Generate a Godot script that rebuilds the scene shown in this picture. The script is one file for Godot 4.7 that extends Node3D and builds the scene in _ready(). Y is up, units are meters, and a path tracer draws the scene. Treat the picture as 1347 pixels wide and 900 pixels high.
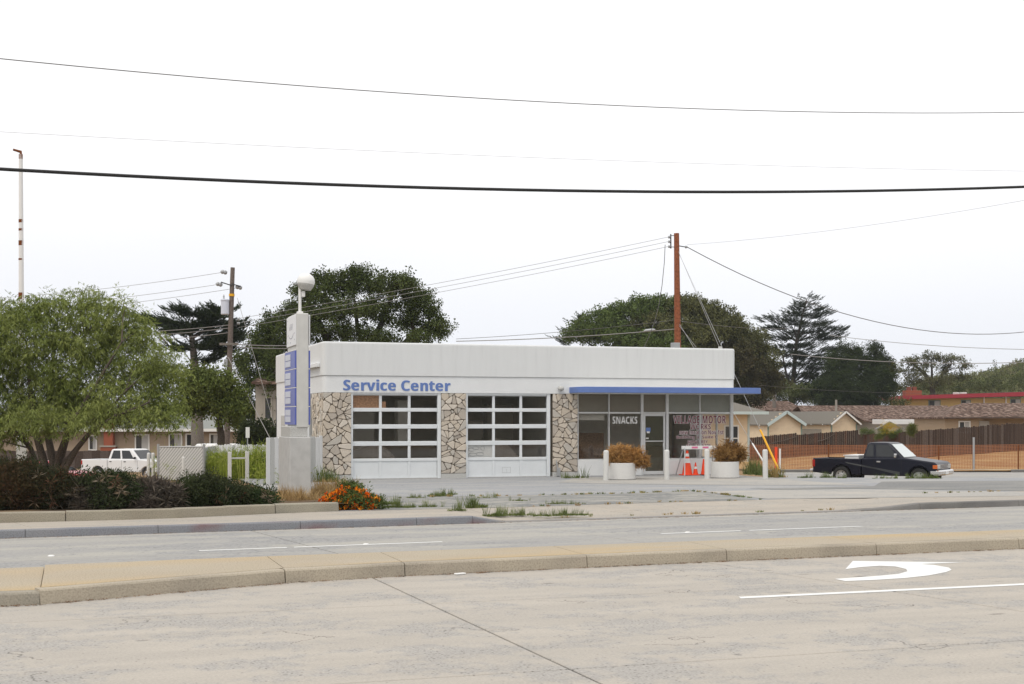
extends Node3D
# The camera stands on the near kerb; x runs along the road, -z leads away from it.
const PSI := 0.31939525
const F := 1750.0
const EYE := 2.15
var rng := RandomNumberGenerator.new()
var noise := FastNoiseLite.new()
var M := {}
var taken := {}

# ---------------------------------------------------------------- places
func W(X: float, y: float, Z: float) -> Vector3:          # metres right of / in front of the camera
	return Vector3(X * cos(PSI) + Z * sin(PSI), y, X * sin(PSI) - Z * cos(PSI))
func ray(px: float, py: float) -> Vector3:
	return W((px - 673.5) / F, -(py - 550.0) / F, 1.0)
func G(px: float, py: float, y := 0.15) -> Vector3:       # point of the level y
	var r := ray(px, py)
	var t := (y - EYE) / r.y
	return Vector3(r.x * t, y, r.z * t)
func ZP(px: float, py: float, Z: float) -> Vector3:       # point at a depth
	return ray(px, py) * Z + Vector3(0, EYE, 0)
func XZ(p: Vector3) -> Vector2:
	return Vector2(p.x * cos(PSI) + p.z * sin(PSI), p.x * sin(PSI) - p.z * cos(PSI))
func VP(px: float, py: float, v: float) -> Vector2:       # (x, y) on the upright plane z = -v
	var r := ray(px, py)
	var t := v / -r.z
	return Vector2(r.x * t, EYE + r.y * t)
func terr(X: float, Z: float) -> float:
	var v := -X * sin(PSI) + Z * cos(PSI)
	var h := lerpf(-0.1, 0.11, smoothstep(29.5, 31.0, v))
	h -= 0.5 * smoothstep(44.5, 50.0, Z) * smoothstep(7.5, 10.5, X)
	h += smoothstep(62.0, 88.0, Z) * smoothstep(7.5, 10.5, X) * lerpf(-0.8, 0.3, clampf((X - 19.0) / 14.0, 0.0, 1.0))
	h -= 1.65 * smoothstep(43.0, 82.0, Z) * smoothstep(-8.0, -14.0, X)
	return h
func ground_at(p: Vector3) -> float:
	var q := XZ(p)
	return terr(q.x, q.y)
func TP(px: float, Z: float) -> Vector3:                  # terrain point under a column of the view at a depth
	var X := (px - 673.5) / F * Z
	return W(X, terr(X, Z), Z)

# ---------------------------------------------------------------- mesh building
class MB:
	var v := PackedVector3Array()
	var n := PackedVector3Array()
	var c := PackedColorArray()
	var t := PackedVector2Array()
	var col := Color.WHITE
	func tri(a: Vector3, b: Vector3, d: Vector3) -> void:
		var nn := (d - a).cross(b - a).normalized()
		v.append(a); v.append(b); v.append(d)
		n.append(nn); n.append(nn); n.append(nn)
		c.append(col); c.append(col); c.append(col)
		t.append(Vector2(a.x, a.z)); t.append(Vector2(b.x, b.z)); t.append(Vector2(d.x, d.z))
	func trin(a: Vector3, b: Vector3, d: Vector3, na: Vector3, nb: Vector3, nd: Vector3) -> void:
		if (d - a).cross(b - a).dot(na + nb + nd) < 0.0:
			trin(a, d, b, na, nd, nb); return
		v.append(a); v.append(b); v.append(d)
		n.append(na); n.append(nb); n.append(nd)
		c.append(col); c.append(col); c.append(col)
		t.append(Vector2(a.x, a.z)); t.append(Vector2(b.x, b.z)); t.append(Vector2(d.x, d.z))
	func trio(a: Vector3, b: Vector3, d: Vector3, away: Vector3) -> void:   # faces away from a point
		if (d - a).cross(b - a).dot((a + b + d) / 3.0 - away) < 0.0: tri(a, d, b)
		else: tri(a, b, d)
	func quado(a: Vector3, b: Vector3, d: Vector3, e: Vector3, away: Vector3) -> void:
		trio(a, b, d, away); trio(a, d, e, away)
	func quadf(a: Vector3, b: Vector3, d: Vector3, e: Vector3, facing: Vector3) -> void:
		quado(a, b, d, e, (a + d) * 0.5 - facing)
	func quaduv(p: Array, facing: Vector3) -> void:        # p: a b c d with uv 0..1
		var i0 := v.size()
		quadf(p[0], p[1], p[2], p[3], facing)
		var uv := [Vector2(0, 0), Vector2(1, 0), Vector2(1, 1), Vector2(0, 1)]
		for i in range(i0, v.size()):
			for k in 4:
				if v[i].is_equal_approx(p[k]): t[i] = uv[k]
	func box(ctr: Vector3, s: Vector3, b := Basis(), bev := 0.0) -> void:
		var h := s * 0.5
		bev = minf(bev, minf(h.x, minf(h.y, h.z)) * 0.9)
		var P := func(x: float, y: float, z: float) -> Vector3: return ctr + b * Vector3(x, y, z)
		if bev <= 0.0:
			for ax in 3:
				for sg in [-1.0, 1.0]:
					var q := []
					for k in [[-1, -1], [1, -1], [1, 1], [-1, 1]]:
						var w := Vector3.ZERO
						w[ax] = sg * h[ax]; w[(ax + 1) % 3] = k[0] * h[(ax + 1) % 3]; w[(ax + 2) % 3] = k[1] * h[(ax + 2) % 3]
						q.append(ctr + b * w)
					quado(q[0], q[1], q[2], q[3], ctr)
			return
		var g := h - Vector3.ONE * bev
		for ax in 3:
			var a1 := (ax + 1) % 3
			var a2 := (ax + 2) % 3
			for sg in [-1.0, 1.0]:
				var q := []
				for k in [[-1, -1], [1, -1], [1, 1], [-1, 1]]:
					var w := Vector3.ZERO
					w[ax] = sg * h[ax]; w[a1] = k[0] * g[a1]; w[a2] = k[1] * g[a2]
					q.append(ctr + b * w)
				quado(q[0], q[1], q[2], q[3], ctr)
			for s1 in [-1.0, 1.0]:
				for s2 in [-1.0, 1.0]:
					var q := []
					for k in [[-1.0, 0], [1.0, 0], [1.0, 1], [-1.0, 1]]:
						var w := Vector3.ZERO
						w[ax] = k[0] * g[ax]
						w[a1] = s1 * (h[a1] if k[1] == 0 else g[a1]); w[a2] = s2 * (g[a2] if k[1] == 0 else h[a2])
						q.append(ctr + b * w)
					quado(q[0], q[1], q[2], q[3], ctr)
		for sx in [-1.0, 1.0]:
			for sy in [-1.0, 1.0]:
				for sz in [-1.0, 1.0]:
					trio(P.call(sx * h.x, sy * g.y, sz * g.z), P.call(sx * g.x, sy * h.y, sz * g.z), P.call(sx * g.x, sy * g.y, sz * h.z), ctr)
	func bb(x0: float, x1: float, y0: float, y1: float, z0: float, z1: float, bev := 0.0) -> void:
		box(Vector3(x0 + x1, y0 + y1, z0 + z1) * 0.5, Vector3(absf(x1 - x0), absf(y1 - y0), absf(z1 - z0)), Basis(), bev)
	func bar(a: Vector3, b: Vector3, w: float, h: float, bev := 0.0) -> void:   # squared bar between two points
		var d := (b - a).normalized()
		var up := Vector3.UP if absf(d.y) < 0.95 else Vector3.BACK
		var sd := d.cross(up).normalized()
		box((a + b) * 0.5, Vector3((b - a).length(), h, w), Basis(d, sd.cross(d), sd), bev)
	func tube(p: Array, r: Array, sides := 6, cap := true) -> void:
		var rings := []
		var ns := []
		var last := Vector3.ZERO
		for i in p.size():
			var d: Vector3 = ((p[mini(i + 1, p.size() - 1)] as Vector3) - (p[maxi(i - 1, 0)] as Vector3)).normalized()
			if d == Vector3.ZERO: d = Vector3.UP
			var e := last
			if e == Vector3.ZERO or absf(e.dot(d)) > 0.95:
				e = Vector3.RIGHT if absf(d.x) < 0.8 else Vector3.UP
			e = (e - d * e.dot(d)).normalized()
			last = e
			var f := d.cross(e)
			var rr: float = r[mini(i, r.size() - 1)]
			var ring := PackedVector3Array()
			var nn := PackedVector3Array()
			for k in sides:
				var q := e * cos(TAU * k / sides) + f * sin(TAU * k / sides)
				nn.append(q); ring.append(p[i] + q * rr)
			rings.append(ring); ns.append(nn)
		for i in p.size() - 1:
			for k in sides:
				var m := (k + 1) % sides
				trin(rings[i][k], rings[i + 1][k], rings[i + 1][m], ns[i][k], ns[i + 1][k], ns[i + 1][m])
				trin(rings[i][k], rings[i + 1][m], rings[i][m], ns[i][k], ns[i + 1][m], ns[i][m])
		if cap:
			for e in [0, p.size() - 1]:
				var o: Vector3 = p[1] if e == 0 else p[p.size() - 2]
				for k in sides: trio(p[e], rings[e][k], rings[e][(k + 1) % sides], o)
	func lathe(prof: Array, ctr := Vector3.ZERO, sides := 16, b := Basis(), smooth := false) -> void:   # [radius, height]
		var nrm := []
		for i in prof.size() - 1:
			var d := Vector2(prof[i + 1][0] - prof[i][0], prof[i + 1][1] - prof[i][1])
			nrm.append(Vector2(d.y, -d.x).normalized())
		for i in prof.size() - 1:
			for k in sides:
				var q := []
				var m := []
				for e in [[i, k], [i + 1, k], [i + 1, k + 1], [i, k + 1]]:
					var a: float = TAU * e[1] / sides
					q.append(ctr + b * Vector3(cos(a) * prof[e[0]][0], prof[e[0]][1], sin(a) * prof[e[0]][0]))
					var nn: Vector2 = nrm[i]
					if smooth:
						nn = ((nrm[maxi(e[0] - 1, 0)] as Vector2) + (nrm[mini(e[0], nrm.size() - 1)] as Vector2)).normalized()
					m.append(b * Vector3(cos(a) * nn.x, nn.y, sin(a) * nn.x))
				trin(q[0], q[1], q[2], m[0], m[1], m[2])
				trin(q[0], q[2], q[3], m[0], m[2], m[3])
	func prism(poly: PackedVector2Array, o: Vector3, ax: Vector3, ay: Vector3, az: Vector3, bev := 0.0) -> void:   # outline in ax, ay; drawn out along az, the far edge bevelled
		var cnt := poly.size()
		var mid := Vector2.ZERO
		for q in poly: mid += q / cnt
		var inner := PackedVector2Array()
		for i in cnt:
			var e1 := (poly[i] - poly[(i + cnt - 1) % cnt]).normalized()
			var e2 := (poly[(i + 1) % cnt] - poly[i]).normalized()
			var nn := Vector2(-(e1 + e2).y, (e1 + e2).x).normalized()
			inner.append(poly[i] + nn * bev * (-1.0 if Geometry2D.is_polygon_clockwise(poly) else 1.0))
		var ids := Geometry2D.triangulate_polygon(poly)
		var dz := az.normalized() * (az.length() - bev)
		for i in range(0, ids.size(), 3):
			var q := []
			for k in 3: q.append(o + ax * inner[ids[i + k]].x + ay * inner[ids[i + k]].y + az)
			trio(q[0], q[1], q[2], q[0] - az)
			q = []
			for k in 3: q.append(o + ax * poly[ids[i + k]].x + ay * poly[ids[i + k]].y)
			trio(q[0], q[1], q[2], q[0] + az)
		var sgn := 1.0 if Geometry2D.is_polygon_clockwise(poly) else -1.0
		for i in cnt:
			var j := (i + 1) % cnt
			var a := o + ax * poly[i].x + ay * poly[i].y
			var b := o + ax * poly[j].x + ay * poly[j].y
			var ed := poly[j] - poly[i]
			var out := (ax * -ed.y + ay * ed.x) * sgn
			quadf(a, b, b + dz, a + dz, out)
			if bev > 0.0:
				quadf(a + dz, b + dz, o + ax * inner[j].x + ay * inner[j].y + az, o + ax * inner[i].x + ay * inner[i].y + az, out.normalized() + az.normalized())
	func rings(rs: Array, closed := true, capped := false) -> void:     # loft, normals from neighbours
		var m := rs.size()
		var k: int = rs[0].size()
		var nn := []
		for i in m:
			var row := PackedVector3Array()
			for j in k:
				var du: Vector3 = rs[mini(i + 1, m - 1)][j] - rs[maxi(i - 1, 0)][j]
				var dv: Vector3 = rs[i][(j + 1) % k if closed else mini(j + 1, k - 1)] - rs[i][(j + k - 1) % k if closed else maxi(j - 1, 0)]
				row.append(dv.cross(du).normalized())
			nn.append(row)
		for i in m - 1:
			for j in (k if closed else k - 1):
				var l := (j + 1) % k
				trin(rs[i][j], rs[i + 1][j], rs[i + 1][l], nn[i][j], nn[i + 1][j], nn[i + 1][l])
				trin(rs[i][j], rs[i + 1][l], rs[i][l], nn[i][j], nn[i + 1][l], nn[i][l])
		if capped:
			for e in [0, m - 1]:
				var ctr := Vector3.ZERO
				for q in rs[e]: ctr += q / k
				var inn: Vector3 = rs[1 if e == 0 else m - 2][0] - rs[e][0]
				for j in k: trio(ctr, rs[e][j], rs[e][(j + 1) % k], ctr + inn)
	func mesh(m: Material) -> ArrayMesh:
		var a := []
		a.resize(Mesh.ARRAY_MAX)
		a[Mesh.ARRAY_VERTEX] = v; a[Mesh.ARRAY_NORMAL] = n; a[Mesh.ARRAY_COLOR] = c; a[Mesh.ARRAY_TEX_UV] = t
		var am := ArrayMesh.new()
		am.add_surface_from_arrays(Mesh.PRIMITIVE_TRIANGLES, a)
		am.surface_set_material(0, m)
		return am

# ---------------------------------------------------------------- nodes
func numbered(called: String) -> String:
	taken[called] = taken.get(called, -1) + 1
	return called if taken[called] == 0 else "%s_%03d" % [called, taken[called]]
func tag(o: Node, label: String, category: String, group := "", kind := "") -> void:
	o.set_meta("label", label)
	o.set_meta("category", category)
	if group: o.set_meta("group", group)
	if kind: o.set_meta("kind", kind)
func thing(called: String, label: String, category: String, at := Vector3.ZERO, turn := 0.0, group := "") -> Node3D:
	var o := Node3D.new()
	o.name = numbered(called)
	add_child(o)
	o.position = at
	o.rotation.y = turn
	tag(o, label, category, group)
	return o
func part(called: String, mb, m: Material, parent: Node, at := Vector3.ZERO) -> MeshInstance3D:
	var o := MeshInstance3D.new()
	o.name = called
	o.mesh = mb.mesh(m) if mb is MB else mb
	parent.add_child(o, true)
	o.position = at
	return o
func single(called: String, mb, m: Material, label: String, category: String, at := Vector3.ZERO, group := "") -> MeshInstance3D:
	var o := part(numbered(called), mb, m, self, at)
	tag(o, label, category, group)
	return o
func structure(called: String, mb, m: Material) -> MeshInstance3D:
	var o := part(numbered(called), mb, m, self)
	o.set_meta("kind", "structure")
	return o
func copies(called: String, mesh: Mesh, xs: Array, cols: Array, parent: Node) -> MultiMeshInstance3D:
	var mm := MultiMesh.new()
	mm.transform_format = MultiMesh.TRANSFORM_3D
	mm.use_colors = true
	mm.mesh = mesh
	mm.instance_count = xs.size()
	for i in xs.size():
		mm.set_instance_transform(i, xs[i])
		mm.set_instance_color(i, cols[i % cols.size()])
	var o := MultiMeshInstance3D.new()
	o.name = called
	o.multimesh = mm
	parent.add_child(o, true)
	o.set_meta("kind", "stuff")
	return o

# ---------------------------------------------------------------- materials
func lin(r: float, g: float, b: float) -> Color:
	return Color(r, g, b).linear_to_srgb()
func noise_tex(size: int, freq: float, ramp: Array, sd: int, octaves := 4, bump := 0.0, kind := FastNoiseLite.TYPE_SIMPLEX_SMOOTH) -> NoiseTexture2D:
	var nz := FastNoiseLite.new()
	nz.noise_type = kind; nz.seed = sd; nz.frequency = freq; nz.fractal_octaves = octaves
	var t := NoiseTexture2D.new()
	t.width = size; t.height = size; t.seamless = true; t.noise = nz
	if bump > 0.0:
		t.as_normal_map = true; t.bump_strength = bump
	elif ramp:
		var g := Gradient.new()
		var o := PackedFloat32Array()
		var cs := PackedColorArray()
		for e in ramp: o.append(e[0]); cs.append(e[1])
		g.offsets = o; g.colors = cs
		t.color_ramp = g
	return t
func grey(k: float) -> Color: return Color(k, k, k)
# a surface with a fine and uneven tint: colour is multiplied by a pale noise
func mat(called: String, c: Color, rough := 0.85, tex: Texture2D = null, scale := 1.0, nrm: Texture2D = null, nscale := 0.5, vc := false) -> StandardMaterial3D:
	var m := StandardMaterial3D.new()
	m.resource_name = called
	m.albedo_color = c
	m.roughness = rough
	m.metallic_specular = 0.4
	m.vertex_color_use_as_albedo = vc
	if tex or nrm:
		m.uv1_triplanar = true; m.uv1_world_triplanar = true
		m.uv1_scale = Vector3.ONE * scale
		m.albedo_texture = tex
		if nrm:
			m.normal_enabled = true; m.normal_texture = nrm; m.normal_scale = nscale
	M[called] = m
	return m

func materials() -> void:
	var fine := noise_tex(512, 0.09, [[0.0, grey(0.72)], [0.35, grey(0.9)], [0.65, grey(0.97)], [1.0, grey(1.0)]], 3, 5)
	var speck := noise_tex(1024, 0.16, [[0.0, grey(0.45)], [0.28, grey(0.7)], [0.42, grey(0.9)], [0.6, grey(0.97)], [1.0, grey(1.0)]], 5, 4)
	var soft := noise_tex(512, 0.012, [[0.0, grey(0.955)], [0.5, grey(0.985)], [1.0, grey(1.0)]], 8, 5)
	var wall_streak := noise_tex(512, 0.010, [[0.0, grey(0.975)], [0.5, grey(0.99)], [1.0, grey(1.0)]], 28, 4)
	var bump := noise_tex(512, 0.12, [], 9, 4, 3.0)
	var rough := noise_tex(512, 0.05, [], 19, 5, 6.0)
	mat("concrete", lin(1, 1, 1), 0.95, speck, 0.55, bump, 0.5, true)
	mat("kerb", lin(1, 1, 1), 0.95, fine, 0.7, bump, 0.3, true)
	mat("earth", lin(1, 1, 1), 1.0, fine, 0.35, rough, 1.0, true)
	var streaks := noise_tex(512, 0.02, [[0.0, grey(0.95)], [0.3, grey(0.985)], [0.6, grey(0.993)], [1.0, grey(1.0)]], 29, 3)
	mat("stucco", lin(0.67, 0.685, 0.69), 0.9, streaks, 0.5).uv1_scale = Vector3(0.3, 0.03, 0.3)
	mat("stucco_low", lin(0.72, 0.735, 0.745), 0.85, wall_streak, 0.2, bump, 0.15)
	mat("white_paint", lin(0.72, 0.73, 0.73), 0.6, wall_streak, 0.4)
	mat("door_paint", lin(0.70, 0.73, 0.75), 0.55, wall_streak, 0.4)
	mat("old_white", lin(0.55, 0.55, 0.53), 0.8, fine, 0.8)
	mat("blue", lin(0.125, 0.20, 0.46), 0.55, soft, 0.5)
	mat("letter_blue", lin(0.12, 0.195, 0.45), 0.6)
	mat("mortar", lin(0.25, 0.215, 0.175), 1.0, fine, 2.0)
	for k in 5:
		var cc: Array = [[0.66, 0.58, 0.48], [0.72, 0.64, 0.54], [0.56, 0.50, 0.43], [0.60, 0.56, 0.50], [0.76, 0.69, 0.60]][k]
		mat("stone%d" % k, lin(cc[0], cc[1], cc[2]), 0.95, fine, 1.6, rough, 1.2)
	mat("workshop_wall", lin(0.68, 0.66, 0.62), 0.9, soft, 0.5)
	mat("office_wall", lin(0.66, 0.63, 0.57), 0.9, soft, 0.5)
	mat("floor_inside", lin(0.36, 0.35, 0.335), 0.7, fine, 0.5)
	mat("reflection_drape", lin(0.24, 0.21, 0.18), 0.6)
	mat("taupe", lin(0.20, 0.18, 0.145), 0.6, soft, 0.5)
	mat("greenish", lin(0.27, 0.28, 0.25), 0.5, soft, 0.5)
	mat("plywood", lin(0.33, 0.19, 0.11), 0.8, noise_tex(256, 0.03, [[0.0, grey(0.75)], [1.0, grey(1.0)]], 31, 5), 1.5)
	mat("alu", lin(0.62, 0.63, 0.63), 0.45, soft, 1.0)
	mat("alu_grey", lin(0.36, 0.37, 0.37), 0.45)
	mat("soffit", lin(0.62, 0.60, 0.56), 0.9)
	mat("galvanised", lin(0.38, 0.39, 0.40), 0.45).metallic = 0.3
	mat("dark_metal", lin(0.05, 0.05, 0.05), 0.5)
	mat("black", lin(0.02, 0.02, 0.02), 0.6)
	mat("rubber", lin(0.025, 0.025, 0.025), 0.9)
	mat("chrome", lin(0.7, 0.7, 0.7), 0.2).metallic = 0.9
	mat("white_plain", lin(0.75, 0.75, 0.74), 0.6)
	mat("bollard_white", lin(0.70, 0.70, 0.68), 0.7, fine, 1.5)
	mat("planter_white", lin(0.76, 0.755, 0.735), 0.9, fine, 0.9, bump, 0.5)
	mat("cone_orange", lin(0.80, 0.07, 0.02), 0.6)
	mat("yellow_guard", lin(0.75, 0.38, 0.01), 0.5)
	mat("pink", lin(0.65, 0.16, 0.30), 0.6)
	mat("maroon", lin(0.16, 0.03, 0.05), 0.7)
	mat("road_paint", lin(0.74, 0.75, 0.74), 0.8, soft, 0.6)
	var grain := noise_tex(512, 0.03, [[0.0, grey(0.55)], [0.5, grey(0.85)], [1.0, grey(1.0)]], 12, 5)
	mat("pole_wood", lin(0.22, 0.18, 0.158), 0.95, grain, 0.8)
	mat("pole_red", lin(0.36, 0.12, 0.055), 0.9, noise_tex(512, 0.02, [[0.0, grey(0.4)], [0.35, grey(0.8)], [1.0, grey(1.0)]], 14, 4), 0.7)
	mat("wire", lin(0.11, 0.105, 0.10), 0.7)
	mat("wire_pale", lin(0.26, 0.25, 0.24), 0.7)
	mat("wire_black", lin(0.022, 0.022, 0.022), 0.7)
	mat("bark_grey", lin(0.16, 0.13, 0.105), 1.0, grain, 1.5, rough, 1.0)
	mat("bark_dark", lin(0.085, 0.07, 0.055), 1.0, grain, 0.8, rough, 1.0)
	mat("bark_pale", lin(0.26, 0.23, 0.20), 1.0, grain, 0.8)
	mat("fence_dark", lin(0.075, 0.052, 0.042), 1.0, grain, 0.9)
	mat("fence_dark1", lin(0.095, 0.068, 0.055), 1.0, grain, 0.9)
	mat("fence_dark2", lin(0.14, 0.11, 0.095), 1.0, grain, 0.9)
	mat("fence_brown", lin(0.12, 0.062, 0.042), 1.0, grain, 0.9)
	mat("fence_white", lin(0.78, 0.78, 0.77), 0.9, fine, 1.2)
	mat("fence_grey", lin(0.45, 0.46, 0.46), 0.8, soft, 0.6)
	mat("net_orange", lin(0.36, 0.14, 0.065), 0.8)
	mat("wall_cream", lin(0.74, 0.61, 0.44), 0.9, soft, 0.3)
	mat("wall_beige", lin(0.36, 0.285, 0.21), 0.95, soft, 0.3, bump, 0.3)
	mat("wall_tan", lin(0.38, 0.29, 0.20), 0.95, soft, 0.3)
	mat("wall_yellow", lin(0.55, 0.40, 0.17), 0.95, soft, 0.3)
	mat("wall_dim", lin(0.33, 0.305, 0.265), 0.95, soft, 0.3)
	mat("trim_blue", lin(0.46, 0.55, 0.55), 0.8)
	mat("trim_white", lin(0.72, 0.72, 0.70), 0.7)
	mat("trim_green", lin(0.20, 0.27, 0.23), 0.7)
	var shake := noise_tex(512, 0.05, [[0.0, Color(0.4, 0.33, 0.3)], [0.42, Color(0.5, 0.43, 0.39)], [0.5, Color(0.68, 0.6, 0.56)], [0.6, Color(0.72, 0.65, 0.61)], [0.66, Color(1.0, 0.96, 0.93)], [1.0, Color(1, 1, 1)]], 41, 4)
	mat("roof_shake", lin(0.27, 0.215, 0.185), 1.0, shake, 0.085)
	mat("roof_grey", lin(0.20, 0.185, 0.16), 1.0, fine, 0.5)
	mat("roof_pale", lin(0.28, 0.29, 0.28), 1.0, fine, 0.5)
	mat("roof_white", lin(0.72, 0.73, 0.73), 0.7)
	mat("red_fascia", lin(0.30, 0.03, 0.045), 0.7)
	mat("brick", lin(0.33, 0.10, 0.055), 0.95, fine, 1.5)
	mat("brick_dark", lin(0.24, 0.075, 0.05), 0.95, fine, 1.5)
	mat("rust", lin(0.20, 0.065, 0.02), 1.0, fine, 3.0)
	mat("paint_navy", lin(0.010, 0.011, 0.020), 0.3).metallic_specular = 0.35
	mat("paint_white", lin(0.72, 0.73, 0.74), 0.3).clearcoat_enabled = true
	mat("paint_red", lin(0.42, 0.015, 0.03), 0.3).clearcoat_enabled = true
	mat("stripe", lin(0.075, 0.08, 0.085), 0.4)
	mat("car_glass", lin(0.02, 0.022, 0.024), 0.06).metallic_specular = 0.5
	mat("screen_silver", lin(0.62, 0.66, 0.66), 0.5)  # plain pale silver tone of the dark pickup's windscreen
	mat("house_glass", lin(0.05, 0.055, 0.06), 0.08).metallic_specular = 0.6
	mat("curtain", lin(0.42, 0.42, 0.41), 0.95)
	mat("lamp_red", lin(0.35, 0.02, 0.015), 0.25)
	mat("lamp_amber", lin(0.55, 0.13, 0.03), 0.25)
	mat("lamp_clear", lin(0.5, 0.5, 0.48), 0.1)
	var gl := StandardMaterial3D.new()
	gl.resource_name = "pane_glass"
	gl.albedo_color = Color(0.5, 0.5, 0.48, 0.03)
	gl.transparency = BaseMaterial3D.TRANSPARENCY_ALPHA
	gl.roughness = 0.03
	M.glass = gl
	var gt: StandardMaterial3D = gl.duplicate()
	gt.albedo_color = Color(0.33, 0.33, 0.28, 0.55)
	M.tinted = gt
	for e in [["petal", 0.7, Color(0.4, 0.12, 0.02)], ["leaf", 0.7, Color(0.36, 0.4, 0.12)], ["leaf_dark", 0.85, Color(0.14, 0.17, 0.05)], ["dry", 0.9, Color(0.15, 0.1, 0.03)]]:
		var m := mat(e[0], Color.WHITE, e[1], null, 1.0, null, 0.0, true)
		m.metallic_specular = 0.15
		m.backlight_enabled = true
		m.backlight = e[2]
		m.cull_mode = BaseMaterial3D.CULL_DISABLED

# ---------------------------------------------------------------- the scene
func _ready() -> void:
	var cam := Camera3D.new()
	cam.name = "camera"
	add_child(cam)
	cam.position = Vector3(0, EYE, 0)
	cam.rotation.y = -PSI
	cam.near = 0.1
	cam.far = 2000.0
	cam.projection = Camera3D.PROJECTION_FRUSTUM
	cam.size = 900.0 / F * cam.near
	cam.frustum_offset = Vector2(0, 100.0 / F * cam.near)
	cam.current = true
	var env := Environment.new()
	env.background_mode = Environment.BG_SKY
	env.tonemap_mode = Environment.TONE_MAPPER_LINEAR
	env.tonemap_exposure = 1.3
	env.sdfgi_enabled = true; env.ssao_enabled = true; env.ssil_enabled = true
	var sky := Sky.new()
	var pano := PanoramaSkyMaterial.new()
	pano.panorama = overcast()
	sky.sky_material = pano
	env.sky = sky
	env.fog_enabled = true
	env.fog_density = 0.0002
	env.fog_light_color = Color(0.9, 0.93, 0.97)
	var we := WorldEnvironment.new()
	we.name = "air"
	we.environment = env
	add_child(we)
	var sun := DirectionalLight3D.new()
	sun.name = "sun"
	sun.light_energy = 0.4
	sun.light_angular_distance = 25.0
	sun.light_color = Color(1.0, 0.97, 0.92)
	sun.shadow_enabled = true
	add_child(sun)
	sun.rotation_degrees = Vector3(-58, -48, 0)
	rng.seed = 20
	noise.seed = 4
	noise.frequency = 0.2
	noise.fractal_octaves = 4
	materials()
	setting()
	station()
	street_things()
	left_background()
	right_background()
	wires()
	vegetation()

func overcast() -> ImageTexture:
	var nz := FastNoiseLite.new()
	nz.seed = 77; nz.frequency = 1.6; nz.fractal_octaves = 4
	var im := Image.create(512, 256, false, Image.FORMAT_RGBF)
	for y in 256:
		var el := (0.5 - (y + 0.5) / 256.0) * PI
		for x in 512:
			var az := TAU * (x + 0.5) / 512.0
			var d := Vector3(cos(el) * cos(az), sin(el), cos(el) * sin(az))
			var k := smoothstep(-0.02, 0.24, d.y)
			var cl := nz.get_noise_3d(d.x * 0.8, d.y * 3.0, d.z * 0.8)
			var b := lerpf(0.70, 0.86, k) * (1.0 + 0.05 * cl)
			var g := b * lerpf(1.005, 1.0, k)
			im.set_pixel(x, y, Color(b * lerpf(0.965, 0.995, k), g * 0.99, b * lerpf(1.06, 1.0, k)))
	return ImageTexture.create_from_image(im)

# ---------------------------------------------------------------- roads, pavements, ground
func tint(a: Color, b: Color, k: float) -> Color:
	return a.lerp(b, clampf(k, 0.0, 1.0))
func recolor(mb: MB, f: Callable) -> void:
	for i in mb.v.size(): mb.c[i] = f.call(mb.v[i])
func lay(poly: Array, y: float, sub := 0.0) -> MB:        # a level sheet over an outline of (x, v)
	var mb := MB.new()
	var p := PackedVector2Array()
	for q in poly: p.append(q)
	var ids := Geometry2D.triangulate_polygon(p)
	for i in range(0, ids.size(), 3):
		var q := []
		for k in 3: q.append(Vector3(p[ids[i + k]].x, y, -p[ids[i + k]].y))
		mb.trio(q[0], q[1], q[2], (q[0] as Vector3) + Vector3.DOWN)
	return mb
func gv(px: float, py: float, y := 0.15) -> Vector2:
	var g := G(px, py, y)
	return Vector2(g.x, -g.z)
func poly_at(pts: Array, u: float) -> float:              # v of a polyline at u
	for i in pts.size() - 1:
		if u <= pts[i + 1].x or i == pts.size() - 2:
			var a: Vector2 = pts[i]
			var b: Vector2 = pts[i + 1]
			return lerpf(a.y, b.y, (u - a.x) / (b.x - a.x))
	return 0.0
func slab4(a: Vector3, b: Vector3, d: Vector3, e: Vector3, deep: float, bev := 0.006) -> MB:   # top corners in order, chamfered rim
	var mb := MB.new()
	var top := [a, b, d, e]
	var ctr := (a + b + d + e) * 0.25
	var inn := []
	for q in top: inn.append((q as Vector3) + ((ctr - q) * Vector3(1, 0, 1)).normalized() * bev * 1.4)
	mb.quadf(inn[0], inn[1], inn[2], inn[3], Vector3.UP)
	for i in 4:
		var j := (i + 1) % 4
		var lo_i: Vector3 = top[i] - Vector3(0, bev, 0)
		var lo_j: Vector3 = top[j] - Vector3(0, bev, 0)
		mb.quadf(lo_i, lo_j, inn[j], inn[i], Vector3.UP)
		var out: Vector3 = ((top[i] + top[j]) * 0.5 - ctr) * Vector3(1, 0, 1)
		mb.quadf(lo_i, lo_j, lo_j - Vector3(0, deep, 0), lo_i - Vector3(0, deep, 0), out)
	return mb
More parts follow.
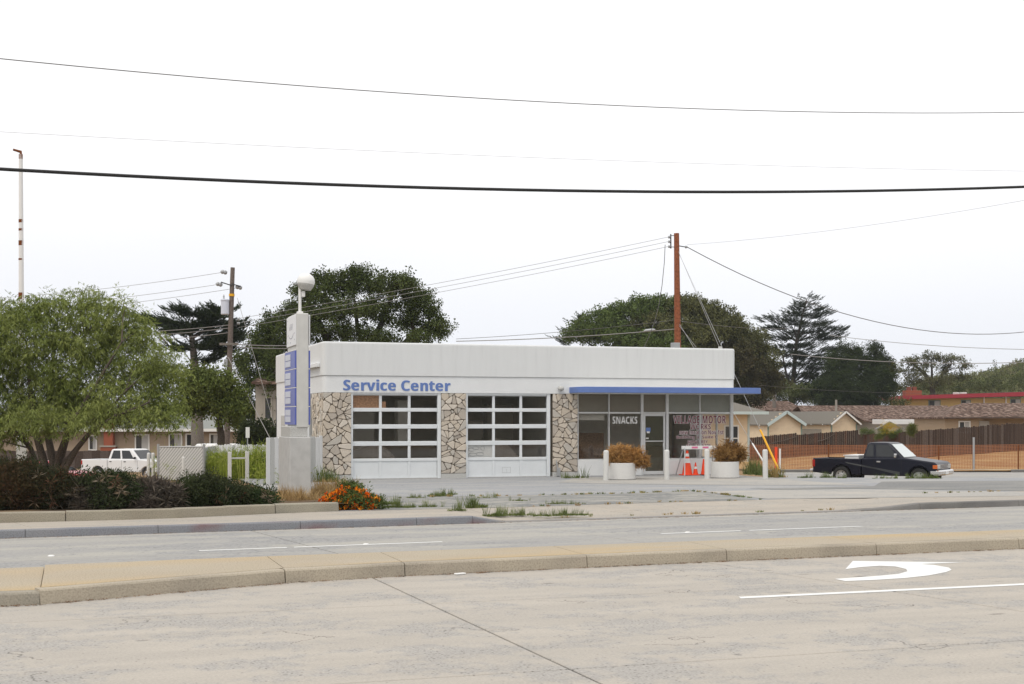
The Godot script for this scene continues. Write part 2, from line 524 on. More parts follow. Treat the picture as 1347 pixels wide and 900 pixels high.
func road_picture(w: int, h: int, sd: int, base: Color, warm: Color, cool: Color, dark: Color, blotch: float, per_m := 40.0, cracks := 0) -> ImageTexture:
	var L := []
	for e in [[0.45, 1, 1], [0.012, 2, 4], [0.05, 1, 3], [0.02, 6, 4], [0.2, 1, 2]]:
		var nz := FastNoiseLite.new()
		nz.seed = sd + L.size() * 7; nz.frequency = e[0]; nz.fractal_octaves = e[2]
		var im := nz.get_image(w / int(e[1]), h, false, false, true)
		im.resize(w, h, Image.INTERPOLATE_BILINEAR)
		im.convert(Image.FORMAT_L8)
		L.append(im.get_data())
	var out := PackedByteArray()
	out.resize(w * h * 3)
	var l0: PackedByteArray = L[0]
	var l1: PackedByteArray = L[1]
	var l2: PackedByteArray = L[2]
	var l3: PackedByteArray = L[3]
	var l4: PackedByteArray = L[4]
	for i in w * h:
		var f := (l0[i] - 128) / 128.0
		var g := (l4[i] - 128) / 128.0
		var a := clampf((l1[i] + 0.6 * l2[i] - 195.0) / 70.0, 0.0, 1.0)      # worn, exposed aggregate
		var s := clampf((l3[i] - 132.0) / 60.0, -1.0, 1.0)                    # film of dust along the lanes
		var c := base.lerp(warm, clampf(0.5 + 0.5 * s, 0.0, 1.0)).lerp(cool, a * blotch)
		var k := 1.0 + f * (0.05 + 0.06 * a) + g * (0.02 + 0.02 * a) + 0.012 * s
		if f + g * 0.6 < -0.86 - 0.3 * (1.0 - a): c = c.lerp(dark, 0.5)
		out[i * 3] = clampi(int(c.r * k * 255.0), 0, 255)
		out[i * 3 + 1] = clampi(int(c.g * k * 255.0), 0, 255)
		out[i * 3 + 2] = clampi(int(c.b * k * 255.0), 0, 255)
	var im := Image.create_from_data(w, h, false, Image.FORMAT_RGB8, out)
	var r := RandomNumberGenerator.new()
	r.seed = sd
	for n in cracks:                                            # hairline cracks, then drips and rubber marks
		var p := Vector2(r.randf() * w, r.randf() * h)
		var an := r.randf() * TAU
		for k in int(per_m * (0.6 + 2.2 * r.randf())):
			an += r.randfn() * 0.35
			p += Vector2(cos(an), sin(an) * 0.8)
			var q := Vector2i(posmod(int(p.x), w), posmod(int(p.y), h))
			if r.randf() < 0.8: im.set_pixelv(q, im.get_pixelv(q).lerp(dark, 0.6))
	for n in cracks * 3:
		var p := Vector2(r.randf() * w, r.randf() * h)
		var R := Vector2(0.03 + 0.12 * r.randf(), 0.02 + 0.04 * r.randf()) * per_m
		var sk := 0.15 + 0.4 * r.randf()
		for dx in range(-int(R.x) - 1, int(R.x) + 2):
			for dy in range(-int(R.y) - 1, int(R.y) + 2):
				var e := 1.0 - Vector2(dx / R.x, dy / R.y).length() + 0.5 * (r.randf() - 0.5)
				if e > 0.0:
					var q := Vector2i(posmod(int(p.x) + dx, w), posmod(int(p.y) + dy, h))
					im.set_pixelv(q, im.get_pixelv(q).lerp(dark, minf(e * 1.5, 1.0) * sk))
	return ImageTexture.create_from_image(im)
func planar(called: String, tex: Texture2D, u0: float, v0: float, du: float, dv: float) -> StandardMaterial3D:   # a picture laid over the ground, u0..u0+du by v0..v0+dv
	var m := StandardMaterial3D.new()
	m.resource_name = called
	m.albedo_texture = tex
	m.roughness = 0.95
	m.metallic_specular = 0.3
	m.uv1_scale = Vector3(1.0 / du, 1.0 / dv, 1)               # MB gives uv = (x, z)
	m.uv1_offset = Vector3(-u0 / du, v0 / dv, 0)
	M[called] = m
	return m

var KN := [Vector2(-40, 16.2), Vector2(-0.37, 16.24), Vector2(2.64, 17.37), Vector2(4.3, 17.62), Vector2(8.6, 17.9), Vector2(14.9, 18.13), Vector2(60, 19.8)]
var KF := [Vector2(-40, 18.6), Vector2(-0.9, 18.9), Vector2(3.3, 19.15), Vector2(16.0, 19.5), Vector2(60, 20.8)]
var SB := [Vector2(-40, 27.0), Vector2(1.5, 27.2), Vector2(4.9, 28.3), Vector2(9.1, 28.3), Vector2(12.7, 28.8), Vector2(15.9, 28.95), Vector2(24.8, 30.2), Vector2(70, 35.0)]
func vk(u: float) -> float: return 25.65 + 0.065 * (u - 3.0)
func hk(u: float) -> float:                               # height of the far kerb: it dips at the driveway
	if u < 7.75: return 0.15
	if u < 8.45: return lerpf(0.15, 0.028, (u - 7.75) / 0.7)
	if u < 17.3: return 0.028
	if u < 18.95: return lerpf(0.028, 0.15, (u - 17.3) / 1.65)
	return 0.15
func kerb_piece(a: Vector2, b: Vector2, ya: float, yb: float, y0: float, wide: float, batter: float, cuts := 0) -> MB:   # from a to b, its face towards the camera
	var mb := MB.new()
	var d := (b - a).normalized()
	var nrm := Vector2(-d.y, d.x)                         # away from the road
	var n := cuts if cuts > 0 else maxi(2, int((b - a).length() / 0.25))
	var rs := []
	for i in n + 1:
		var k := float(i) / n
		var p := a.lerp(b, k)
		var y := lerpf(ya, yb, k) + 0.004 * noise.get_noise_2d(p.x * 9.0, p.y * 9.0)
		var e := minf(0.025, (y - y0) * 0.4)
		var ring := []
		for q in [[0.0, y0], [batter * 0.8, y - e], [batter + e * 0.3, y - e * 0.3], [batter + e, y], [wide, y], [wide, y0]]:
			var w: Vector2 = p + nrm * (q[0] + 0.006 * noise.get_noise_3d(p.x * 6.0, q[1] * 20.0, p.y * 6.0))
			ring.append(Vector3(w.x, q[1], -w.y))
		rs.append(ring)
	for i in n:
		for j in 5:
			mb.quadf(rs[i][j], rs[i + 1][j], rs[i + 1][j + 1], rs[i][j + 1], [Vector3(nrm.x, -0.1, -nrm.y) * -1.0, Vector3(-nrm.x, 1, nrm.y), Vector3(-nrm.x, 1, nrm.y), Vector3.UP, Vector3(nrm.x, 0, -nrm.y)][j])
	for e in [0, n]:
		for j in range(1, 5):
			mb.trio(rs[e][0], rs[e][j], rs[e][j + 1], rs[n / 2][2])
	return mb

func setting() -> void:
	# --- the ground, out to the horizon
	var g := MB.new()
	var xs := []
	var zs := []
	var x := -90.0
	while x <= 90.0: xs.append(x); x += 3.0
	for e in [120.0, 180.0, 300.0, 600.0, 1200.0]:
		xs.append(e); xs.insert(0, -e)
	var z := -60.0
	while z <= 180.0: zs.append(z); z += 3.0
	zs.append_array([220.0, 300.0, 450.0, 700.0, 1300.0]); zs.insert(0, -300.0)
	for i in xs.size() - 1:
		for j in zs.size() - 1:
			var q := []
			for e in [[i, j], [i + 1, j], [i + 1, j + 1], [i, j + 1]]:
				q.append(W(xs[e[0]], terr(xs[e[0]], zs[e[1]]), zs[e[1]]))
			g.quadf(q[0], q[1], q[2], q[3], Vector3.UP)
	var straw := Color(0.36, 0.235, 0.115)
	var soil := Color(0.25, 0.165, 0.09)
	recolor(g, func(p: Vector3) -> Color: return tint(soil, straw, 0.5 + noise.get_noise_2d(p.x, p.z) * 1.6))
	structure("ground", g, M.earth)
	# --- the near carriageway: concrete slabs
	planar("road_near", road_picture(2048, 1100, 3, Color(0.662, 0.64, 0.608), Color(0.674, 0.65, 0.615), Color(0.612, 0.602, 0.588), Color(0.30, 0.29, 0.28), 0.75, 78.0, 26), -4.0, 5.0, 26.0, 15.0)
	var road := Node3D.new()
	road.name = "road"
	add_child(road)
	road.set_meta("kind", "structure")
	var seal := lay([Vector2(-12.8, -3), Vector2(28, -3), Vector2(28, 20), Vector2(-12.8, 20)], -0.016)
	recolor(seal, func(_p: Vector3) -> Color: return Color(0.035, 0.033, 0.03))
	part("joint_sealant", seal, M.earth, road)
	var rows := [-3.0, 2.9, 6.8, 10.65, 14.92, 20.0]
	var uj := func(k: int, v: float) -> float:
		return 3.95 + 5.6 * (k - 3) + (0.19 * (14.0 - v) if k == 4 else 0.03 * (14.0 - v)) + (0.15 if k == 4 else 0.0)
	for r in rows.size() - 1:
		for k in 8:
			var gap := 0.013
			var v0: float = rows[r] + gap
			var v1: float = rows[r + 1] - gap
			var gl := 0.02 if k == 4 else gap
			var gr := 0.02 if k == 3 else gap
			var a := Vector3(uj.call(k, v0) + gl, 0, -v0)
			var b := Vector3(uj.call(k + 1, v0) - gr, 0, -v0)
			var d := Vector3(uj.call(k + 1, v1) - gr, 0, -v1)
			var e := Vector3(uj.call(k, v1) + gl, 0, -v1)
			part("slab", slab4(a, b, d, e, 0.09, 0.007), M.road_near, road)
	for s in [-1.0, 1.0]:                                    # the road goes on past the slabs that can be told apart
		var u0: float = uj.call(8, 8.0) + 0.6 if s > 0 else uj.call(0, 8.0) - 0.3
		part("road_length", lay([Vector2(u0, -3), Vector2(u0 + s * 150.0, -3), Vector2(u0 + s * 150.0, 20), Vector2(u0, 20)], -0.004), M.road_near, road)
	# --- the far carriageway
	planar("road_far", road_picture(1024, 512, 40, Color(0.605, 0.60, 0.59), Color(0.635, 0.625, 0.60), Color(0.565, 0.565, 0.565), Color(0.36, 0.36, 0.36), 0.7, 32.0, 14), -6.0, 17.0, 32.0, 12.0)
	planar("gutter_concrete", road_picture(512, 256, 60, Color(0.645, 0.635, 0.615), Color(0.66, 0.642, 0.612), Color(0.60, 0.597, 0.588), Color(0.36, 0.35, 0.33), 0.6), 0.0, 20.0, 7.0, 4.0)
	var lane := Node3D.new()
	lane.name = "far_road"
	add_child(lane)
	lane.set_meta("kind", "structure")
	var seal2 := lay([Vector2(-22, 18.6), Vector2(44, 20.4), Vector2(44, vk(44.0)), Vector2(-22, vk(-22.0))], -0.018)
	recolor(seal2, func(_p: Vector3) -> Color: return Color(0.035, 0.033, 0.03))
	part("joint_sealant", seal2, M.earth, lane)
	var lv := func(r: int, u: float) -> float:
		return [poly_at(KF, u) - 0.1, 21.55 + 0.065 * (u - 3.0), vk(u) - 0.42, vk(u) + 0.02][r]
	for r in 3:
		for k in 13:
			var u0 := 3.75 + 5.4 * (k - 5) + 0.016
			var u1 := 3.75 + 5.4 * (k - 4) - 0.016
			var q := []
			for e in [[u0, r, 0.012], [u1, r, 0.012], [u1, r + 1, -0.012], [u0, r + 1, -0.012]]:
				var v: float = lv.call(e[1], e[0]) + e[2]
				q.append(Vector3(e[0] - 0.16 * (v - 22.5), 0.0, -v))
			part("slab" if r < 2 else "gutter_slab", slab4(q[0], q[1], q[2], q[3], 0.09, 0.006), M.road_far if r < 2 else M.gutter_concrete, lane)
	for s in [-1.0, 1.0]:
		var u0 := 46.0 if s > 0 else -24.5
		part("road_length", lay([Vector2(u0, 18.5), Vector2(u0 + s * 120.0, 18.5 + s * 4.0), Vector2(u0 + s * 120.0, vk(u0 + s * 120.0)), Vector2(u0, vk(u0))], -0.006), M.road_far, lane)
	# --- painted marks
	var paint_y := 0.004
	var mk := MB.new()
	mk.quadf(Vector3(7.55, paint_y, -14.16), Vector3(60, paint_y, -14.16), Vector3(60, paint_y, -14.31), Vector3(7.6, paint_y, -14.31), Vector3.UP)
	var ln := part(numbered("lane_line"), mk, M.road_paint, self)
	ln.set_meta("kind", "structure")
	var ar := [gv(1098, 762, 0), gv(1112, 765, 0), gv(1150, 763.5, 0), gv(1190, 761, 0), gv(1222, 757.5, 0), gv(1245, 753, 0), gv(1252, 750, 0), gv(1248, 747, 0), gv(1228, 743.5, 0), gv(1212, 742.5, 0), gv(1268, 740.3, 0), gv(1122, 738.3, 0), gv(1112, 749.3, 0), gv(1130, 746.8, 0), gv(1158, 744.8, 0), gv(1178, 745.8, 0), gv(1192, 749, 0), gv(1194, 752, 0), gv(1182, 755.5, 0), gv(1155, 758, 0)]
	structure("turn_arrow", lay(ar, paint_y), M.road_paint)
	for e in [[1.95, 3.38], [3.5, 6.1], [10.38, 12.1], [12.28, 14.88], [19.5, 22.5], [-7.5, -4.5]]:
		var dm := MB.new()
		var va: float = 22.09 + 0.066 * (e[0] - 3.0)
		var vb: float = 22.09 + 0.066 * (e[1] - 3.0)
		dm.quadf(Vector3(e[0], paint_y, -va + 0.05), Vector3(e[1], paint_y, -vb + 0.05), Vector3(e[1], paint_y, -vb - 0.05), Vector3(e[0], paint_y, -va - 0.05), Vector3.UP)
		structure("lane_dash", dm, M.road_paint)
	for e in [-0.31, 4.74, 10.96]:
		var rm := MB.new()
		var c := [[0.052, 0.0], [0.05, 0.008], [0.035, 0.017], [0.0, 0.02]]
		rm.lathe(c, Vector3.ZERO, 12, Basis(), true)
		single("pavement_marker", rm, M.white_plain, "round white raised marker glued on the grey far lanes", "road marker", Vector3(e, 0.001, -(22.12 + 0.066 * (e - 3.0))), "white markers on the far lanes")
	# --- median: kerb stones in front, slabs on top
	var med := Node3D.new()
	med.name = "median"
	add_child(med)
	med.set_meta("kind", "structure")
	var mj := [-36.0, -30.0, -24.0, -18.0, -12.0, -6.0, -0.35, 2.64, 4.3, 7.03, 9.33, 12.0, 14.78, 18.0, 21.0, 24.0, 27.0, 30.0, 36.0, 42.0, 50.0, 58.0]
	var tan := Color(0.44, 0.375, 0.28)
	var tan2 := Color(0.46, 0.405, 0.32)
	var worn := Color(0.20, 0.20, 0.18)
	for i in mj.size() - 1:
		var u0: float = mj[i] + 0.006
		var u1: float = mj[i + 1] - 0.006
		var cuts := 6 if u1 - u0 < 6 else 3
		var h: float = 0.175 if u0 > -0.5 else 0.15
		# the stone follows the curve of the kerb line in short lengths
		var n := maxi(1, int((u1 - u0) / 0.8))
		var kb := MB.new()
		for s in n:
			var ua := lerpf(u0, u1, float(s) / n)
			var ub := lerpf(u0, u1, float(s + 1) / n)
			var piece := kerb_piece(Vector2(ua, poly_at(KN, ua)), Vector2(ub, poly_at(KN, ub)), h, h, -0.05, 0.2, 0.035, 4)
			kb.v.append_array(piece.v); kb.n.append_array(piece.n); kb.c.append_array(piece.c); kb.t.append_array(piece.t)
		var first := u1 < 0.0
		recolor(kb, func(p: Vector3) -> Color:
			var k := noise.get_noise_3d(p.x * 3.0, p.y * 6.0, p.z * 3.0)
			return tint(tan2, worn, 0.75 + k) if first else tint(tan2, Color(0.35, 0.31, 0.25), 0.3 + k * 1.8))
		part("kerb_stone", kb, M.kerb, med)
		var a := Vector3(u0, h + 0.003, -(poly_at(KN, u0) + 0.19))
		var b := Vector3(u1, h + 0.003, -(poly_at(KN, u1) + 0.19))
		var d := Vector3(u1, h + 0.003, -poly_at(KF, u1))
		var e := Vector3(u0, h + 0.003, -poly_at(KF, u0))
		var tp := MB.new()
		var nu := maxi(3, int((u1 - u0) / 0.3))
		for s in nu:
			for w in 5:
				var q := []
				for f in [[s, w], [s + 1, w], [s + 1, w + 1], [s, w + 1]]:
					q.append(a.lerp(b, float(f[0]) / nu).lerp(e.lerp(d, float(f[0]) / nu), f[1] / 5.0))
				tp.quadf(q[0], q[1], q[2], q[3], Vector3.UP)
		for f in [[a, b, Vector3(0, 0, 1)], [b, d, Vector3(1, 0, 0)], [d, e, Vector3(0, 0, -1)], [e, a, Vector3(-1, 0, 0)]]:
			tp.quadf(f[0], f[1], f[1] - Vector3(0, 0.24, 0), f[0] - Vector3(0, 0.24, 0), f[2])
		recolor(tp, func(p: Vector3) -> Color:
			var k := noise.get_noise_2d(p.x * 1.5, p.z * 5.0)
			var sand := noise.get_noise_2d(p.x * 0.7 + 40.0, p.z * 3.0)
			return tint(tint(tan, tan2, 0.4 + k), Color(0.50, 0.385, 0.235), sand * 2.2))
		part("paving_slab", tp, M.kerb, med)
	# --- far kerb
	var kerb := Node3D.new()
	kerb.name = "kerb"
	add_child(kerb)
	kerb.set_meta("kind", "structure")
	var kj := [-30.0, -24.0, -18.0, -12.0, -9.0, -6.0, -3.5, -0.8, 1.52, 4.2, 6.55, 7.75, 8.45, 11.4, 14.4, 17.3, 18.95, 21.9, 25.0, 28.0, 31.0, 36.0, 42.0, 50.0]
	var paint := Color(0.235, 0.245, 0.27)
	var red := Color(0.22, 0.11, 0.11)
	var bare := Color(0.30, 0.29, 0.275)
	for i in kj.size() - 1:
		var u0: float = kj[i] + 0.005
		var u1: float = kj[i + 1] - 0.005
		var kb := kerb_piece(Vector2(u0, vk(u0)), Vector2(u1, vk(u1)), hk(u0), hk(u1), -0.05, 0.16, 0.03)
		recolor(kb, func(p: Vector3) -> Color:
			var k := noise.get_noise_3d(p.x * 4.0, p.y * 9.0, p.z * 4.0)
			if p.x > 8.4: return tint(Color(0.17, 0.168, 0.162) if p.x > 17.3 else bare, bare, 0.25 + k)
			var c := tint(paint, Color(0.28, 0.285, 0.30), 0.4 + k * 1.5)
			return tint(c, red, (k * 4.0 - 0.3) * smoothstep(-1.0, 4.5, p.x)))
		part("kerb_stone", kb, M.kerb, kerb)
	# --- pavement slabs
	planar("pavement", road_picture(1024, 512, 90, Color(0.645, 0.618, 0.58), Color(0.66, 0.63, 0.588), Color(0.615, 0.60, 0.575), Color(0.36, 0.34, 0.31), 0.6, 64.0, 20), -4.0, 24.0, 16.0, 8.0)
	var walk := Node3D.new()
	walk.name = "pavement"
	add_child(walk)
	walk.set_meta("kind", "structure")
	var u := -27.0
	while u < 46.0:
		var u1 := u + 1.55
		var q := []
		for e in [[u + 0.005, 0], [u1 - 0.005, 0], [u1 - 0.005, 1], [u + 0.005, 1]]:
			var far := 0.4 if e[1] else 0.0
			q.append(Vector3(e[0] - far, hk(e[0]) - 0.004 if e[1] == 0 else 0.148, -(vk(e[0]) + 0.165 if e[1] == 0 else poly_at(SB, e[0] - far))))
		part("slab", slab4(q[0], q[1], q[2], q[3], 0.1, 0.005), M.pavement, walk)
		u = u1
	# --- planting bed behind the pavement, with its own kerb
	var bed_kerb := Node3D.new()
	bed_kerb.name = "planter_kerb"
	add_child(bed_kerb)
	bed_kerb.set_meta("kind", "structure")
	var pj := [-27.0, -21.0, -15.0, -9.0, -4.0, -0.12, 4.05, 5.45]
	for i in pj.size() - 1:
		var u0: float = pj[i] + 0.008
		var u1: float = pj[i + 1] - 0.008
		var n := maxi(1, int((u1 - u0) / 1.0))
		var kb := MB.new()
		for s in n:
			var ua := lerpf(u0, u1, float(s) / n)
			var ub := lerpf(u0, u1, float(s + 1) / n)
			var piece := kerb_piece(Vector2(ua, poly_at(SB, ua) + 0.01), Vector2(ub, poly_at(SB, ub) + 0.01), 0.345, 0.335, 0.1, 0.2, 0.03, 4)
			kb.v.append_array(piece.v); kb.n.append_array(piece.n); kb.c.append_array(piece.c); kb.t.append_array(piece.t)
		var last := i == pj.size() - 2
		recolor(kb, func(p: Vector3) -> Color:
			var k := noise.get_noise_3d(p.x * 3.0, p.y * 6.0, p.z * 3.0)
			return tint(Color(0.325, 0.29, 0.225) if not last else Color(0.23, 0.22, 0.19), Color(0.38, 0.35, 0.28), 0.2 + k * 1.6))
		part("kerb_stone", kb, M.kerb, bed_kerb)
	var bed := MB.new()
	var bu := -27.0
	while bu < 5.4:
		for w in 8:
			var q := []
			for f in [[0, w], [1, w], [1, w + 1], [0, w + 1]]:
				var uu: float = bu + f[0] * 0.54
				var vv := lerpf(poly_at(SB, uu) + 0.2, 33.5, f[1] / 8.0)
				q.append(Vector3(uu, 0.29 + 0.05 * noise.get_noise_2d(uu * 3.0, vv * 3.0) - 0.15 * smoothstep(32.0, 33.5, vv), -vv))
			bed.quadf(q[0], q[1], q[2], q[3], Vector3.UP)
		bu += 0.54
	recolor(bed, func(p: Vector3) -> Color: return tint(Color(0.11, 0.075, 0.05), Color(0.33, 0.22, 0.11), 0.3 + noise.get_noise_2d(p.x * 2.0, p.z * 2.0)))
	structure("planting_bed", bed, M.earth)
	# --- forecourt and the side street that dips behind it
	planar("asphalt", road_picture(1024, 768, 130, Color(0.585, 0.59, 0.60), Color(0.62, 0.615, 0.605), Color(0.56, 0.57, 0.58), Color(0.34, 0.34, 0.34), 0.6, 43.0, 16), 0.0, 26.0, 24.0, 18.0)
	var lot := MB.new()
	var street := MB.new()
	var uu2 := 5.2
	while uu2 < 75.0:
		var vv := 26.0
		while vv < 75.0:
			var back := poly_at(SB, uu2 + 0.25)
			if vv + 0.5 > back:
				var mid := XZ(Vector3(uu2 + 0.25, 0, -vv - 0.25))
				if mid.y < 61.5 and not (vv > 47.5 and mid.x < 7.0):
					var q := []
					for f in [[0, 0], [1, 0], [1, 1], [0, 1]]:
						var pu: float = uu2 + f[0] * 0.5
						var pv: float = vv + f[1] * 0.5
						pv = maxf(pv, poly_at(SB, pu))
						q.append(Vector3(pu, ground_at(Vector3(pu, 0, -maxf(pv, 31.0))) + 0.035, -pv))
					(street if mid.y > 46.0 and mid.x > 7.0 else lot).quadf(q[0], q[1], q[2], q[3], Vector3.UP)
			vv += 0.5
		uu2 += 0.5
	structure("forecourt", lot, M.asphalt)
	structure("side_street", street, M.road_far)
	planar("old_asphalt", road_picture(1024, 384, 170, Color(0.53, 0.53, 0.52), Color(0.60, 0.59, 0.565), Color(0.47, 0.475, 0.475), Color(0.22, 0.23, 0.2), 0.85, 70.0, 40), 4.0, 27.0, 14.0, 6.0)
	var back_edge := []
	for e in [15.9, 14.0, 12.7, 11.0, 9.1, 7.6, 6.2]: back_edge.append(Vector2(e, poly_at(SB, e) + 0.01))
	var old := [gv(430, 655), gv(480, 652), gv(560, 654), gv(660, 652), gv(740, 650.5), gv(800, 650), gv(860, 647.5), gv(905, 646), gv(930, 648), gv(965, 653)]
	structure("old_asphalt_patch", lay(old + back_edge, 0.152), M.old_asphalt)
	structure("concrete_strip", lay([gv(925, 646.5), gv(1000, 645), gv(1130, 643.8), gv(1347, 647.5), gv(1500, 647), gv(1500, 651), gv(1347, 652.5), gv(1150, 655), gv(1010, 656.5), gv(968, 652.5)], 0.1515), M.gutter_concrete)
	structure("concrete_apron", lay([gv(735, 635), gv(850, 637), gv(940, 638), gv(1145, 638.5), gv(1040, 631.5), gv(1015, 628), gv(760, 628)], 0.1505), M.gutter_concrete)
	planar("dark_asphalt", road_picture(768, 384, 200, Color(0.50, 0.50, 0.495), Color(0.54, 0.535, 0.52), Color(0.47, 0.475, 0.475), Color(0.3, 0.3, 0.3), 0.5), 14.0, 28.0, 20.0, 14.0)
	structure("dark_asphalt_patch", lay([gv(985, 643), gv(1150, 639.5), gv(1160, 633.5), gv(1347, 632.5), gv(1600, 632.5), gv(1600, 645), gv(1347, 646), gv(1130, 642.8), gv(1030, 644.2)], 0.1508), M.dark_asphalt)
	# kerb and footway beyond the side street, then the bare field
	var fk := MB.new()
	var fw := MB.new()
	for i in 30:
		var X := 8.0 + i * 1.5
		var a := W(X, terr(X, 61.3) + 0.02, 61.3)
		var b := W(X + 1.5, terr(X + 1.5, 61.3) + 0.02, 61.3)
		var up := Vector3(0, 0.14, 0) if absf(X - 20.5) > 1.0 and X > 10.0 else Vector3(0, 0.03, 0)
		fk.quadf(a - up, b - up, b + up, a + up, W(0, 0, -1))
		fk.quadf(a + up, b + up, W(X + 1.5, b.y + up.y, 61.5), W(X, a.y + up.y, 61.5), Vector3.UP)
		fw.quadf(W(X, a.y + 0.13, 61.5), W(X + 1.5, b.y + 0.13, 61.5), W(X + 1.5, terr(X + 1.5, 63.4) + 0.1, 63.4), W(X, terr(X, 63.4) + 0.1, 63.4), Vector3.UP)
	fk.col = Color(0.2, 0.2, 0.19)
	recolor(fk, func(_p: Vector3) -> Color: return Color(0.2, 0.195, 0.185))
	recolor(fw, func(p: Vector3) -> Color: return tint(Color(0.36, 0.32, 0.26), Color(0.43, 0.38, 0.31), 0.5 + noise.get_noise_2d(p.x * 2.0, p.z * 2.0)))
	structure("side_street_kerb", fk, M.kerb)
	structure("side_street_pavement", fw, M.kerb)
	var field := MB.new()
	for i in 46:
		for j in 28:
			var q := []
			for f in [[i, j], [i + 1, j], [i + 1, j + 1], [i, j + 1]]:
				var X: float = 8.0 + f[0] * 1.2
				var Z: float = 63.5 + f[1] * 1.4
				q.append(W(X, terr(X, Z) + 0.05 + 0.10 * noise.get_noise_2d(X * 2.0, Z * 2.0), Z))
			field.quadf(q[0], q[1], q[2], q[3], Vector3.UP)
	recolor(field, func(p: Vector3) -> Color: return tint(Color(0.36, 0.205, 0.09), Color(0.50, 0.33, 0.15), 0.5 + noise.get_noise_2d(p.x * 1.2, p.z * 1.2) * 1.3))
	structure("bare_field", field, M.earth)
	# unseen dark slope behind the camera, added so the panes mirror no bright sky
	var hill := MB.new()
	for i in 40:
		for j in 8:
			var q := []
			for f in [[i, j], [i + 1, j], [i + 1, j + 1], [i, j + 1]]:
				var uu: float = -100.0 + f[0] * 6.0
				var k: float = f[1] / 8.0
				q.append(Vector3(uu, -0.2 + 9.0 * smoothstep(0.0, 0.8, k) + 3.0 * noise.get_noise_2d(uu * 0.4, k * 20.0) * k, 22.0 + k * 26.0))
			hill.quadf(q[0], q[1], q[2], q[3], Vector3.UP)
	recolor(hill, func(p: Vector3) -> Color: return tint(Color(0.06, 0.06, 0.03), Color(0.14, 0.11, 0.06), 0.5 + noise.get_noise_2d(p.x, p.z) * 1.5))
	structure("hill", hill, M.earth)

# ---------------------------------------------------------------- the service station
func round_rect(x0: float, x1: float, z0: float, z1: float, r: float, y: float, inset := 0.0, n := 6) -> Array:
	var out := []
	r = maxf(r - inset, 0.01)
	for e in [[x1 - inset - r, z1 - inset - r, 0.0], [x0 + inset + r, z1 - inset - r, 1.0], [x0 + inset + r, z0 + inset + r, 2.0], [x1 - inset - r, z0 + inset + r, 3.0]]:
		for i in n + 1:
			var a: float = (e[2] + float(i) / n) * PI / 2.0
			out.append(Vector3(e[0] + r * cos(a), y, e[1] + r * sin(a)))
	return out
func shell(prof: Array, x0: float, x1: float, z0: float, z1: float, r: float, mb: MB) -> void:   # prof: [height, inset]; every pair is a facet of its own
	for i in prof.size() - 1:
		var a := round_rect(x0, x1, z0, z1, r, prof[i][0], prof[i][1])
		var b := round_rect(x0, x1, z0, z1, r, prof[i + 1][0], prof[i + 1][1])
		var k := a.size()
		var dn := Vector2(prof[i + 1][0] - prof[i][0], prof[i + 1][1] - prof[i][1])
		for j in k:
			var l := (j + 1) % k
			var nn := []
			for q in [j, l]:
				var c := int(q / 7)
				var ang: float = (c + (q % 7) / 6.0) * PI / 2.0
				nn.append((Vector3(cos(ang), 0, sin(ang)) * dn.x + Vector3(0, dn.y, 0)).normalized())
			mb.trin(a[j], b[j], b[l], nn[0], nn[0], nn[1])
			mb.trin(a[j], b[l], a[l], nn[0], nn[1], nn[1])
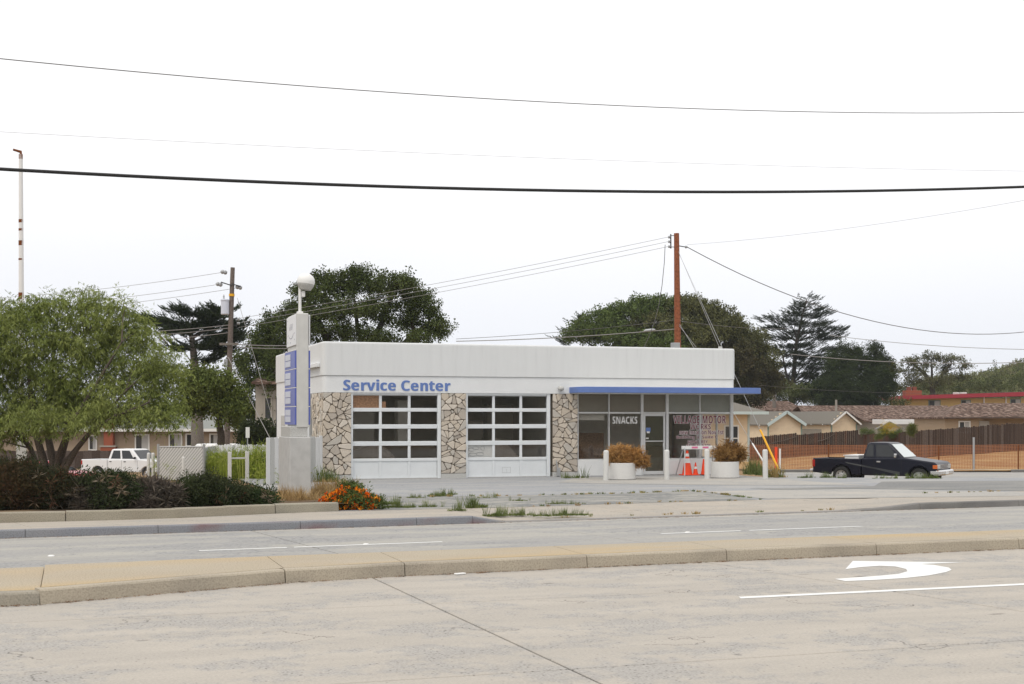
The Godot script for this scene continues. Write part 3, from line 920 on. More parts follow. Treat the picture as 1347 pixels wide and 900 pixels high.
func stone_field(parent: Node, w: float, h: float, o: Vector3, ax: Vector3, az: Vector3, sd: int, size := 0.215) -> void:
	var r := RandomNumberGenerator.new()
	r.seed = sd
	# random breaks: each block is split across its length until the pieces are stone-sized
	var todo := [PackedVector2Array([Vector2(0, 0), Vector2(w, 0), Vector2(w, h), Vector2(0, h)])]
	var done := []
	while todo:
		var poly: PackedVector2Array = todo.pop_back()
		var area := 0.0
		var mid := Vector2.ZERO
		for k in poly.size():
			area += poly[k].cross(poly[(k + 1) % poly.size()]) * 0.5
			mid += poly[k] / poly.size()
		if absf(area) < 0.042 + 0.09 * r.randf() * r.randf() or poly.size() < 3:
			done.append(poly); continue
		var long := Vector2.RIGHT
		var best := 0.0
		for k in 12:
			var dir := Vector2.from_angle(PI * k / 12.0)
			var lo := 1e9
			var hi := -1e9
			for q in poly: lo = minf(lo, q.dot(dir)); hi = maxf(hi, q.dot(dir))
			if hi - lo > best: best = hi - lo; long = dir
		var d := long.rotated(r.randfn() * 0.24)
		var off := mid.dot(d) + best * 0.13 * r.randfn()
		var halves := [PackedVector2Array(), PackedVector2Array()]
		for k in poly.size():
			var p := poly[k]
			var q := poly[(k + 1) % poly.size()]
			var sp := p.dot(d) - off
			var sq := q.dot(d) - off
			halves[0 if sp <= 0.0 else 1].append(p)
			if sp * sq < 0.0:
				var x := p.lerp(q, sp / (sp - sq))
				halves[0].append(x); halves[1].append(x)
		if halves[0].size() < 3 or halves[1].size() < 3: done.append(poly); continue
		todo.append_array(halves)
	for poly in done:
		var got := Geometry2D.offset_polygon(poly, -0.0055 - r.randf() * 0.005, Geometry2D.JOIN_MITER)
		if got.is_empty(): continue
		var p2: PackedVector2Array = got[0]
		if p2.size() < 3: continue
		var ctr := Vector2.ZERO
		for q in p2: ctr += q / p2.size()
		var rough := PackedVector2Array()                  # knock the sharp corners off
		for k in p2.size():
			var pr := p2[(k + p2.size() - 1) % p2.size()]
			var nx := p2[(k + 1) % p2.size()]
			if minf((p2[k] - pr).length(), (p2[k] - nx).length()) < 0.02:
				rough.append(p2[k].lerp(ctr, 0.02)); continue
			rough.append(p2[k].lerp(pr, 0.10 + 0.14 * r.randf()).lerp(ctr, 0.02 * r.randf()))
			rough.append(p2[k].lerp(nx, 0.10 + 0.14 * r.randf()).lerp(ctr, 0.02 * r.randf()))
		if Geometry2D.triangulate_polygon(rough).is_empty(): rough = p2
		var mb := MB.new()
		mb.prism(rough, o, ax, Vector3.UP, az * (0.035 + 0.045 * r.randf()), 0.010)
		part("stone", mb, M["stone%d" % r.randi_range(0, 4)], parent)
func words(text: String, parent: Node, m: Material, x0: float, x1: float, y0: float, y1: float, z: float, weight := 400, bold := 0.0, deep := 0.01, called := "lettering", turn := 0.0) -> MeshInstance3D:
	var sf := SystemFont.new()
	sf.font_names = PackedStringArray(["Droid Sans"])
	sf.font_weight = weight
	var fv := FontVariation.new()
	fv.base_font = sf
	var tm := TextMesh.new()
	tm.text = text
	tm.font = fv
	tm.font_size = 48
	tm.pixel_size = 0.01
	tm.depth = 0.02
	tm.material = m
	var o := MeshInstance3D.new()
	o.name = called
	o.mesh = tm
	parent.add_child(o, true)
	var bb := tm.get_aabb()
	var s := Vector3((x1 - x0) / maxf(bb.size.x, 0.01), (y1 - y0) / maxf(bb.size.y, 0.01), deep / 0.02)
	o.scale = s
	o.position = Vector3((x0 + x1) * 0.5 - bb.get_center().x * s.x, (y0 + y1) * 0.5 - bb.get_center().y * s.y, z)
	return o

func station() -> void:
	var st := thing("service_station", "white flat-roofed service station with stone piers, two garage doors and a blue canopy", "service station", Vector3(7.68, 0.15, -42.65))
	var LX := 14.83
	var D := 10.4
	# parapet, fascia
	var up := MB.new()
	shell([[3.385, 0.2], [3.385, -0.03], [4.41, -0.03], [4.445, -0.022], [4.466, -0.004], [4.475, 0.03], [4.475, 0.24], [4.15, 0.26]], 0.0, LX, -D, 0.0, 0.16, up)
	var pr := part("parapet", up, M.stucco, st)
	var roof := MB.new()
	roof.bb(0.2, LX - 0.2, 4.05, 4.16, -D + 0.2, -0.2)
	part("roof", roof, M.roof_grey, pr)
	for k in 13:                                             # upright sheet joints of the parapet cladding
		var jm := MB.new()
		var jx := 1.2 + k * 1.08
		jm.bb(jx, jx + 0.045, 3.42, 4.36, 0.0285, 0.0335)
		part("cover_strip", jm, M.stucco, pr)
	var fa := MB.new()
	shell([[2.83, 0.24], [2.83, 0.0], [3.392, 0.0]], 0.0, LX, -D, 0.0, 0.16, fa)
	part("fascia", fa, M.stucco_low, st)
	var led := MB.new()
	shell([[3.372, 0.0], [3.372, -0.018], [3.388, -0.018]], 0.0, LX, -D, 0.0, 0.16, led)
	part("drip_edge", led, M.alu_grey, st)
	# walls below the fascia
	var wl := MB.new()
	wl.bb(0.0, 0.2, 0.0, 2.83, -D, -2.05)
	wl.bb(0.0, LX, 0.0, 2.83, -D, -D + 0.2)
	wl.bb(LX - 0.2, LX, 0.0, 2.83, -D, -2.6)
	part("wall", wl, M.stucco_low, st)
	var inn := MB.new()
	inn.bb(0.22, LX - 0.22, 2.76, 2.82, -D + 0.22, -0.25)
	inn.bb(0.21, LX - 0.21, 0.01, 2.8, -D + 0.21, -D + 0.25)
	inn.bb(0.21, 0.25, 0.01, 2.8, -D + 0.21, -0.3)
	inn.bb(8.45, 8.6, 0.01, 2.8, -D + 0.21, -0.3)
	part("inner_wall", inn, M.workshop_wall, st)
	var off := MB.new()
	off.bb(8.61, 8.66, 0.01, 2.8, -4.6, -0.3)
	off.bb(8.61, LX - 0.3, 0.01, 2.8, -4.7, -4.6)
	off.bb(LX - 0.25, LX - 0.21, 0.01, 2.8, -4.6, -2.62)
	part("office_wall", off, M.office_wall, st)
	var fl := MB.new()
	fl.bb(0.02, LX - 0.02, -0.1, 0.015, -D + 0.02, -0.06)
	part("floor", fl, M.floor_inside, st)
	var reflection_drape := MB.new()                                      # added wavy sheet imitating draped reflections in the panes, with stored goods inside
	for i in 60:
		for j in 8:
			var q := []
			for f in [[i, j], [i + 1, j], [i + 1, j + 1], [i, j + 1]]:
				var x: float = 0.4 + f[0] * 0.13
				var hgt := 0.75 + 0.35 * sin(x * 1.3) + 0.2 * sin(x * 3.1 + 1.0)
				q.append(Vector3(x, 0.02 + f[1] / 8.0 * hgt, -1.0 - 0.25 * f[1] / 8.0 + 0.12 * sin(x * 7.0 + f[1] * 0.5) * (1.0 - f[1] / 9.0)))
			reflection_drape.quadf(q[0], q[1], q[2], q[3], Vector3(0, 0.3, 1))
	part("reflection_sheet", reflection_drape, M.reflection_drape, st)
	for e in [[1.2, 2.4, 0.0, 2.3, -3.2], [5.4, 6.2, 0.0, 1.9, -2.6], [6.6, 7.6, 0.0, 2.5, -3.4], [3.0, 3.4, 1.2, 2.6, -2.2]]:
		var shf := MB.new()
		shf.bb(e[0], e[1], e[2], e[3], e[4] - 0.5, e[4], 0.02)
		part("cupboard", shf, M.taupe if e[0] > 5.0 else M.office_wall, st)
	# side window of the office
	var sw := MB.new()
	sw.bb(LX - 0.12, LX - 0.02, 0.0, 0.56, -2.6, -0.1)
	part("sill_wall", sw, M.white_paint, st)
	var sp := MB.new()
	sp.bb(LX - 0.08, LX - 0.072, 0.56, 2.83, -2.6, -0.1)
	part("pane", sp, M.glass, st)
	var sm := MB.new()
	for e in [-0.09, -1.3, -2.58]: sm.bb(LX - 0.1, LX - 0.04, 0.56, 2.83, e - 0.03, e + 0.03)
	sm.bb(LX - 0.101, LX - 0.039, 2.15, 2.21, -2.6, -0.1)
	part("mullion", sm, M.alu, st)
	# stone piers
	for e in [[0.0, 0.93, 61], [3.955, 4.815, 62], [7.89, 8.8, 63]]:
		var back := MB.new()
		back.bb(e[0] + 0.005, e[1] - 0.005, 0.15, 2.825, -0.3, -0.035)
		if e[0] == 0.0: back.bb(0.035, 0.3, 0.15, 2.825, -2.05, -0.3)
		var pier := part("stone_pier", back, M.mortar, st)
		stone_field(pier, e[1] - e[0], 2.67, Vector3(e[0], 0.155, -0.035), Vector3.RIGHT, Vector3.BACK, e[2])
		if e[0] == 0.0: stone_field(pier, 2.0, 2.67, Vector3(0.035, 0.155, -2.03), Vector3.BACK, Vector3.LEFT, 65)
		var foot := MB.new()
		foot.bb(e[0] + 0.004, e[1] - 0.004, -0.05, 0.15, -0.33, 0.012, 0.01)
		if e[0] == 0.0: foot.bb(-0.012, 0.3, -0.05, 0.15, -2.05, -0.33, 0.01)
		part("plinth", foot, M.old_white, pier)
	# garage doors
	for di in 2:
		var x0: float = [0.94, 4.83][di]
		var wd: float = 3.0 if di == 0 else 2.97
		var door := Node3D.new()
		door.name = "garage_door"
		st.add_child(door, true)
		door.position = Vector3(x0, 0, 0)
		door.set_meta("label", ["garage door with a plywood sheet in its top corner pane", "garage door with a scrawled white board in its lowest pane"][di])
		var jamb := MB.new()
		jamb.bb(-0.02, 0.05, 0.0, 2.83, -0.14, -0.03, 0.006)
		jamb.bb(wd - 0.1, wd + 0.015, 0.0, 2.83, -0.14, -0.035, 0.006)
		jamb.bb(0.05, wd - 0.1, 2.77, 2.83, -0.14, -0.04, 0.006)
		part("jamb", jamb, M.door_paint, door)
		var cols := [[0.05, 0.93], [1.02, 1.9], [1.99, wd - 0.11]]
		var rws := [[2.33, 2.74], [1.79, 2.21], [1.235, 1.65], [0.675, 1.09]]
		for e in [[2.74, 2.785], [2.21, 2.33], [1.65, 1.79], [1.09, 1.235], [0.575, 0.675], [0.0, 0.07]]:
			var rm := MB.new()
			rm.bb(0.051, wd - 0.101, e[0], e[1], -0.16, -0.085, 0.008)
			if e[1] - e[0] > 0.11: rm.bb(0.06, wd - 0.11, (e[0] + e[1]) * 0.5 - 0.004, (e[0] + e[1]) * 0.5 + 0.004, -0.09, -0.083)
			part("rail", rm, M.door_paint, door)
		for e in [[0.93, 1.02], [1.9, 1.99]]:
			for q in rws + [[0.07, 0.575]]:
				var sm2 := MB.new()
				sm2.bb(e[0], e[1], q[0] + 0.001, q[1] - 0.001, -0.155, -0.092, 0.006)
				part("stile", sm2, M.door_paint, door)
		for ci in 3:
			for ri in 4:
				var pm := MB.new()
				var board := di == 0 and ci == 0 and ri == 0
				var white := di == 1 and ci == 0 and ri == 3
				pm.bb(cols[ci][0] + 0.001, cols[ci][1] - 0.001, rws[ri][0] + 0.001, rws[ri][1] - 0.001, -0.135, -0.128)
				var pn := part("pane", pm, M.plywood if board else M.old_white if white else M.glass, door)
				if board: pn.set_meta("label", "plywood sheet in place of a pane")
				if white:
					pn.set_meta("label", "white board with grey scrawl in place of a pane")
			var pb := MB.new()
			pb.bb(cols[ci][0] + 0.002, cols[ci][1] - 0.002, 0.071, 0.574, -0.15, -0.108, 0.004)
			part("panel", pb, M.door_paint, door)
		if di == 0:
			var scrap := MB.new()
			scrap.bb(1.03, 1.16, 2.335, 2.54, -0.127, -0.12)
			part("plywood_scrap", scrap, M.plywood, door)
		else:
			var scr := MB.new()
			for e in [[0.2, 0.95, 0.10, 0.055], [0.36, 1.0, 0.12, 0.05], [0.6, 0.99, 0.07, 0.07], [0.25, 0.78, 0.14, 0.05], [0.5, 0.80, 0.13, 0.06]]:
				var lp := []
				for k in 15:
					var an := TAU * k / 14.0
					lp.append(Vector3(e[0] + cos(an) * e[2], e[1] + sin(an) * e[3], -0.126))
				scr.tube(lp, [0.011], 4, false)
			scr.bb(0.09, 0.9, 0.70, 0.72, -0.1278, -0.1265)
			part("scrawl", scr, M.alu_grey, door)
			var hatch := MB.new()
			for e in [[1.28, 1.58, 0.33, 0.337], [1.28, 1.58, 0.15, 0.157], [1.28, 1.287, 0.15, 0.33], [1.573, 1.58, 0.15, 0.33], [1.44, 1.447, 0.15, 0.28]]: hatch.bb(e[0], e[1], e[2], e[3], -0.109, -0.105)
			part("vent_grille", hatch, M.alu_grey, door)
	# storefront
	var base := MB.new()
	base.bb(8.81, 11.2, 0.0, 0.545, -0.2, -0.03, 0.01)
	base.bb(12.22, LX - 0.005, 0.0, 0.545, -0.2, -0.03, 0.01)
	part("sill_wall", base, M.white_paint, st)
	var xs := [8.81, 9.99, 11.24, 12.2, 13.47, 14.72]
	for i in 6:
		var mm := MB.new()
		var wdt: float = [0.04, 0.035, 0.09, 0.1, 0.035, 0.1][i]
		var lo: float = 0.0 if i == 2 or i == 3 else 0.546
		mm.bb(xs[i] - wdt * 0.5 + (0.02 if i == 0 else 0.0), xs[i] + wdt * 0.5 + (0.02 if i == 0 else 0.0), lo, 2.829, -0.16, -0.04, 0.006)
		part("mullion", mm, M.alu, st)
	for i in 5:
		var a: float = xs[i] + 0.055
		var b: float = xs[i + 1] - 0.055
		if i in [0, 3]: b += 0.035
		if i in [1, 4]: a -= 0.035
		var tr := MB.new()
		tr.bb(a, b, 2.152, 2.208, -0.15, -0.05, 0.005)
		part("transom", tr, M.alu, st)
		var tp := MB.new()
		tp.bb(a, b, 2.21, 2.828, -0.105, -0.098)
		part("pane", tp, M.glass, st)
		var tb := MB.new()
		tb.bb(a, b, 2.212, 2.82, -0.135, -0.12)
		part("blind_board", tb, M.taupe if i < 3 else M.greenish, st)  # the greenish boards stand in for see-through, reflecting panes
		if i == 2: continue
		var sl := MB.new()
		sl.bb(a, b, 0.547, 0.585, -0.15, -0.05, 0.005)
		part("sill", sl, M.alu, st)
		var pn := MB.new()
		pn.bb(a, b, 0.587, 2.15, -0.105, -0.098)
		part("pane", pn, M.glass, st)
	var hb := MB.new()                                      # pale band behind the top of the first window
	hb.bb(8.88, 9.97, 1.93, 2.13, -0.5, -0.46)
	part("light_box", hb, M.office_wall, st)
	var cab := MB.new()
	cab.bb(9.0, 11.0, 0.02, 1.45, -3.6, -3.0, 0.02)
	cab.bb(12.6, 13.4, 0.02, 0.95, -3.4, -2.6, 0.02)
	part("counter", cab, M.plywood, st)
	# entrance door
	var dr := Node3D.new()
	dr.name = "door"
	st.add_child(dr)
	dr.position = Vector3(11.3, 0, 0)
	for e in [["stile", 0.0, 0.07, 0.02, 2.148], ["stile", 0.76, 0.83, 0.02, 2.148], ["rail", 0.071, 0.759, 0.02, 0.14], ["rail", 0.071, 0.759, 2.07, 2.147], ["rail", 0.071, 0.759, 1.17, 1.205]]:
		var q := MB.new()
		q.bb(e[1], e[2], e[3], e[4], -0.13, -0.075, 0.006)
		part(e[0], q, M.alu, dr)
	for e in [[0.141, 1.169], [1.206, 2.069]]:
		var q := MB.new()
		q.bb(0.072, 0.758, e[0], e[1], -0.106, -0.099)
		part("pane", q, M.tinted, dr)
	var hd := MB.new()
	hd.tube([Vector3(0.72, 0.85, -0.07), Vector3(0.72, 0.86, -0.01), Vector3(0.72, 1.1, -0.01), Vector3(0.72, 1.11, -0.07)], [0.011], 6)
	part("handle", hd, M.chrome, dr)
	var bl := MB.new()
	bl.bb(0.10, 0.27, 1.52, 1.66, -0.098, -0.096)
	var sk := part("sticker", bl, M.letter_blue, dr)
	var wh := MB.new()
	wh.bb(0.13, 0.24, 1.47, 1.53, -0.0955, -0.094)
	wh.bb(0.09, 0.20, 1.27, 1.31, -0.0955, -0.094)
	part("sticker", wh, M.white_plain, dr)
	var cl := MB.new()
	cl.bb(0.2, 0.62, 2.16, 2.2, -0.045, -0.02, 0.004)
	part("door_closer", cl, M.alu, dr)
	# lettering
	words("Service Center", st, M.letter_blue, 0.66, 4.25, 2.895, 3.26, 0.008, 800, 0.0, 0.012)
	words("Service Center", st, M.letter_blue, 0.676, 4.266, 2.892, 3.257, 0.0072, 800, 0.0, 0.012)
	words("SNACKS", st, M.white_plain, 10.13, 11.07, 1.80, 2.05, -0.094, 700, 0.4, 0.004)
	var V := 42.74
	for e in [["VILLAGE MOTOR", 886, 955, 547.0, 557.3, 0], ["WORKS", 908, 935, 557.8, 565.0, 0], ["new location Nov 1st", 894, 952, 565.5, 571.8, 1], ["Building in Suite C", 890, 944, 572.8, 578.4, 1], ["MONTEREY", 905, 931, 579.3, 583.3, 2], ["831 649-5106", 903, 935, 584.0, 588.3, 2]]:
		var a := VP(e[1], e[4], V)
		var b := VP(e[2], e[3], V)
		var x0 := a.x - 7.68
		var x1 := b.x - 7.68
		var y0 := a.y - 0.15
		var y1 := b.y - 0.15
		var wd: float = 0.011 if y1 - y0 > 0.15 else 0.008
		for k in 4:
			var sh: Vector2 = [Vector2(-1, -0.7), Vector2(1, -0.7), Vector2(-1, 0.8), Vector2(1, 0.8)][k] * wd
			words(e[0], st, M.white_plain, x0 + sh.x, x1 + sh.x, y0 + sh.y, y1 + sh.y, -0.0965 + k * 0.0003, 700, 0.0, 0.001, "painted_outline")
		words(e[0], st, M.maroon, x0, x1, y0, y1, -0.0925, 700, 0.0, 0.002, "painted_sign")
	# canopy
	var c0 := VP(751, 513, 42.5)
	var c1 := VP(1007, 513, 41.6)
	var yt := VP(860, 509.3, 41.6).y - 0.15
	var yb := VP(860, 517.2, 41.6).y - 0.15
	var cn := MB.new()
	shell([[yb, 0.012], [yb + 0.012, 0.0], [yt - 0.012, 0.0], [yt, 0.012]], c0.x - 7.68, c1.x - 7.68, -2.4, 1.05, 0.45, cn)
	var can := part("canopy", cn, M.blue, st)
	var so := MB.new()
	so.rings([round_rect(c0.x - 7.68, c1.x - 7.68, -2.4, 1.05, 0.45, yb + 0.006, 0.011), round_rect(c0.x - 7.68, c1.x - 7.68, -2.4, 1.05, 0.45, yb + 0.012, 0.02)], true, true)
	part("soffit", so, M.soffit, can)
	var tpm := MB.new()
	tpm.rings([round_rect(c0.x - 7.68, c1.x - 7.68, -2.4, 1.05, 0.45, yt - 0.01, 0.02), round_rect(c0.x - 7.68, c1.x - 7.68, -2.4, 1.05, 0.45, yt - 0.004, 0.03)], true, true)
	part("canopy_top", tpm, M.old_white, can)
	# small fittings
	var lampm := MB.new()
	var lp := VP(738, 512, 42.55)
	lampm.lathe([[0.05, -0.05], [0.1, -0.03], [0.11, 0.05], [0.06, 0.1], [0.0, 0.11]], Vector3(lp.x - 7.68, lp.y - 0.15, 0.1), 12, Basis(), true)
	part("wall_lamp", lampm, M.old_white, st)
	var arm := MB.new()
	arm.bb(-0.16, -0.032, 3.66, 3.79, -2.4, -0.35, 0.01)
	part("cable_duct", arm, M.stucco_low, st)
	var vent := MB.new()
	var vp := VP(888.5, 451, 47.0)
	vent.bb(vp.x - 7.68 - 0.14, vp.x - 7.68 + 0.14, 4.15, vp.y - 0.15, -4.5, -4.22, 0.01)
	part("roof_vent", vent, M.galvanised, pr)
	var anc := MB.new()
	var ap := VP(947.5, 456, 42.9)
	anc.bb(ap.x - 7.68 - 0.06, ap.x - 7.68 + 0.05, 4.4, 4.56, -0.3, -0.2, 0.01)
	part("anchor", anc, M.old_white, pr)
	var meter := MB.new()
	meter.bb(8.02, 8.13, 0.02, 0.3, 0.02, 0.12, 0.01)
	meter.tube([Vector3(8.05, 0.25, 0.07), Vector3(8.0, 0.55, 0.04)], [0.02], 6)
	part("tap_box", meter, M.galvanised, st)
	var pipe := MB.new()
	pipe.tube([Vector3(-0.04, 0.0, -2.12), Vector3(-0.04, 2.83, -2.12)], [0.05], 8)
	part("downpipe", pipe, M.alu_grey, st)
	var wd2 := MB.new()
	wd2.bb(-0.03, 0.02, 0.0, 2.1, -8.9, -8.0, 0.008)
	part("side_door", wd2, M.old_white, st)

# ---------------------------------------------------------------- things round the forecourt
func cyl(parent: Node, called: String, m: Material, a: Vector3, b: Vector3, r0: float, r1 := -1.0, sides := 10) -> MeshInstance3D:
	var mb := MB.new()
	mb.tube([a, b], [r0, r0 if r1 < 0.0 else r1], sides)
	return part(called, mb, m, parent)
func pylon() -> void:
	var t := thing("pylon_sign", "grey-white pillar sign with blue price panels on a concrete plinth", "sign", Vector3(4.86, 0.15, -31.35))
	var b := MB.new()
	b.bb(0.0, 0.5, -0.1, 1.55, -1.75, 0.0, 0.015)
	part("plinth", b, M.plinth, t)
	var nk := MB.new()
	nk.bb(0.03, 0.44, 1.55, 1.8, -1.6, -0.12, 0.01)
	part("neck", nk, M.old_white, t)
	var w := MB.new()
	w.bb(0.18, 0.465, 1.77, 4.485, -1.5, -0.1, 0.02)
	var body := part("cabinet", w, M.sign_white, t)
	for s in [0, 1]:                                         # the two faces look up and down the road
		var x0: float = 0.14 if s == 0 else 0.466
		var face := Node3D.new()
		face.name = "price_panel"
		t.add_child(face, true)
		for k in 4:
			var y0: float = 1.84 + k * 0.445
			var c := MB.new()
			c.bb(x0, x0 + 0.039, y0, y0 + 0.425, -1.7, -0.12, 0.006)
			part("price_field", c, M.sign_blue, face)
			for q in [[0.06, 0.2], [0.215, 0.36]]:
				var f := MB.new()
				var xs: float = x0 - 0.012 if s == 0 else x0 + 0.04
				f.bb(xs, xs + 0.011, y0 + q[0], y0 + q[1], -1.55, -0.75, 0.003)
				part("price_card", f, M.card_grey, face)
			var ln := MB.new()
			ln.bb(x0 - 0.002, x0 + 0.03, y0 + 0.426, y0 + 0.444, -1.7, -0.12)
			part("divider", ln, M.white_plain, face)
		var hd := MB.new()
		hd.bb(x0 + 0.015, x0 + 0.0385, 3.73, 4.45, -1.48, -0.13, 0.004)
		var head := part("header_panel", hd, M.sign_face, t)
		var lg := MB.new()                                    # what is left of the faded print: a curved smile, a scribbled name, small stars
		var xf: float = x0 + 0.0125 if s == 0 else x0 + 0.0395
		var arc := []
		for k in 13:
			var an := PI * (1.08 + 0.84 * k / 12.0)
			arc.append(Vector3(xf, 4.07 + 0.16 * sin(an), -0.8 + 0.38 * cos(an)))
		for k in 12: lg.bar(arc[k], arc[k + 1], 0.004, 0.018)
		for k in 8:
			var za: float = -1.05 + k * 0.065
			lg.bar(Vector3(xf, 4.12 + 0.05 * (k % 2), za), Vector3(xf, 4.26 - 0.07 * ((k + 1) % 2), za + 0.06), 0.004, 0.012)
		for q in [[-1.35, 4.35], [-1.3, 3.98], [-0.25, 4.0], [-0.28, 3.85], [-1.32, 3.82], [-0.9, 3.8]]: lg.bb(xf - 0.002, xf + 0.002, q[1], q[1] + 0.035, q[0], q[0] + 0.04)
		part("faded_print", lg, M.print_grey, head)
	var lamp := thing("sign_lamp", "domed white lamp on a short post above the pillar sign", "lamp", Vector3(5.14, 4.63, -31.6))
	cyl(lamp, "post", M.white_plain, Vector3(0, 0, 0), Vector3(0, 0.75, 0), 0.036)
	var pb := MB.new()
	pb.bb(-0.07, 0.07, 0.0, 0.05, -0.07, 0.07, 0.01)
	part("foot", pb, M.white_plain, lamp)
	var dm := MB.new()
	dm.lathe([[0.205, -0.03], [0.215, 0.03], [0.2, 0.1], [0.16, 0.165], [0.09, 0.21], [0.0, 0.222]], Vector3(0.14, 0.74, 0), 20, Basis(Vector3.BACK, -0.12), true)
	part("dome", dm, M.white_plain, lamp)
	var sk := MB.new()
	sk.lathe([[0.206, -0.03], [0.195, -0.07], [0.14, -0.17], [0.0, -0.18]], Vector3(0.14, 0.74, 0), 20, Basis(Vector3.BACK, -0.12))
	part("diffuser", sk, M.old_white, lamp)
	var ya := MB.new()
	ya.bb(-0.16, 0.12, 0.69, 0.725, -0.03, 0.03, 0.006)
	part("yoke", ya, M.alu_grey, lamp)
	var cb := MB.new()
	cb.bb(0.04, 0.12, 0.4, 0.54, -0.04, 0.04, 0.01)
	part("junction_box", cb, M.white_plain, lamp)

func bollard(at: Vector3, label: String, h := 0.97, r := 0.085) -> void:
	var t := thing("bollard", label, "bollard", at, 0.0, "white bollards round the station")
	var b := MB.new()
	b.lathe([[r, -0.05], [r, h - 0.06], [r * 0.92, h - 0.025], [r * 0.6, h - 0.004], [0.0, h]], Vector3.ZERO, 14, Basis(Vector3(rng.randf() - 0.5, 0, rng.randf() - 0.5).normalized(), 0.012), true)
	part("post", b, M.bollard_white, t)
	var f := MB.new()
	f.lathe([[r + 0.03, -0.01], [r + 0.028, 0.008], [r, 0.012]], Vector3.ZERO, 14)
	part("collar", f, M.old_white, t)
func cone(at: Vector3, h: float, label: String, stripes: int, tilt := 0.0) -> void:
	var t := thing("traffic_cone", label, "traffic cone", at)
	t.rotation.z = tilt
	var rb := h * 0.21
	var b := MB.new()
	b.box(Vector3(0, 0.015, 0), Vector3(rb * 2.5, 0.03, rb * 2.5), Basis(), 0.008)
	part("base", b, M.cone_orange if stripes else M.black, t)
	var c := MB.new()
	c.lathe([[rb, 0.03], [rb * 0.2, h], [rb * 0.12, h], [rb * 0.1, h - 0.03]], Vector3.ZERO, 14)
	part("cone", c, M.cone_orange, t)
	for k in stripes:
		var y0: float = h * [0.5, 0.76][k]
		var y1: float = h * [0.68, 0.88][k]
		var s := MB.new()
		var rr := func(y: float) -> float: return lerpf(rb, rb * 0.2, (y - 0.03) / (h - 0.03)) + 0.003
		s.lathe([[rr.call(y0), y0], [rr.call(y1), y1]], Vector3.ZERO, 14)
		part("reflective_band", s, M.white_plain, t)
func barricade() -> void:
	var a := VP(897, 589, 41.95)
	var b := VP(941, 589, 41.95)
	var t := thing("barricade", "folding barricade with white top board standing behind the traffic cones", "barricade", Vector3((a.x + b.x) * 0.5, 0.15, -41.95))
	var w := b.x - a.x
	var h := a.y - 0.15
	for s in [-1.0, 1.0]:
		var m := MB.new()
		m.bb(-w * 0.5, w * 0.5, h - 0.06, h + 0.06, s * 0.03 - 0.01, s * 0.03 + 0.01, 0.004)
		part("board", m, M.white_plain, t)
		for e in [-1.0, 1.0]:
			var l := MB.new()
			l.bar(Vector3(e * w * 0.43, h, s * 0.05), Vector3(e * w * 0.55, 0.0, s * 0.36), 0.035, 0.035, 0.004)
			part("leg", l, M.galvanised, t)
	for e in [[-0.12, 0.1], [0.2, 0.42]]:
		var p := MB.new()
		p.bb(w * (e[0] - 0.1), w * (e[1] - 0.14), h - 0.03, h + 0.035, 0.0405, 0.043)
		part("painted_word", p, M.pink, t)
func planter(at: Vector3, label: String) -> Node3D:
	var t := thing("planter", label, "planter", at, 0.0, "round white planters before the shop window")
	var p := MB.new()
	p.lathe([[0.44, 0.0], [0.475, 0.02], [0.465, 0.53], [0.45, 0.54], [0.415, 0.54], [0.405, 0.45], [0.0, 0.45]], Vector3.ZERO, 28)
	part("tub", p, M.planter_white, t)
	var s := MB.new()
	s.lathe([[0.404, 0.455], [0.2, 0.49], [0.0, 0.5]], Vector3.ZERO, 16)
	part("soil", s, M.bark_dark, t)
	return t
func board_fence(t: Node3D, a: Vector3, b: Vector3, h: float, wide: float, mats: Array, follow: bool, gap := 0.012, thick := 0.02, uneven := 0.03, step := 0.0) -> void:   # boards as parts; a, b in world
	var d := b - a
	var len2 := Vector2(d.x, d.z).length()
	var dir := Vector3(d.x, 0, d.z) / len2
	var sd := dir.cross(Vector3.UP)
	var n := int(len2 / wide)
	var shared := {}
	for i in n:
		var p := a.lerp(b, (i + 0.5) / n)
		if follow: p.y = ground_at(p) + 0.03
		var hh := h + uneven * (rng.randf() - 0.5) + step * i
		var key := roundi(hh * 40.0)
		var mi := rng.randi_range(0, mats.size() - 1)
		var kk := "%d_%d" % [key, mi]
		if not shared.has(kk):
			var mb := MB.new()
			var w2 := (len2 / n - gap) * 0.5
			mb.prism(PackedVector2Array([Vector2(-w2, 0), Vector2(w2, 0), Vector2(w2, key / 40.0 - 0.035), Vector2(w2 - 0.03, key / 40.0), Vector2(-w2 + 0.03, key / 40.0), Vector2(-w2, key / 40.0 - 0.035)]), -sd * thick * 0.5, dir, Vector3.UP, sd * thick)
			shared[kk] = mb.mesh(mats[mi])
		part("board", shared[kk], mats[mi], t, p - t.position + sd * 0.006 * (rng.randf() - 0.5))
func cam_yaw(alpha: float) -> float:                     # heading: 0 = to the right across the view, positive = turned towards the camera
	var w := W(cos(alpha), 0, -sin(alpha))
	return atan2(-w.z, w.x)

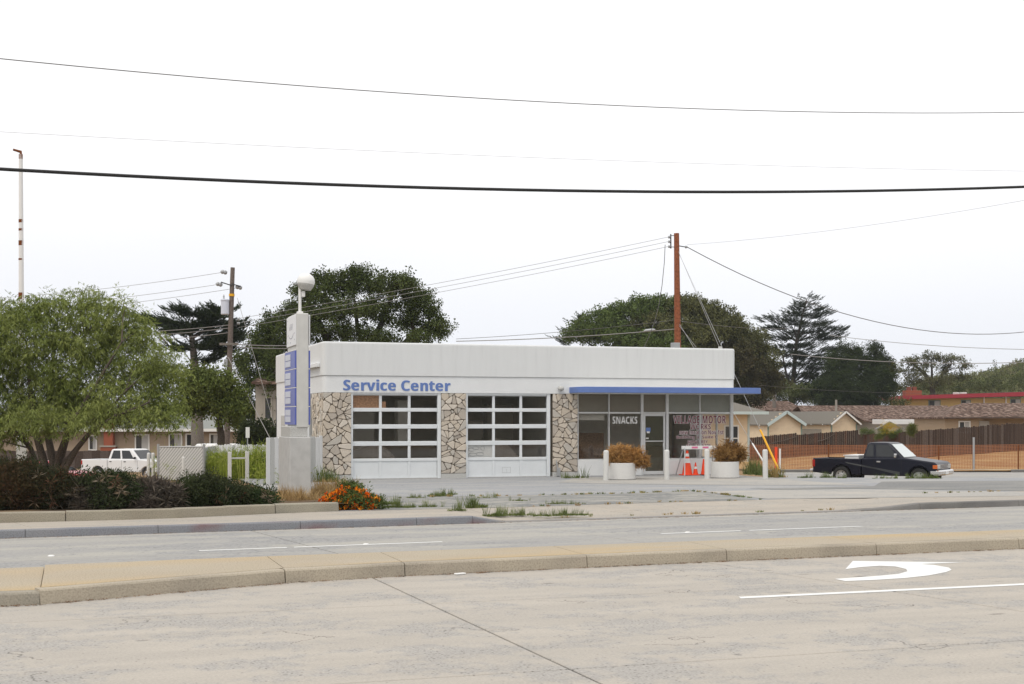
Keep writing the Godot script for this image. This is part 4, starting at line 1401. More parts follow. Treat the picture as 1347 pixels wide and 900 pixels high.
func wheel(t: Node3D, at: Vector3, r: float, wd: float, side: float, rim: Material) -> void:
	var q := Basis(Vector3.RIGHT, PI / 2.0 * side)
	var ty := MB.new()
	ty.lathe([[r * 0.62, -wd * 0.5], [r * 0.93, -wd * 0.5], [r, -wd * 0.36], [r, wd * 0.36], [r * 0.93, wd * 0.5], [r * 0.66, wd * 0.5], [r * 0.62, wd * 0.42]], at, 24, q)
	var o := part("wheel", ty, M.rubber, t)
	var rm := MB.new()
	rm.lathe([[r * 0.64, wd * 0.44], [r * 0.58, wd * 0.40], [r * 0.52, wd * 0.22], [r * 0.3, wd * 0.26], [r * 0.22, wd * 0.42], [0.0, wd * 0.44]], at, 24, q)
	part("rim", rm, rim, o)
	for k in 5:
		var an := TAU * k / 5.0
		var hm := MB.new()
		hm.lathe([[r * 0.075, 0.0], [0.0, 0.004]], at + q * Vector3(cos(an) * r * 0.42, wd * 0.262, sin(an) * r * 0.42), 6, q)
		part("rim_hole", hm, M.black, o)
# a pickup: x forward from the rear axle, y up, +z its right-hand side
func pickup(t: Node3D, P: Dictionary, paint: Material) -> void:
	var wb: float = P.wb
	var hw: float = P.w * 0.5
	var r: float = P.r
	var ar: float = r * 1.22
	var rock: float = P.rock
	var arch := func(cx: float, from_left: bool) -> Array:
		var out := []
		for k in 11:
			var an := PI - PI * k / 10.0 if from_left else PI * k / 10.0
			var y: float = r + ar * sin(an) * 0.98
			out.append(Vector2(cx + ar * cos(an), maxf(y, rock)))
		return out
	# front half: doors, wings, bonnet
	var c0: float = P.cab0
	var f: float = P.front
	var prof := PackedVector2Array([Vector2(c0, rock), Vector2(c0, P.belt), Vector2(P.cowl, P.belt + 0.04), Vector2(P.cowl + (f - P.cowl) * 0.5, P.hood + 0.06), Vector2(f - 0.12, P.hood), Vector2(f - 0.03, P.hood - 0.06), Vector2(f, P.hood - 0.2), Vector2(f - 0.02, rock + 0.1), Vector2(f - 0.2, rock)])
	for q in arch.call(wb, false): prof.append(q)
	for s in [-1.0, 1.0]:
		var mb := MB.new()
		mb.prism(prof, Vector3.ZERO, Vector3.RIGHT, Vector3.UP, Vector3(0, 0, s * hw), 0.045)
		part("body", mb, paint, t)
	# load bed: two sides, tailgate, floor
	var e: float = P.rear
	var side := PackedVector2Array([Vector2(e, rock + 0.08), Vector2(e, P.rail - 0.03), Vector2(e + 0.03, P.rail), Vector2(c0 - 0.02, P.rail), Vector2(c0 - 0.02, rock)])
	for q in arch.call(0.0, false): side.append(q)
	for s in [-1.0, 1.0]:
		var mb := MB.new()
		mb.prism(side, Vector3(0, 0, s * (hw - 0.11)), Vector3.RIGHT, Vector3.UP, Vector3(0, 0, s * 0.1), 0.03)
		part("bed_side", mb, paint, t)
	var bd := MB.new()
	bd.bb(e + 0.05, c0 - 0.03, rock + 0.2, rock + 0.24, -hw + 0.11, hw - 0.11)
	bd.bb(c0 - 0.06, c0 - 0.02, rock, P.rail, -hw + 0.11, hw - 0.11)
	part("bed_floor", bd, M.black, t)
	var tg := MB.new()
	tg.bb(e - 0.02, e + 0.05, rock + 0.1, P.rail - 0.005, -hw + 0.1, hw - 0.1, 0.015)
	part("tailgate", tg, paint, t)
	# cab
	var y0: float = P.belt
	var y1: float = P.roof
	var at := func(sx: float, ty: float) -> Vector2:        # x and half width of the cab at a height
		var xr := lerpf(P.cab0 + 0.02, P.top0, ty)
		var xf := lerpf(P.cowl, P.top1, ty)
		return Vector2(lerpf(xr, xf, sx), lerpf(hw - 0.05, hw - 0.19, ty))
	var rs := []
	for ty in [0.0, 0.5, 0.88, 0.95, 0.985, 1.0]:
		var ins: float = 0.0 if ty < 0.9 else [0.02, 0.06, 0.14][int((ty - 0.94) / 0.03)]
		var a: Vector2 = at.call(0.0, minf(ty, 0.95))
		var b: Vector2 = at.call(1.0, minf(ty, 0.95))
		rs.append(round_rect(a.x + ins, b.x - ins, -a.y + ins, a.y - ins, 0.09, lerpf(y0, y1, ty), 0.0, 4))
	var cb := MB.new()
	cb.rings(rs, true, true)
	part("cab", cb, paint, t)
	for s in [-1.0, 1.0]:
		for wn in P.windows:
			var g := MB.new()
			var pts := []
			for q in wn:
				var w: Vector2 = at.call(q[0], q[1])
				pts.append(Vector3(w.x, lerpf(y0, y1, q[1]), s * (w.y + 0.008)))
			g.quadf(pts[0], pts[1], pts[2], pts[3], Vector3(0, 0, s))
			for k in 4: g.quadf(pts[k], pts[(k + 1) % 4], pts[(k + 1) % 4] - Vector3(0, 0, s * 0.02), pts[k] - Vector3(0, 0, s * 0.02), (pts[k] - (pts[0] + pts[2]) * 0.5))
			part("side_window", g, M.car_glass, t)
	for e2 in [[1.0, 0.012, P.screen], [0.0, -0.012, M.car_glass]]:
		var g := MB.new()
		var lo: Vector2 = at.call(e2[0], 0.1)
		var hi: Vector2 = at.call(e2[0], 0.88)
		var off := Vector3(e2[1], 0.006, 0)
		var pts := [Vector3(lo.x, lerpf(y0, y1, 0.1), -lo.y + 0.07) + off, Vector3(lo.x, lerpf(y0, y1, 0.1), lo.y - 0.07) + off, Vector3(hi.x, lerpf(y0, y1, 0.88), hi.y - 0.08) + off, Vector3(hi.x, lerpf(y0, y1, 0.88), -hi.y + 0.08) + off]
		g.quadf(pts[0], pts[1], pts[2], pts[3], Vector3(e2[1], 0.005, 0))
		part("windscreen" if e2[0] > 0.5 else "rear_window", g, e2[2], t)
	# doors: seams, handles, mirrors
	for s in [-1.0, 1.0]:
		for dx in P.seams:
			var sm := MB.new()
			sm.bb(dx, dx + 0.012, rock + 0.06, P.belt - 0.02, s * hw - 0.002, s * hw + 0.002)
			part("door_seam", sm, M.black, t)
		for dx in P.handles:
			var hm := MB.new()
			hm.bb(dx, dx + 0.15, P.belt - 0.14, P.belt - 0.09, s * hw - 0.005, s * hw + 0.022, 0.006)
			part("door_handle", hm, P.handle_mat, t)
		var mm := MB.new()
		mm.box(Vector3(P.cowl - 0.3, P.belt + 0.12, s * (hw + 0.09)), Vector3(0.09, 0.15, 0.2), Basis(), 0.03)
		part("mirror", mm, P.mirror_mat, t)
		var tl := MB.new()
		tl.bb(e - 0.012, e + 0.09, P.rail - 0.32, P.rail - 0.06, s * (hw - 0.13), s * (hw + 0.003), 0.006)
		part("tail_light", tl, M.lamp_red, t)
		var hl := MB.new()
		hl.bb(f - 0.08, f + 0.012, P.hood - 0.24, P.hood - 0.09, s * (hw - 0.36), s * (hw - 0.07), 0.012)
		part("headlight", hl, M.lamp_clear, t)
		var ind := MB.new()
		ind.bb(f - 0.16, f - 0.0, P.hood - 0.24, P.hood - 0.10, s * (hw - 0.068), s * (hw + 0.004), 0.008)
		part("indicator", ind, P.indicator_mat, t)
		for wx in [0.0, wb]: wheel(t, Vector3(wx, r, s * (hw - 0.11)), r, 0.2, s, P.rim)
		for cx in [0.0, wb]:
			var wl := MB.new()
			wl.bb(cx - ar, cx + ar, rock + 0.05, r + ar * 0.97, s * (hw - 0.38), s * (hw - 0.3))
			part("wheel_well", wl, M.black, t)
	var gr := MB.new()
	gr.bb(f - 0.05, f + 0.006, P.hood - 0.24, P.hood - 0.09, -hw + 0.38, hw - 0.38, 0.005)
	var grille := part("grille", gr, M.black, t)
	for k in 4:
		var gb := MB.new()
		gb.bb(f, f + 0.014, P.hood - 0.245 + k * 0.046, P.hood - 0.225 + k * 0.046, -hw + 0.37, hw - 0.37, 0.003)
		part("grille_bar", gb, M.chrome, grille)
	var fb := MB.new()
	fb.bb(f - 0.28, f + 0.11, rock + 0.05, rock + 0.24, -hw - 0.01, hw + 0.01, 0.045)
	part("front_bumper", fb, P.bumper, t)
	var rb := MB.new()
	rb.bb(e - 0.13, e + 0.02, rock + 0.06, rock + 0.2, -hw + 0.02, hw - 0.02, 0.03)
	part("rear_bumper", rb, M.chrome, t)
	var pl := MB.new()
	pl.bb(f + 0.105, f + 0.116, rock + 0.08, rock + 0.2, -0.16, 0.16)
	part("number_plate", pl, M.white_plain, t)

func street_things() -> void:
	mat("plinth", lin(0.52, 0.52, 0.51), 0.95, noise_tex(512, 0.012, [[0.0, grey(0.93)], [0.5, grey(0.975)], [1.0, grey(1.0)]], 51, 5), 0.6)
	mat("sign_white", lin(0.60, 0.60, 0.58), 0.7, noise_tex(512, 0.008, [[0.0, grey(0.93)], [1.0, grey(1.0)]], 52, 4), 0.5)
	mat("sign_face", lin(0.74, 0.75, 0.77), 0.5)
	mat("sign_blue", lin(0.10, 0.13, 0.42), 0.4)
	mat("card_grey", lin(0.58, 0.61, 0.70), 0.5)
	mat("print_grey", lin(0.38, 0.40, 0.46), 0.6)
	pylon()
	bollard(Vector3(16.26, 0.15, -39.58), "white bollard standing in front of the first round planter")
	bollard(Vector3(18.34, 0.15, -39.45), "white bollard standing in front of the glass entrance door")
	bollard(Vector3(19.83, 0.15, -39.52), "white bollard standing in front of the traffic cones and barricade")
	bollard(Vector3(21.65, 0.15, -38.92), "white bollard where the yellow guy guard comes down past the station")
	planter(Vector3(17.02, 0.15, -40.1), "round white planter with a loose straw-coloured dried bush by the entrance door")
	planter(Vector3(20.78, 0.15, -40.1), "round white planter with a dense brown dried bush before the painted window")
	for e in [[904.0, 0.86, "tall orange traffic cone with two white bands before the sill wall", 2, 0.0, 42.25], [915.0, 0.44, "short orange traffic cone with one white band beside the tall cone", 1, 0.0, 42.2], [926.5, 0.56, "plain orange traffic cone on a black base under the barricade", 0, 0.05, 42.1]]:
		var p := VP(e[0], 600, e[5])
		cone(Vector3(p.x, 0.152, -e[5]), e[1], e[2], e[3], e[4])
	barricade()
	# the white board fence between the pillar sign and the station
	var wf := thing("board_fence", "white painted board fence joining the station's stone corner", "fence", Vector3(5.55, 0.14, -40.06))
	board_fence(wf, Vector3(5.5, 0.14, -40.0), Vector3(7.6, 0.14, -42.3), 1.42, 0.2, [M.fence_white, M.fence_white, M.old_white], false, 0.015, 0.02, 0.05)
	# the dark pickup in the side street
	var tp := TP(1164, 50.0)
	var tr := thing("pickup_truck", "dark navy extended-cab pickup truck parked in the side street", "pickup truck", tp + Vector3(0, 0.035, 0), cam_yaw(deg_to_rad(35.0)))
	var dk := {"wb": 2.95, "w": 1.66, "r": 0.335, "rock": 0.37, "cab0": 0.80, "belt": 1.0, "rail": 0.98, "cowl": 2.42, "hood": 0.90, "front": 3.62, "rear": -1.12, "roof": 1.60, "top0": 0.98, "top1": 1.78, "seams": [1.28, 2.3], "handles": [1.38], "handle_mat": M.chrome, "mirror_mat": M.chrome, "indicator_mat": M.lamp_amber, "rim": M.alu_grey, "bumper": M.chrome, "screen": M.screen_silver,
		"windows": [[[0.06, 0.12], [0.27, 0.12], [0.27, 0.86], [0.08, 0.86]], [[0.34, 0.12], [0.86, 0.12], [0.90, 0.86], [0.37, 0.86]]]}
	pickup(tr, dk, M.paint_navy)
	var sh := -1.4
	for c in tr.get_children(): (c as Node3D).position.x += sh
	for k in 2:                                             # the pale slanting stripes of the door
		var st := MB.new()
		var y := 0.86 - k * 0.09
		st.quadf(Vector3(0.15 + sh + k * 0.6, y, 0.834), Vector3(2.25 + sh, y - 0.34 + k * 0.06, 0.834), Vector3(2.25 + sh, y - 0.42 + k * 0.06, 0.834), Vector3(0.25 + sh + k * 0.6, y - 0.06, 0.834), Vector3.BACK)
		part("stripe", st, M.stripe, tr)
	var tb := MB.new()
	tb.box(Vector3(0, 0.11, 0), Vector3(0.55, 0.22, 1.3), Basis(), 0.02)
	tb.box(Vector3(-0.02, 0.235, 0), Vector3(0.6, 0.03, 1.36), Basis(), 0.01)
	var bx := single("tool_box", tb, M.white_paint, "white tool box lying across the dark pickup's load bed", "tool box")
	bx.transform = tr.transform * Transform3D(Basis(), Vector3(0.35 + sh, 0.86, 0))
	# litter by the median
	var lt := MB.new()
	lt.box(Vector3(0, 0.012, 0), Vector3(0.16, 0.02, 0.07), Basis(Vector3.UP, 0.3), 0.006)
	single("litter", lt, M.white_plain, "crumpled pale wrapper lying by the median kerb", "litter", G(605, 756, 0.001))
	# guy wires of the brown pole
	var top := ZP(893, 333, 64)
	var foot := G(1026, 622, 0.1)
	var g1 := thing("guy_wire", "guy wire with a yellow plastic guard beside the station", "guy wire", foot)
	cyl(g1, "wire", M.galvanised, top - foot, Vector3.ZERO, 0.009, -1.0, 5)
	var dir := (top - foot).normalized()
	cyl(g1, "guard", M.yellow_guard, dir * 0.15, dir * 2.75, 0.045, 0.04, 8)
	var foot2 := G(1012, 620, 0.1)
	var top2 := ZP(893, 425, 64)
	var g2 := thing("guy_wire", "guy wire with a thin white guard beside the yellow one", "guy wire", foot2)
	cyl(g2, "wire", M.galvanised, top2 - foot2, Vector3.ZERO, 0.009, -1.0, 5)
	var d2 := (top2 - foot2).normalized()
	cyl(g2, "guard", M.white_plain, d2 * 0.6, d2 * 2.25, 0.032, 0.03, 8)
	var ra := ZP(946, 456, 48.5)
	var wm := MB.new()
	wm.tube([ZP(892, 330, 64), ra], [0.009], 5)
	single("guy_wire", wm, M.wire_pale, "pale guy wire tied down at the station roof corner", "guy wire")
	wm = MB.new()
	wm.tube([ZP(893, 428, 64), ZP(916, 457, 56)], [0.009], 5)
	single("guy_wire", wm, M.wire_pale, "short stay running from the brown pole down behind the parapet", "guy wire")

# ---------------------------------------------------------------- left background
func house_window(t: Node3D, x0: float, x1: float, y0: float, y1: float, z: float, frame: Material, bars := 0, curtain := 0.0) -> void:
	var fm := MB.new()
	var w := 0.1
	fm.bb(x0 - w, x1 + w, y1, y1 + w, z, z + 0.06)
	fm.bb(x0 - w, x1 + w, y0 - w, y0, z, z + 0.07)
	fm.bb(x0 - w, x0, y0, y1, z, z + 0.055)
	fm.bb(x1, x1 + w, y0, y1, z, z + 0.055)
	for k in bars:
		var bx := lerpf(x0, x1, (k + 1.0) / (bars + 1.0))
		fm.bb(bx - 0.025, bx + 0.025, y0, y1, z, z + 0.045)
	var o := part("window", fm, frame, t)
	var g := MB.new()
	g.bb(x0, x1, y0, y1, z + 0.005, z + 0.02)
	part("pane", g, M.house_glass, o)
	if curtain > 0.0:
		var c := MB.new()
		c.bb(lerpf(x0, x1, 1.0 - curtain), x1 - 0.01, y0 + 0.01, y1 - 0.01, z + 0.021, z + 0.026)
		part("curtain", c, M.curtain, o)
func slope(a: Vector3, b: Vector3, c: Vector3, d: Vector3, thick := 0.12) -> MB:   # roof plane with thickness below
	var mb := MB.new()
	var n := (b - a).cross(d - a).normalized()
	if n.y < 0: n = -n
	var q := [a, b, c, d]
	mb.quadf(a, b, c, d, n)
	mb.quadf(a - Vector3(0, thick, 0), b - Vector3(0, thick, 0), c - Vector3(0, thick, 0), d - Vector3(0, thick, 0), -n)
	var ctr := (a + b + c + d) * 0.25 - Vector3(0, thick * 0.5, 0)
	for i in 4:
		var j := (i + 1) % 4
		mb.quado(q[i], q[j], q[j] - Vector3(0, thick, 0), q[i] - Vector3(0, thick, 0), ctr)
	return mb
func left_background() -> void:
	# old white lamp pole with rust
	var lp := TP(28, 44.0)
	var pole := thing("lamp_pole", "tall white steel pole with rust bands and a broken arm at its top", "pole", lp)
	var topy := ZP(28, 203, 44).y - lp.y
	var pm := MB.new()
	pm.tube([Vector3.ZERO, Vector3(0, topy * 0.5, 0), Vector3(-0.02, topy, 0)], [0.115, 0.085, 0.065], 14)
	part("shaft", pm, M.white_plain, pole)
	for e in [[0.985, 1.0], [0.79, 0.8], [0.765, 0.772], [0.72, 0.735], [0.675, 0.68], [0.555, 0.575], [0.23, 0.235], [0.12, 0.126]]:
		var rb := MB.new()
		var ya: float = topy * e[0]
		var rr := lerpf(0.115, 0.065, e[0]) + 0.002
		rb.lathe([[rr, 0.0], [rr, topy * (e[1] - e[0])]], Vector3(-0.02 * e[0], ya, 0), 9)
		part("rust_patch", rb, M.rust, pole)
	var ar := MB.new()
	ar.tube([Vector3(-0.02, topy - 0.05, 0), Vector3(-0.02, topy + 0.08, 0), Vector3(-0.26, topy + 0.14, 0.0)], [0.05, 0.05, 0.035], 8)
	part("broken_arm", ar, M.rust, pole)
	var yb := MB.new()
	yb.bb(-0.16, 0.16, -0.05, 1.4, -0.14, 0.14, 0.01)
	part("base_cover", yb, M.old_white, pole)
	# beige house
	var hp := TP(215, 102.0)
	hp.y = -1.6
	var h := thing("house", "low beige house with white trimmed windows and a red brick chimney", "house", hp, -PSI)
	var wl := MB.new()
	wl.bb(-14.0, 6.6, 0.0, 2.95, -8.0, 0.0)
	part("wall", wl, M.wall_beige, h)
	var r1 := part("roof", slope(Vector3(-14.5, 2.9, 0.6), Vector3(7.2, 2.9, 0.6), Vector3(5.0, 4.75, -4.0), Vector3(-14.5, 4.75, -4.0)), M.roof_pale, h)
	part("roof_back", slope(Vector3(-14.5, 2.9, -8.6), Vector3(7.2, 2.9, -8.6), Vector3(5.0, 4.75, -4.0), Vector3(-14.5, 4.75, -4.0)), M.roof_pale, h)
	part("roof_hip", slope(Vector3(7.2, 2.9, 0.6), Vector3(7.2, 2.9, -8.6), Vector3(5.0, 4.75, -4.001), Vector3(5.0, 4.75, -4.0)), M.roof_pale, h)
	var gt := MB.new()
	gt.bb(-14.5, 7.2, 2.72, 2.93, 0.6, 0.72)
	part("gutter", gt, M.trim_white, h)
	var px := func(x: float) -> float: return (x - 215.0) / F * 102.0
	var py := func(y: float) -> float: return EYE - (y - 550.0) / F * 102.0 + 1.6
	for e in [[118, 126, 574, 591, 0, 0.5], [179, 195, 573, 600, 0, 0.55], [223.5, 238, 572, 600, 0, 0.6], [277, 296, 572, 590, 0, 0.8]]:
		house_window(h, px.call(e[0]), px.call(e[1]), py.call(e[3]), py.call(e[2]), 0.0, M.trim_white, 0, e[5])
	var dr := MB.new()
	dr.bb(px.call(246), px.call(255), 0.1, py.call(572), 0.0, 0.05)
	var door := part("door", dr, M.black, h)
	var df := MB.new()
	df.bb(px.call(244), px.call(246), 0.1, py.call(570), 0.0, 0.08)
	df.bb(px.call(255), px.call(257), 0.1, py.call(570), 0.0, 0.08)
	df.bb(px.call(244), px.call(257), py.call(572), py.call(570), 0.0, 0.081)
	df.bb(px.call(246), px.call(255), 1.55, 1.65, 0.05, 0.07)
	part("door_frame", df, M.trim_white, door)
	var ch := MB.new()
	ch.bb(px.call(135), px.call(154), 0.0, py.call(588), 0.0, 0.6, 0.02)
	ch.bb(px.call(139), px.call(151), py.call(588), py.call(540), 0.0, 0.55, 0.02)
	part("chimney", ch, M.brick, h)
	var cc := MB.new()
	cc.bb(px.call(134), px.call(155), py.call(588), py.call(586), -0.01, 0.65)
	part("chimney_ledge", cc, M.wall_dim, h)
	var vt := MB.new()
	vt.tube([Vector3(px.call(313), 3.0, -2.0), Vector3(px.call(313), 4.5, -2.0)], [0.08], 8)
	part("vent_pipe", vt, M.trim_white, r1)
	var bf := MB.new()
	# low brown fence in front of the beige house
	var lf := thing("garden_fence", "low dark brown fence in front of the beige house", "fence", TP(70, 96.0))
	board_fence(lf, TP(-30, 96.0), TP(165, 96.0), 1.3, 0.3, [M.fence_dark1, M.fence_dark2], true, 0.01, 0.03, 0.04)
	# two-storey house behind the station's corner
	var h2p := TP(352, 74.0)
	h2p.y = -0.8
	var h2 := thing("house", "two-storey grey-beige house behind the station with an upper window", "house", h2p, -PSI)
	var q := func(x: float) -> float: return (x - 352.0) / F * 74.0
	var qy := func(y: float) -> float: return EYE - (y - 550.0) / F * 74.0 + 0.8
	wl = MB.new()
	wl.bb(q.call(336), q.call(420), 0.0, qy.call(500), -6.0, 0.0)
	part("wall", wl, M.wall_dim, h2)
	part("roof", slope(Vector3(q.call(333), qy.call(503), 0.5), Vector3(q.call(425), qy.call(503), 0.5), Vector3(q.call(425), qy.call(484), -3.0), Vector3(q.call(340), qy.call(484), -3.0)), M.roof_shake, h2)
	house_window(h2, q.call(349), q.call(356), qy.call(551), qy.call(524), 0.0, M.wall_dim, 0, 0.0)
	# white pickup
	var wp := TP(171, 83.0)
	var wt := thing("pickup_truck", "white crew-cab pickup truck parked before the beige house", "pickup truck", wp + Vector3(0, -0.13, 0), cam_yaw(deg_to_rad(20.0)))
	pickup(wt, {"wb": 3.64, "w": 1.98, "r": 0.385, "rock": 0.48, "cab0": 0.72, "belt": 1.24, "rail": 1.24, "cowl": 3.12, "hood": 1.16, "front": 4.52, "rear": -1.22, "roof": 1.90, "top0": 0.92, "top1": 2.42, "seams": [0.78, 1.78, 2.95], "handles": [0.9, 1.95], "handle_mat": M.black, "mirror_mat": M.black, "indicator_mat": M.lamp_clear, "rim": M.chrome, "bumper": M.paint_white, "screen": M.car_glass,
		"windows": [[[0.09, 0.1], [0.40, 0.1], [0.42, 0.86], [0.12, 0.86]], [[0.46, 0.1], [0.82, 0.1], [0.84, 0.86], [0.49, 0.86]]]}, M.paint_white)
	for c in wt.get_children(): (c as Node3D).position.x -= 1.7
	# red car behind the tree
	var rp := TP(52, 72.0)
	rp.y = -1.62
	var rc := thing("red_car", "bright red hatchback parked behind the leafy tree's trunks", "car", rp, cam_yaw(deg_to_rad(20.0)))
	var cp := {"wb": 2.6, "w": 1.72, "r": 0.31}
	var prof := PackedVector2Array([Vector2(-0.75, 0.35), Vector2(-0.8, 0.85), Vector2(2.1, 0.95), Vector2(3.2, 0.8), Vector2(3.35, 0.55), Vector2(3.3, 0.3)])
	for s in [-1.0, 1.0]:
		var mb := MB.new()
		mb.prism(prof, Vector3.ZERO, Vector3.RIGHT, Vector3.UP, Vector3(0, 0, s * 0.86), 0.08)
		part("body", mb, M.paint_red, rc)
		for wx in [0.0, 2.6]: wheel(rc, Vector3(wx, 0.31, s * 0.77), 0.31, 0.19, s, M.alu_grey)
		for wn in [[-0.42, 0.35, 0.75, -0.3, 0.3, 0.75], [0.42, 1.62, 0.75, 0.4, 1.15, 0.75]]:
			var g := MB.new()
			g.quadf(Vector3(wn[0], 0.98, s * 0.80), Vector3(wn[1], 0.98, s * 0.80), Vector3(wn[4], 1.36, s * 0.66), Vector3(wn[3], 1.36, s * 0.66), Vector3(0, 0.3, s))
			part("side_window", g, M.car_glass, rc)
	var rs := [round_rect(-0.72, 2.0, -0.79, 0.79, 0.1, 0.88, 0.0, 4), round_rect(-0.45, 1.2, -0.63, 0.63, 0.1, 1.40, 0.0, 4), round_rect(-0.3, 1.0, -0.52, 0.52, 0.1, 1.46, 0.0, 4)]
	var cb := MB.new()
	cb.rings(rs, true, true)
	part("cabin", cb, M.paint_red, rc)
	var ws := MB.new()
	ws.quadf(Vector3(1.92, 0.97, -0.66), Vector3(1.92, 0.97, 0.66), Vector3(1.24, 1.36, 0.55), Vector3(1.24, 1.36, -0.55), Vector3(1, 1, 0))
	part("windscreen", ws, M.car_glass, rc)
	var tl := MB.new()
	tl.bb(-0.83, -0.7, 0.6, 0.85, 0.55, 0.845, 0.01)
	part("tail_light", tl, M.lamp_red, rc)
	# white van behind the grey fence
	var vp := TP(305, 76.0)
	vp.y = -1.3
	var van := thing("van", "white van showing its roof above the grey board fence", "van", vp, cam_yaw(deg_to_rad(8.0)))
	var vb := MB.new()
	vb.rings([round_rect(-2.0, 1.4, -0.9, 0.9, 0.15, 0.35, 0.0, 4), round_rect(-2.0, 1.4, -0.9, 0.9, 0.15, 1.2, 0.0, 4), round_rect(-1.95, 1.3, -0.8, 0.8, 0.15, 1.85, 0.0, 4), round_rect(-1.85, 1.2, -0.7, 0.7, 0.15, 1.98, 0.0, 4)], true, true)
	part("body", vb, M.paint_white, van)
	var bn := MB.new()
	bn.bb(-3.0, -1.9, 0.35, 1.5, -0.85, 0.85, 0.2)
	part("bonnet", bn, M.paint_white, van)
	for s in [-1.0, 1.0]:
		for wx in [-2.2, 0.7]: wheel(van, Vector3(wx, 0.33, s * 0.82), 0.33, 0.2, s, M.alu_grey)
		var g := MB.new()
		g.quadf(Vector3(-1.8, 1.25, s * 0.9), Vector3(-0.9, 1.25, s * 0.9), Vector3(-0.9, 1.72, s * 0.84), Vector3(-1.75, 1.72, s * 0.84), Vector3(0, 0.1, s))
		part("side_window", g, M.car_glass, van)
	# slatted chain-link fence and grey board fence
	var fa := TP(208, 43.0)
	var fb := TP(268, 43.0)
	var cf := thing("slatted_fence", "chain-link fence panel woven with white diagonal slats", "fence", fa)
	var fd := (fb - fa)
	var fl := fd.length()
	var dir := fd / fl
	var fh := 1.05
	var back := MB.new()
	back.bar(Vector3(0, 0.05 + fh * 0.5, 0) - dir.cross(Vector3.UP) * 0.03, dir * fl + Vector3(0, 0.05 + fh * 0.5, 0) - dir.cross(Vector3.UP) * 0.03, 0.006, fh - 0.03)
	part("backing", back, M.alu_grey, cf)
	var sl := -fh
	while sl < fl:
		var u0 := maxf(sl, 0.0)
		var u1 := minf(sl + fh * 0.8, fl)
		if u1 - u0 > 0.05:
			var sm := MB.new()
			sm.bar(dir * u0 + Vector3(0, 0.04 + (u0 - sl) * 1.25, 0), dir * u1 + Vector3(0, 0.04 + (u1 - sl) * 1.25, 0), 0.012, 0.05)
			part("slat", sm, M.fence_white, cf)
		sl += 0.095
	for e in [0.0, 1.0]: cyl(cf, "post", M.galvanised, dir * fl * e, dir * fl * e + Vector3(0, 1.2, 0), 0.04)
	cyl(cf, "top_rail", M.galvanised, Vector3(0, fh + 0.06, 0), dir * fl + Vector3(0, fh + 0.06, 0), 0.022)
	var ga := TP(268, 43.2)
	var gf := thing("grey_fence", "grey upright board fence in front of the white van", "fence", ga)
	board_fence(gf, ga, TP(283, 47.0), 1.05, 0.12, [M.fence_grey], true)
	board_fence(gf, TP(283, 47.0), TP(352, 46.0), 1.08, 0.12, [M.fence_grey, M.fence_white], true)
	# small posts
	for e in [[195.0, 43.8, 0.9, "white post beside its twin next to the slatted fence"], [201.5, 43.8, 0.9, "white post touching the end of the slatted fence"], [241.0, 42.6, 0.8, "white post leaning against the slatted fence's middle"]]:
		bollard(TP(e[0], e[1]), e[3], e[2], 0.055)
	var rt := thing("hitching_rail", "two white posts joined by a low rail in the tall green weeds", "rail", TP(302, 41.6))
	var pa := Vector3.ZERO
	var pb2 := TP(325, 42.0) - TP(302, 41.6)
	for p in [pa, pb2]: 
		var pm2 := MB.new()
		pm2.bb(p.x - 0.055, p.x + 0.055, -0.05, 0.98, p.z - 0.055, p.z + 0.055, 0.012)
		part("post", pm2, M.bollard_white, rt)
	var rl := MB.new()
	rl.bar(pa + Vector3(0, 0.78, 0), pb2 + Vector3(0, 0.78, 0), 0.035, 0.05)
	part("rail", rl, M.bollard_white, rt)
	var ss := thing("notice_sign", "small white notice on a thin post above the tall weeds", "sign", TP(325.5, 45.0))
	cyl(ss, "post", M.galvanised, Vector3.ZERO, Vector3(0, 1.72, 0), 0.02, -1.0, 6)
	var sp := MB.new()
	sp.box(Vector3(0, 1.55, 0.03), Vector3(0.13, 0.36, 0.01), Basis(Vector3.UP, -PSI + 0.2))
	part("plate", sp, M.white_plain, ss)

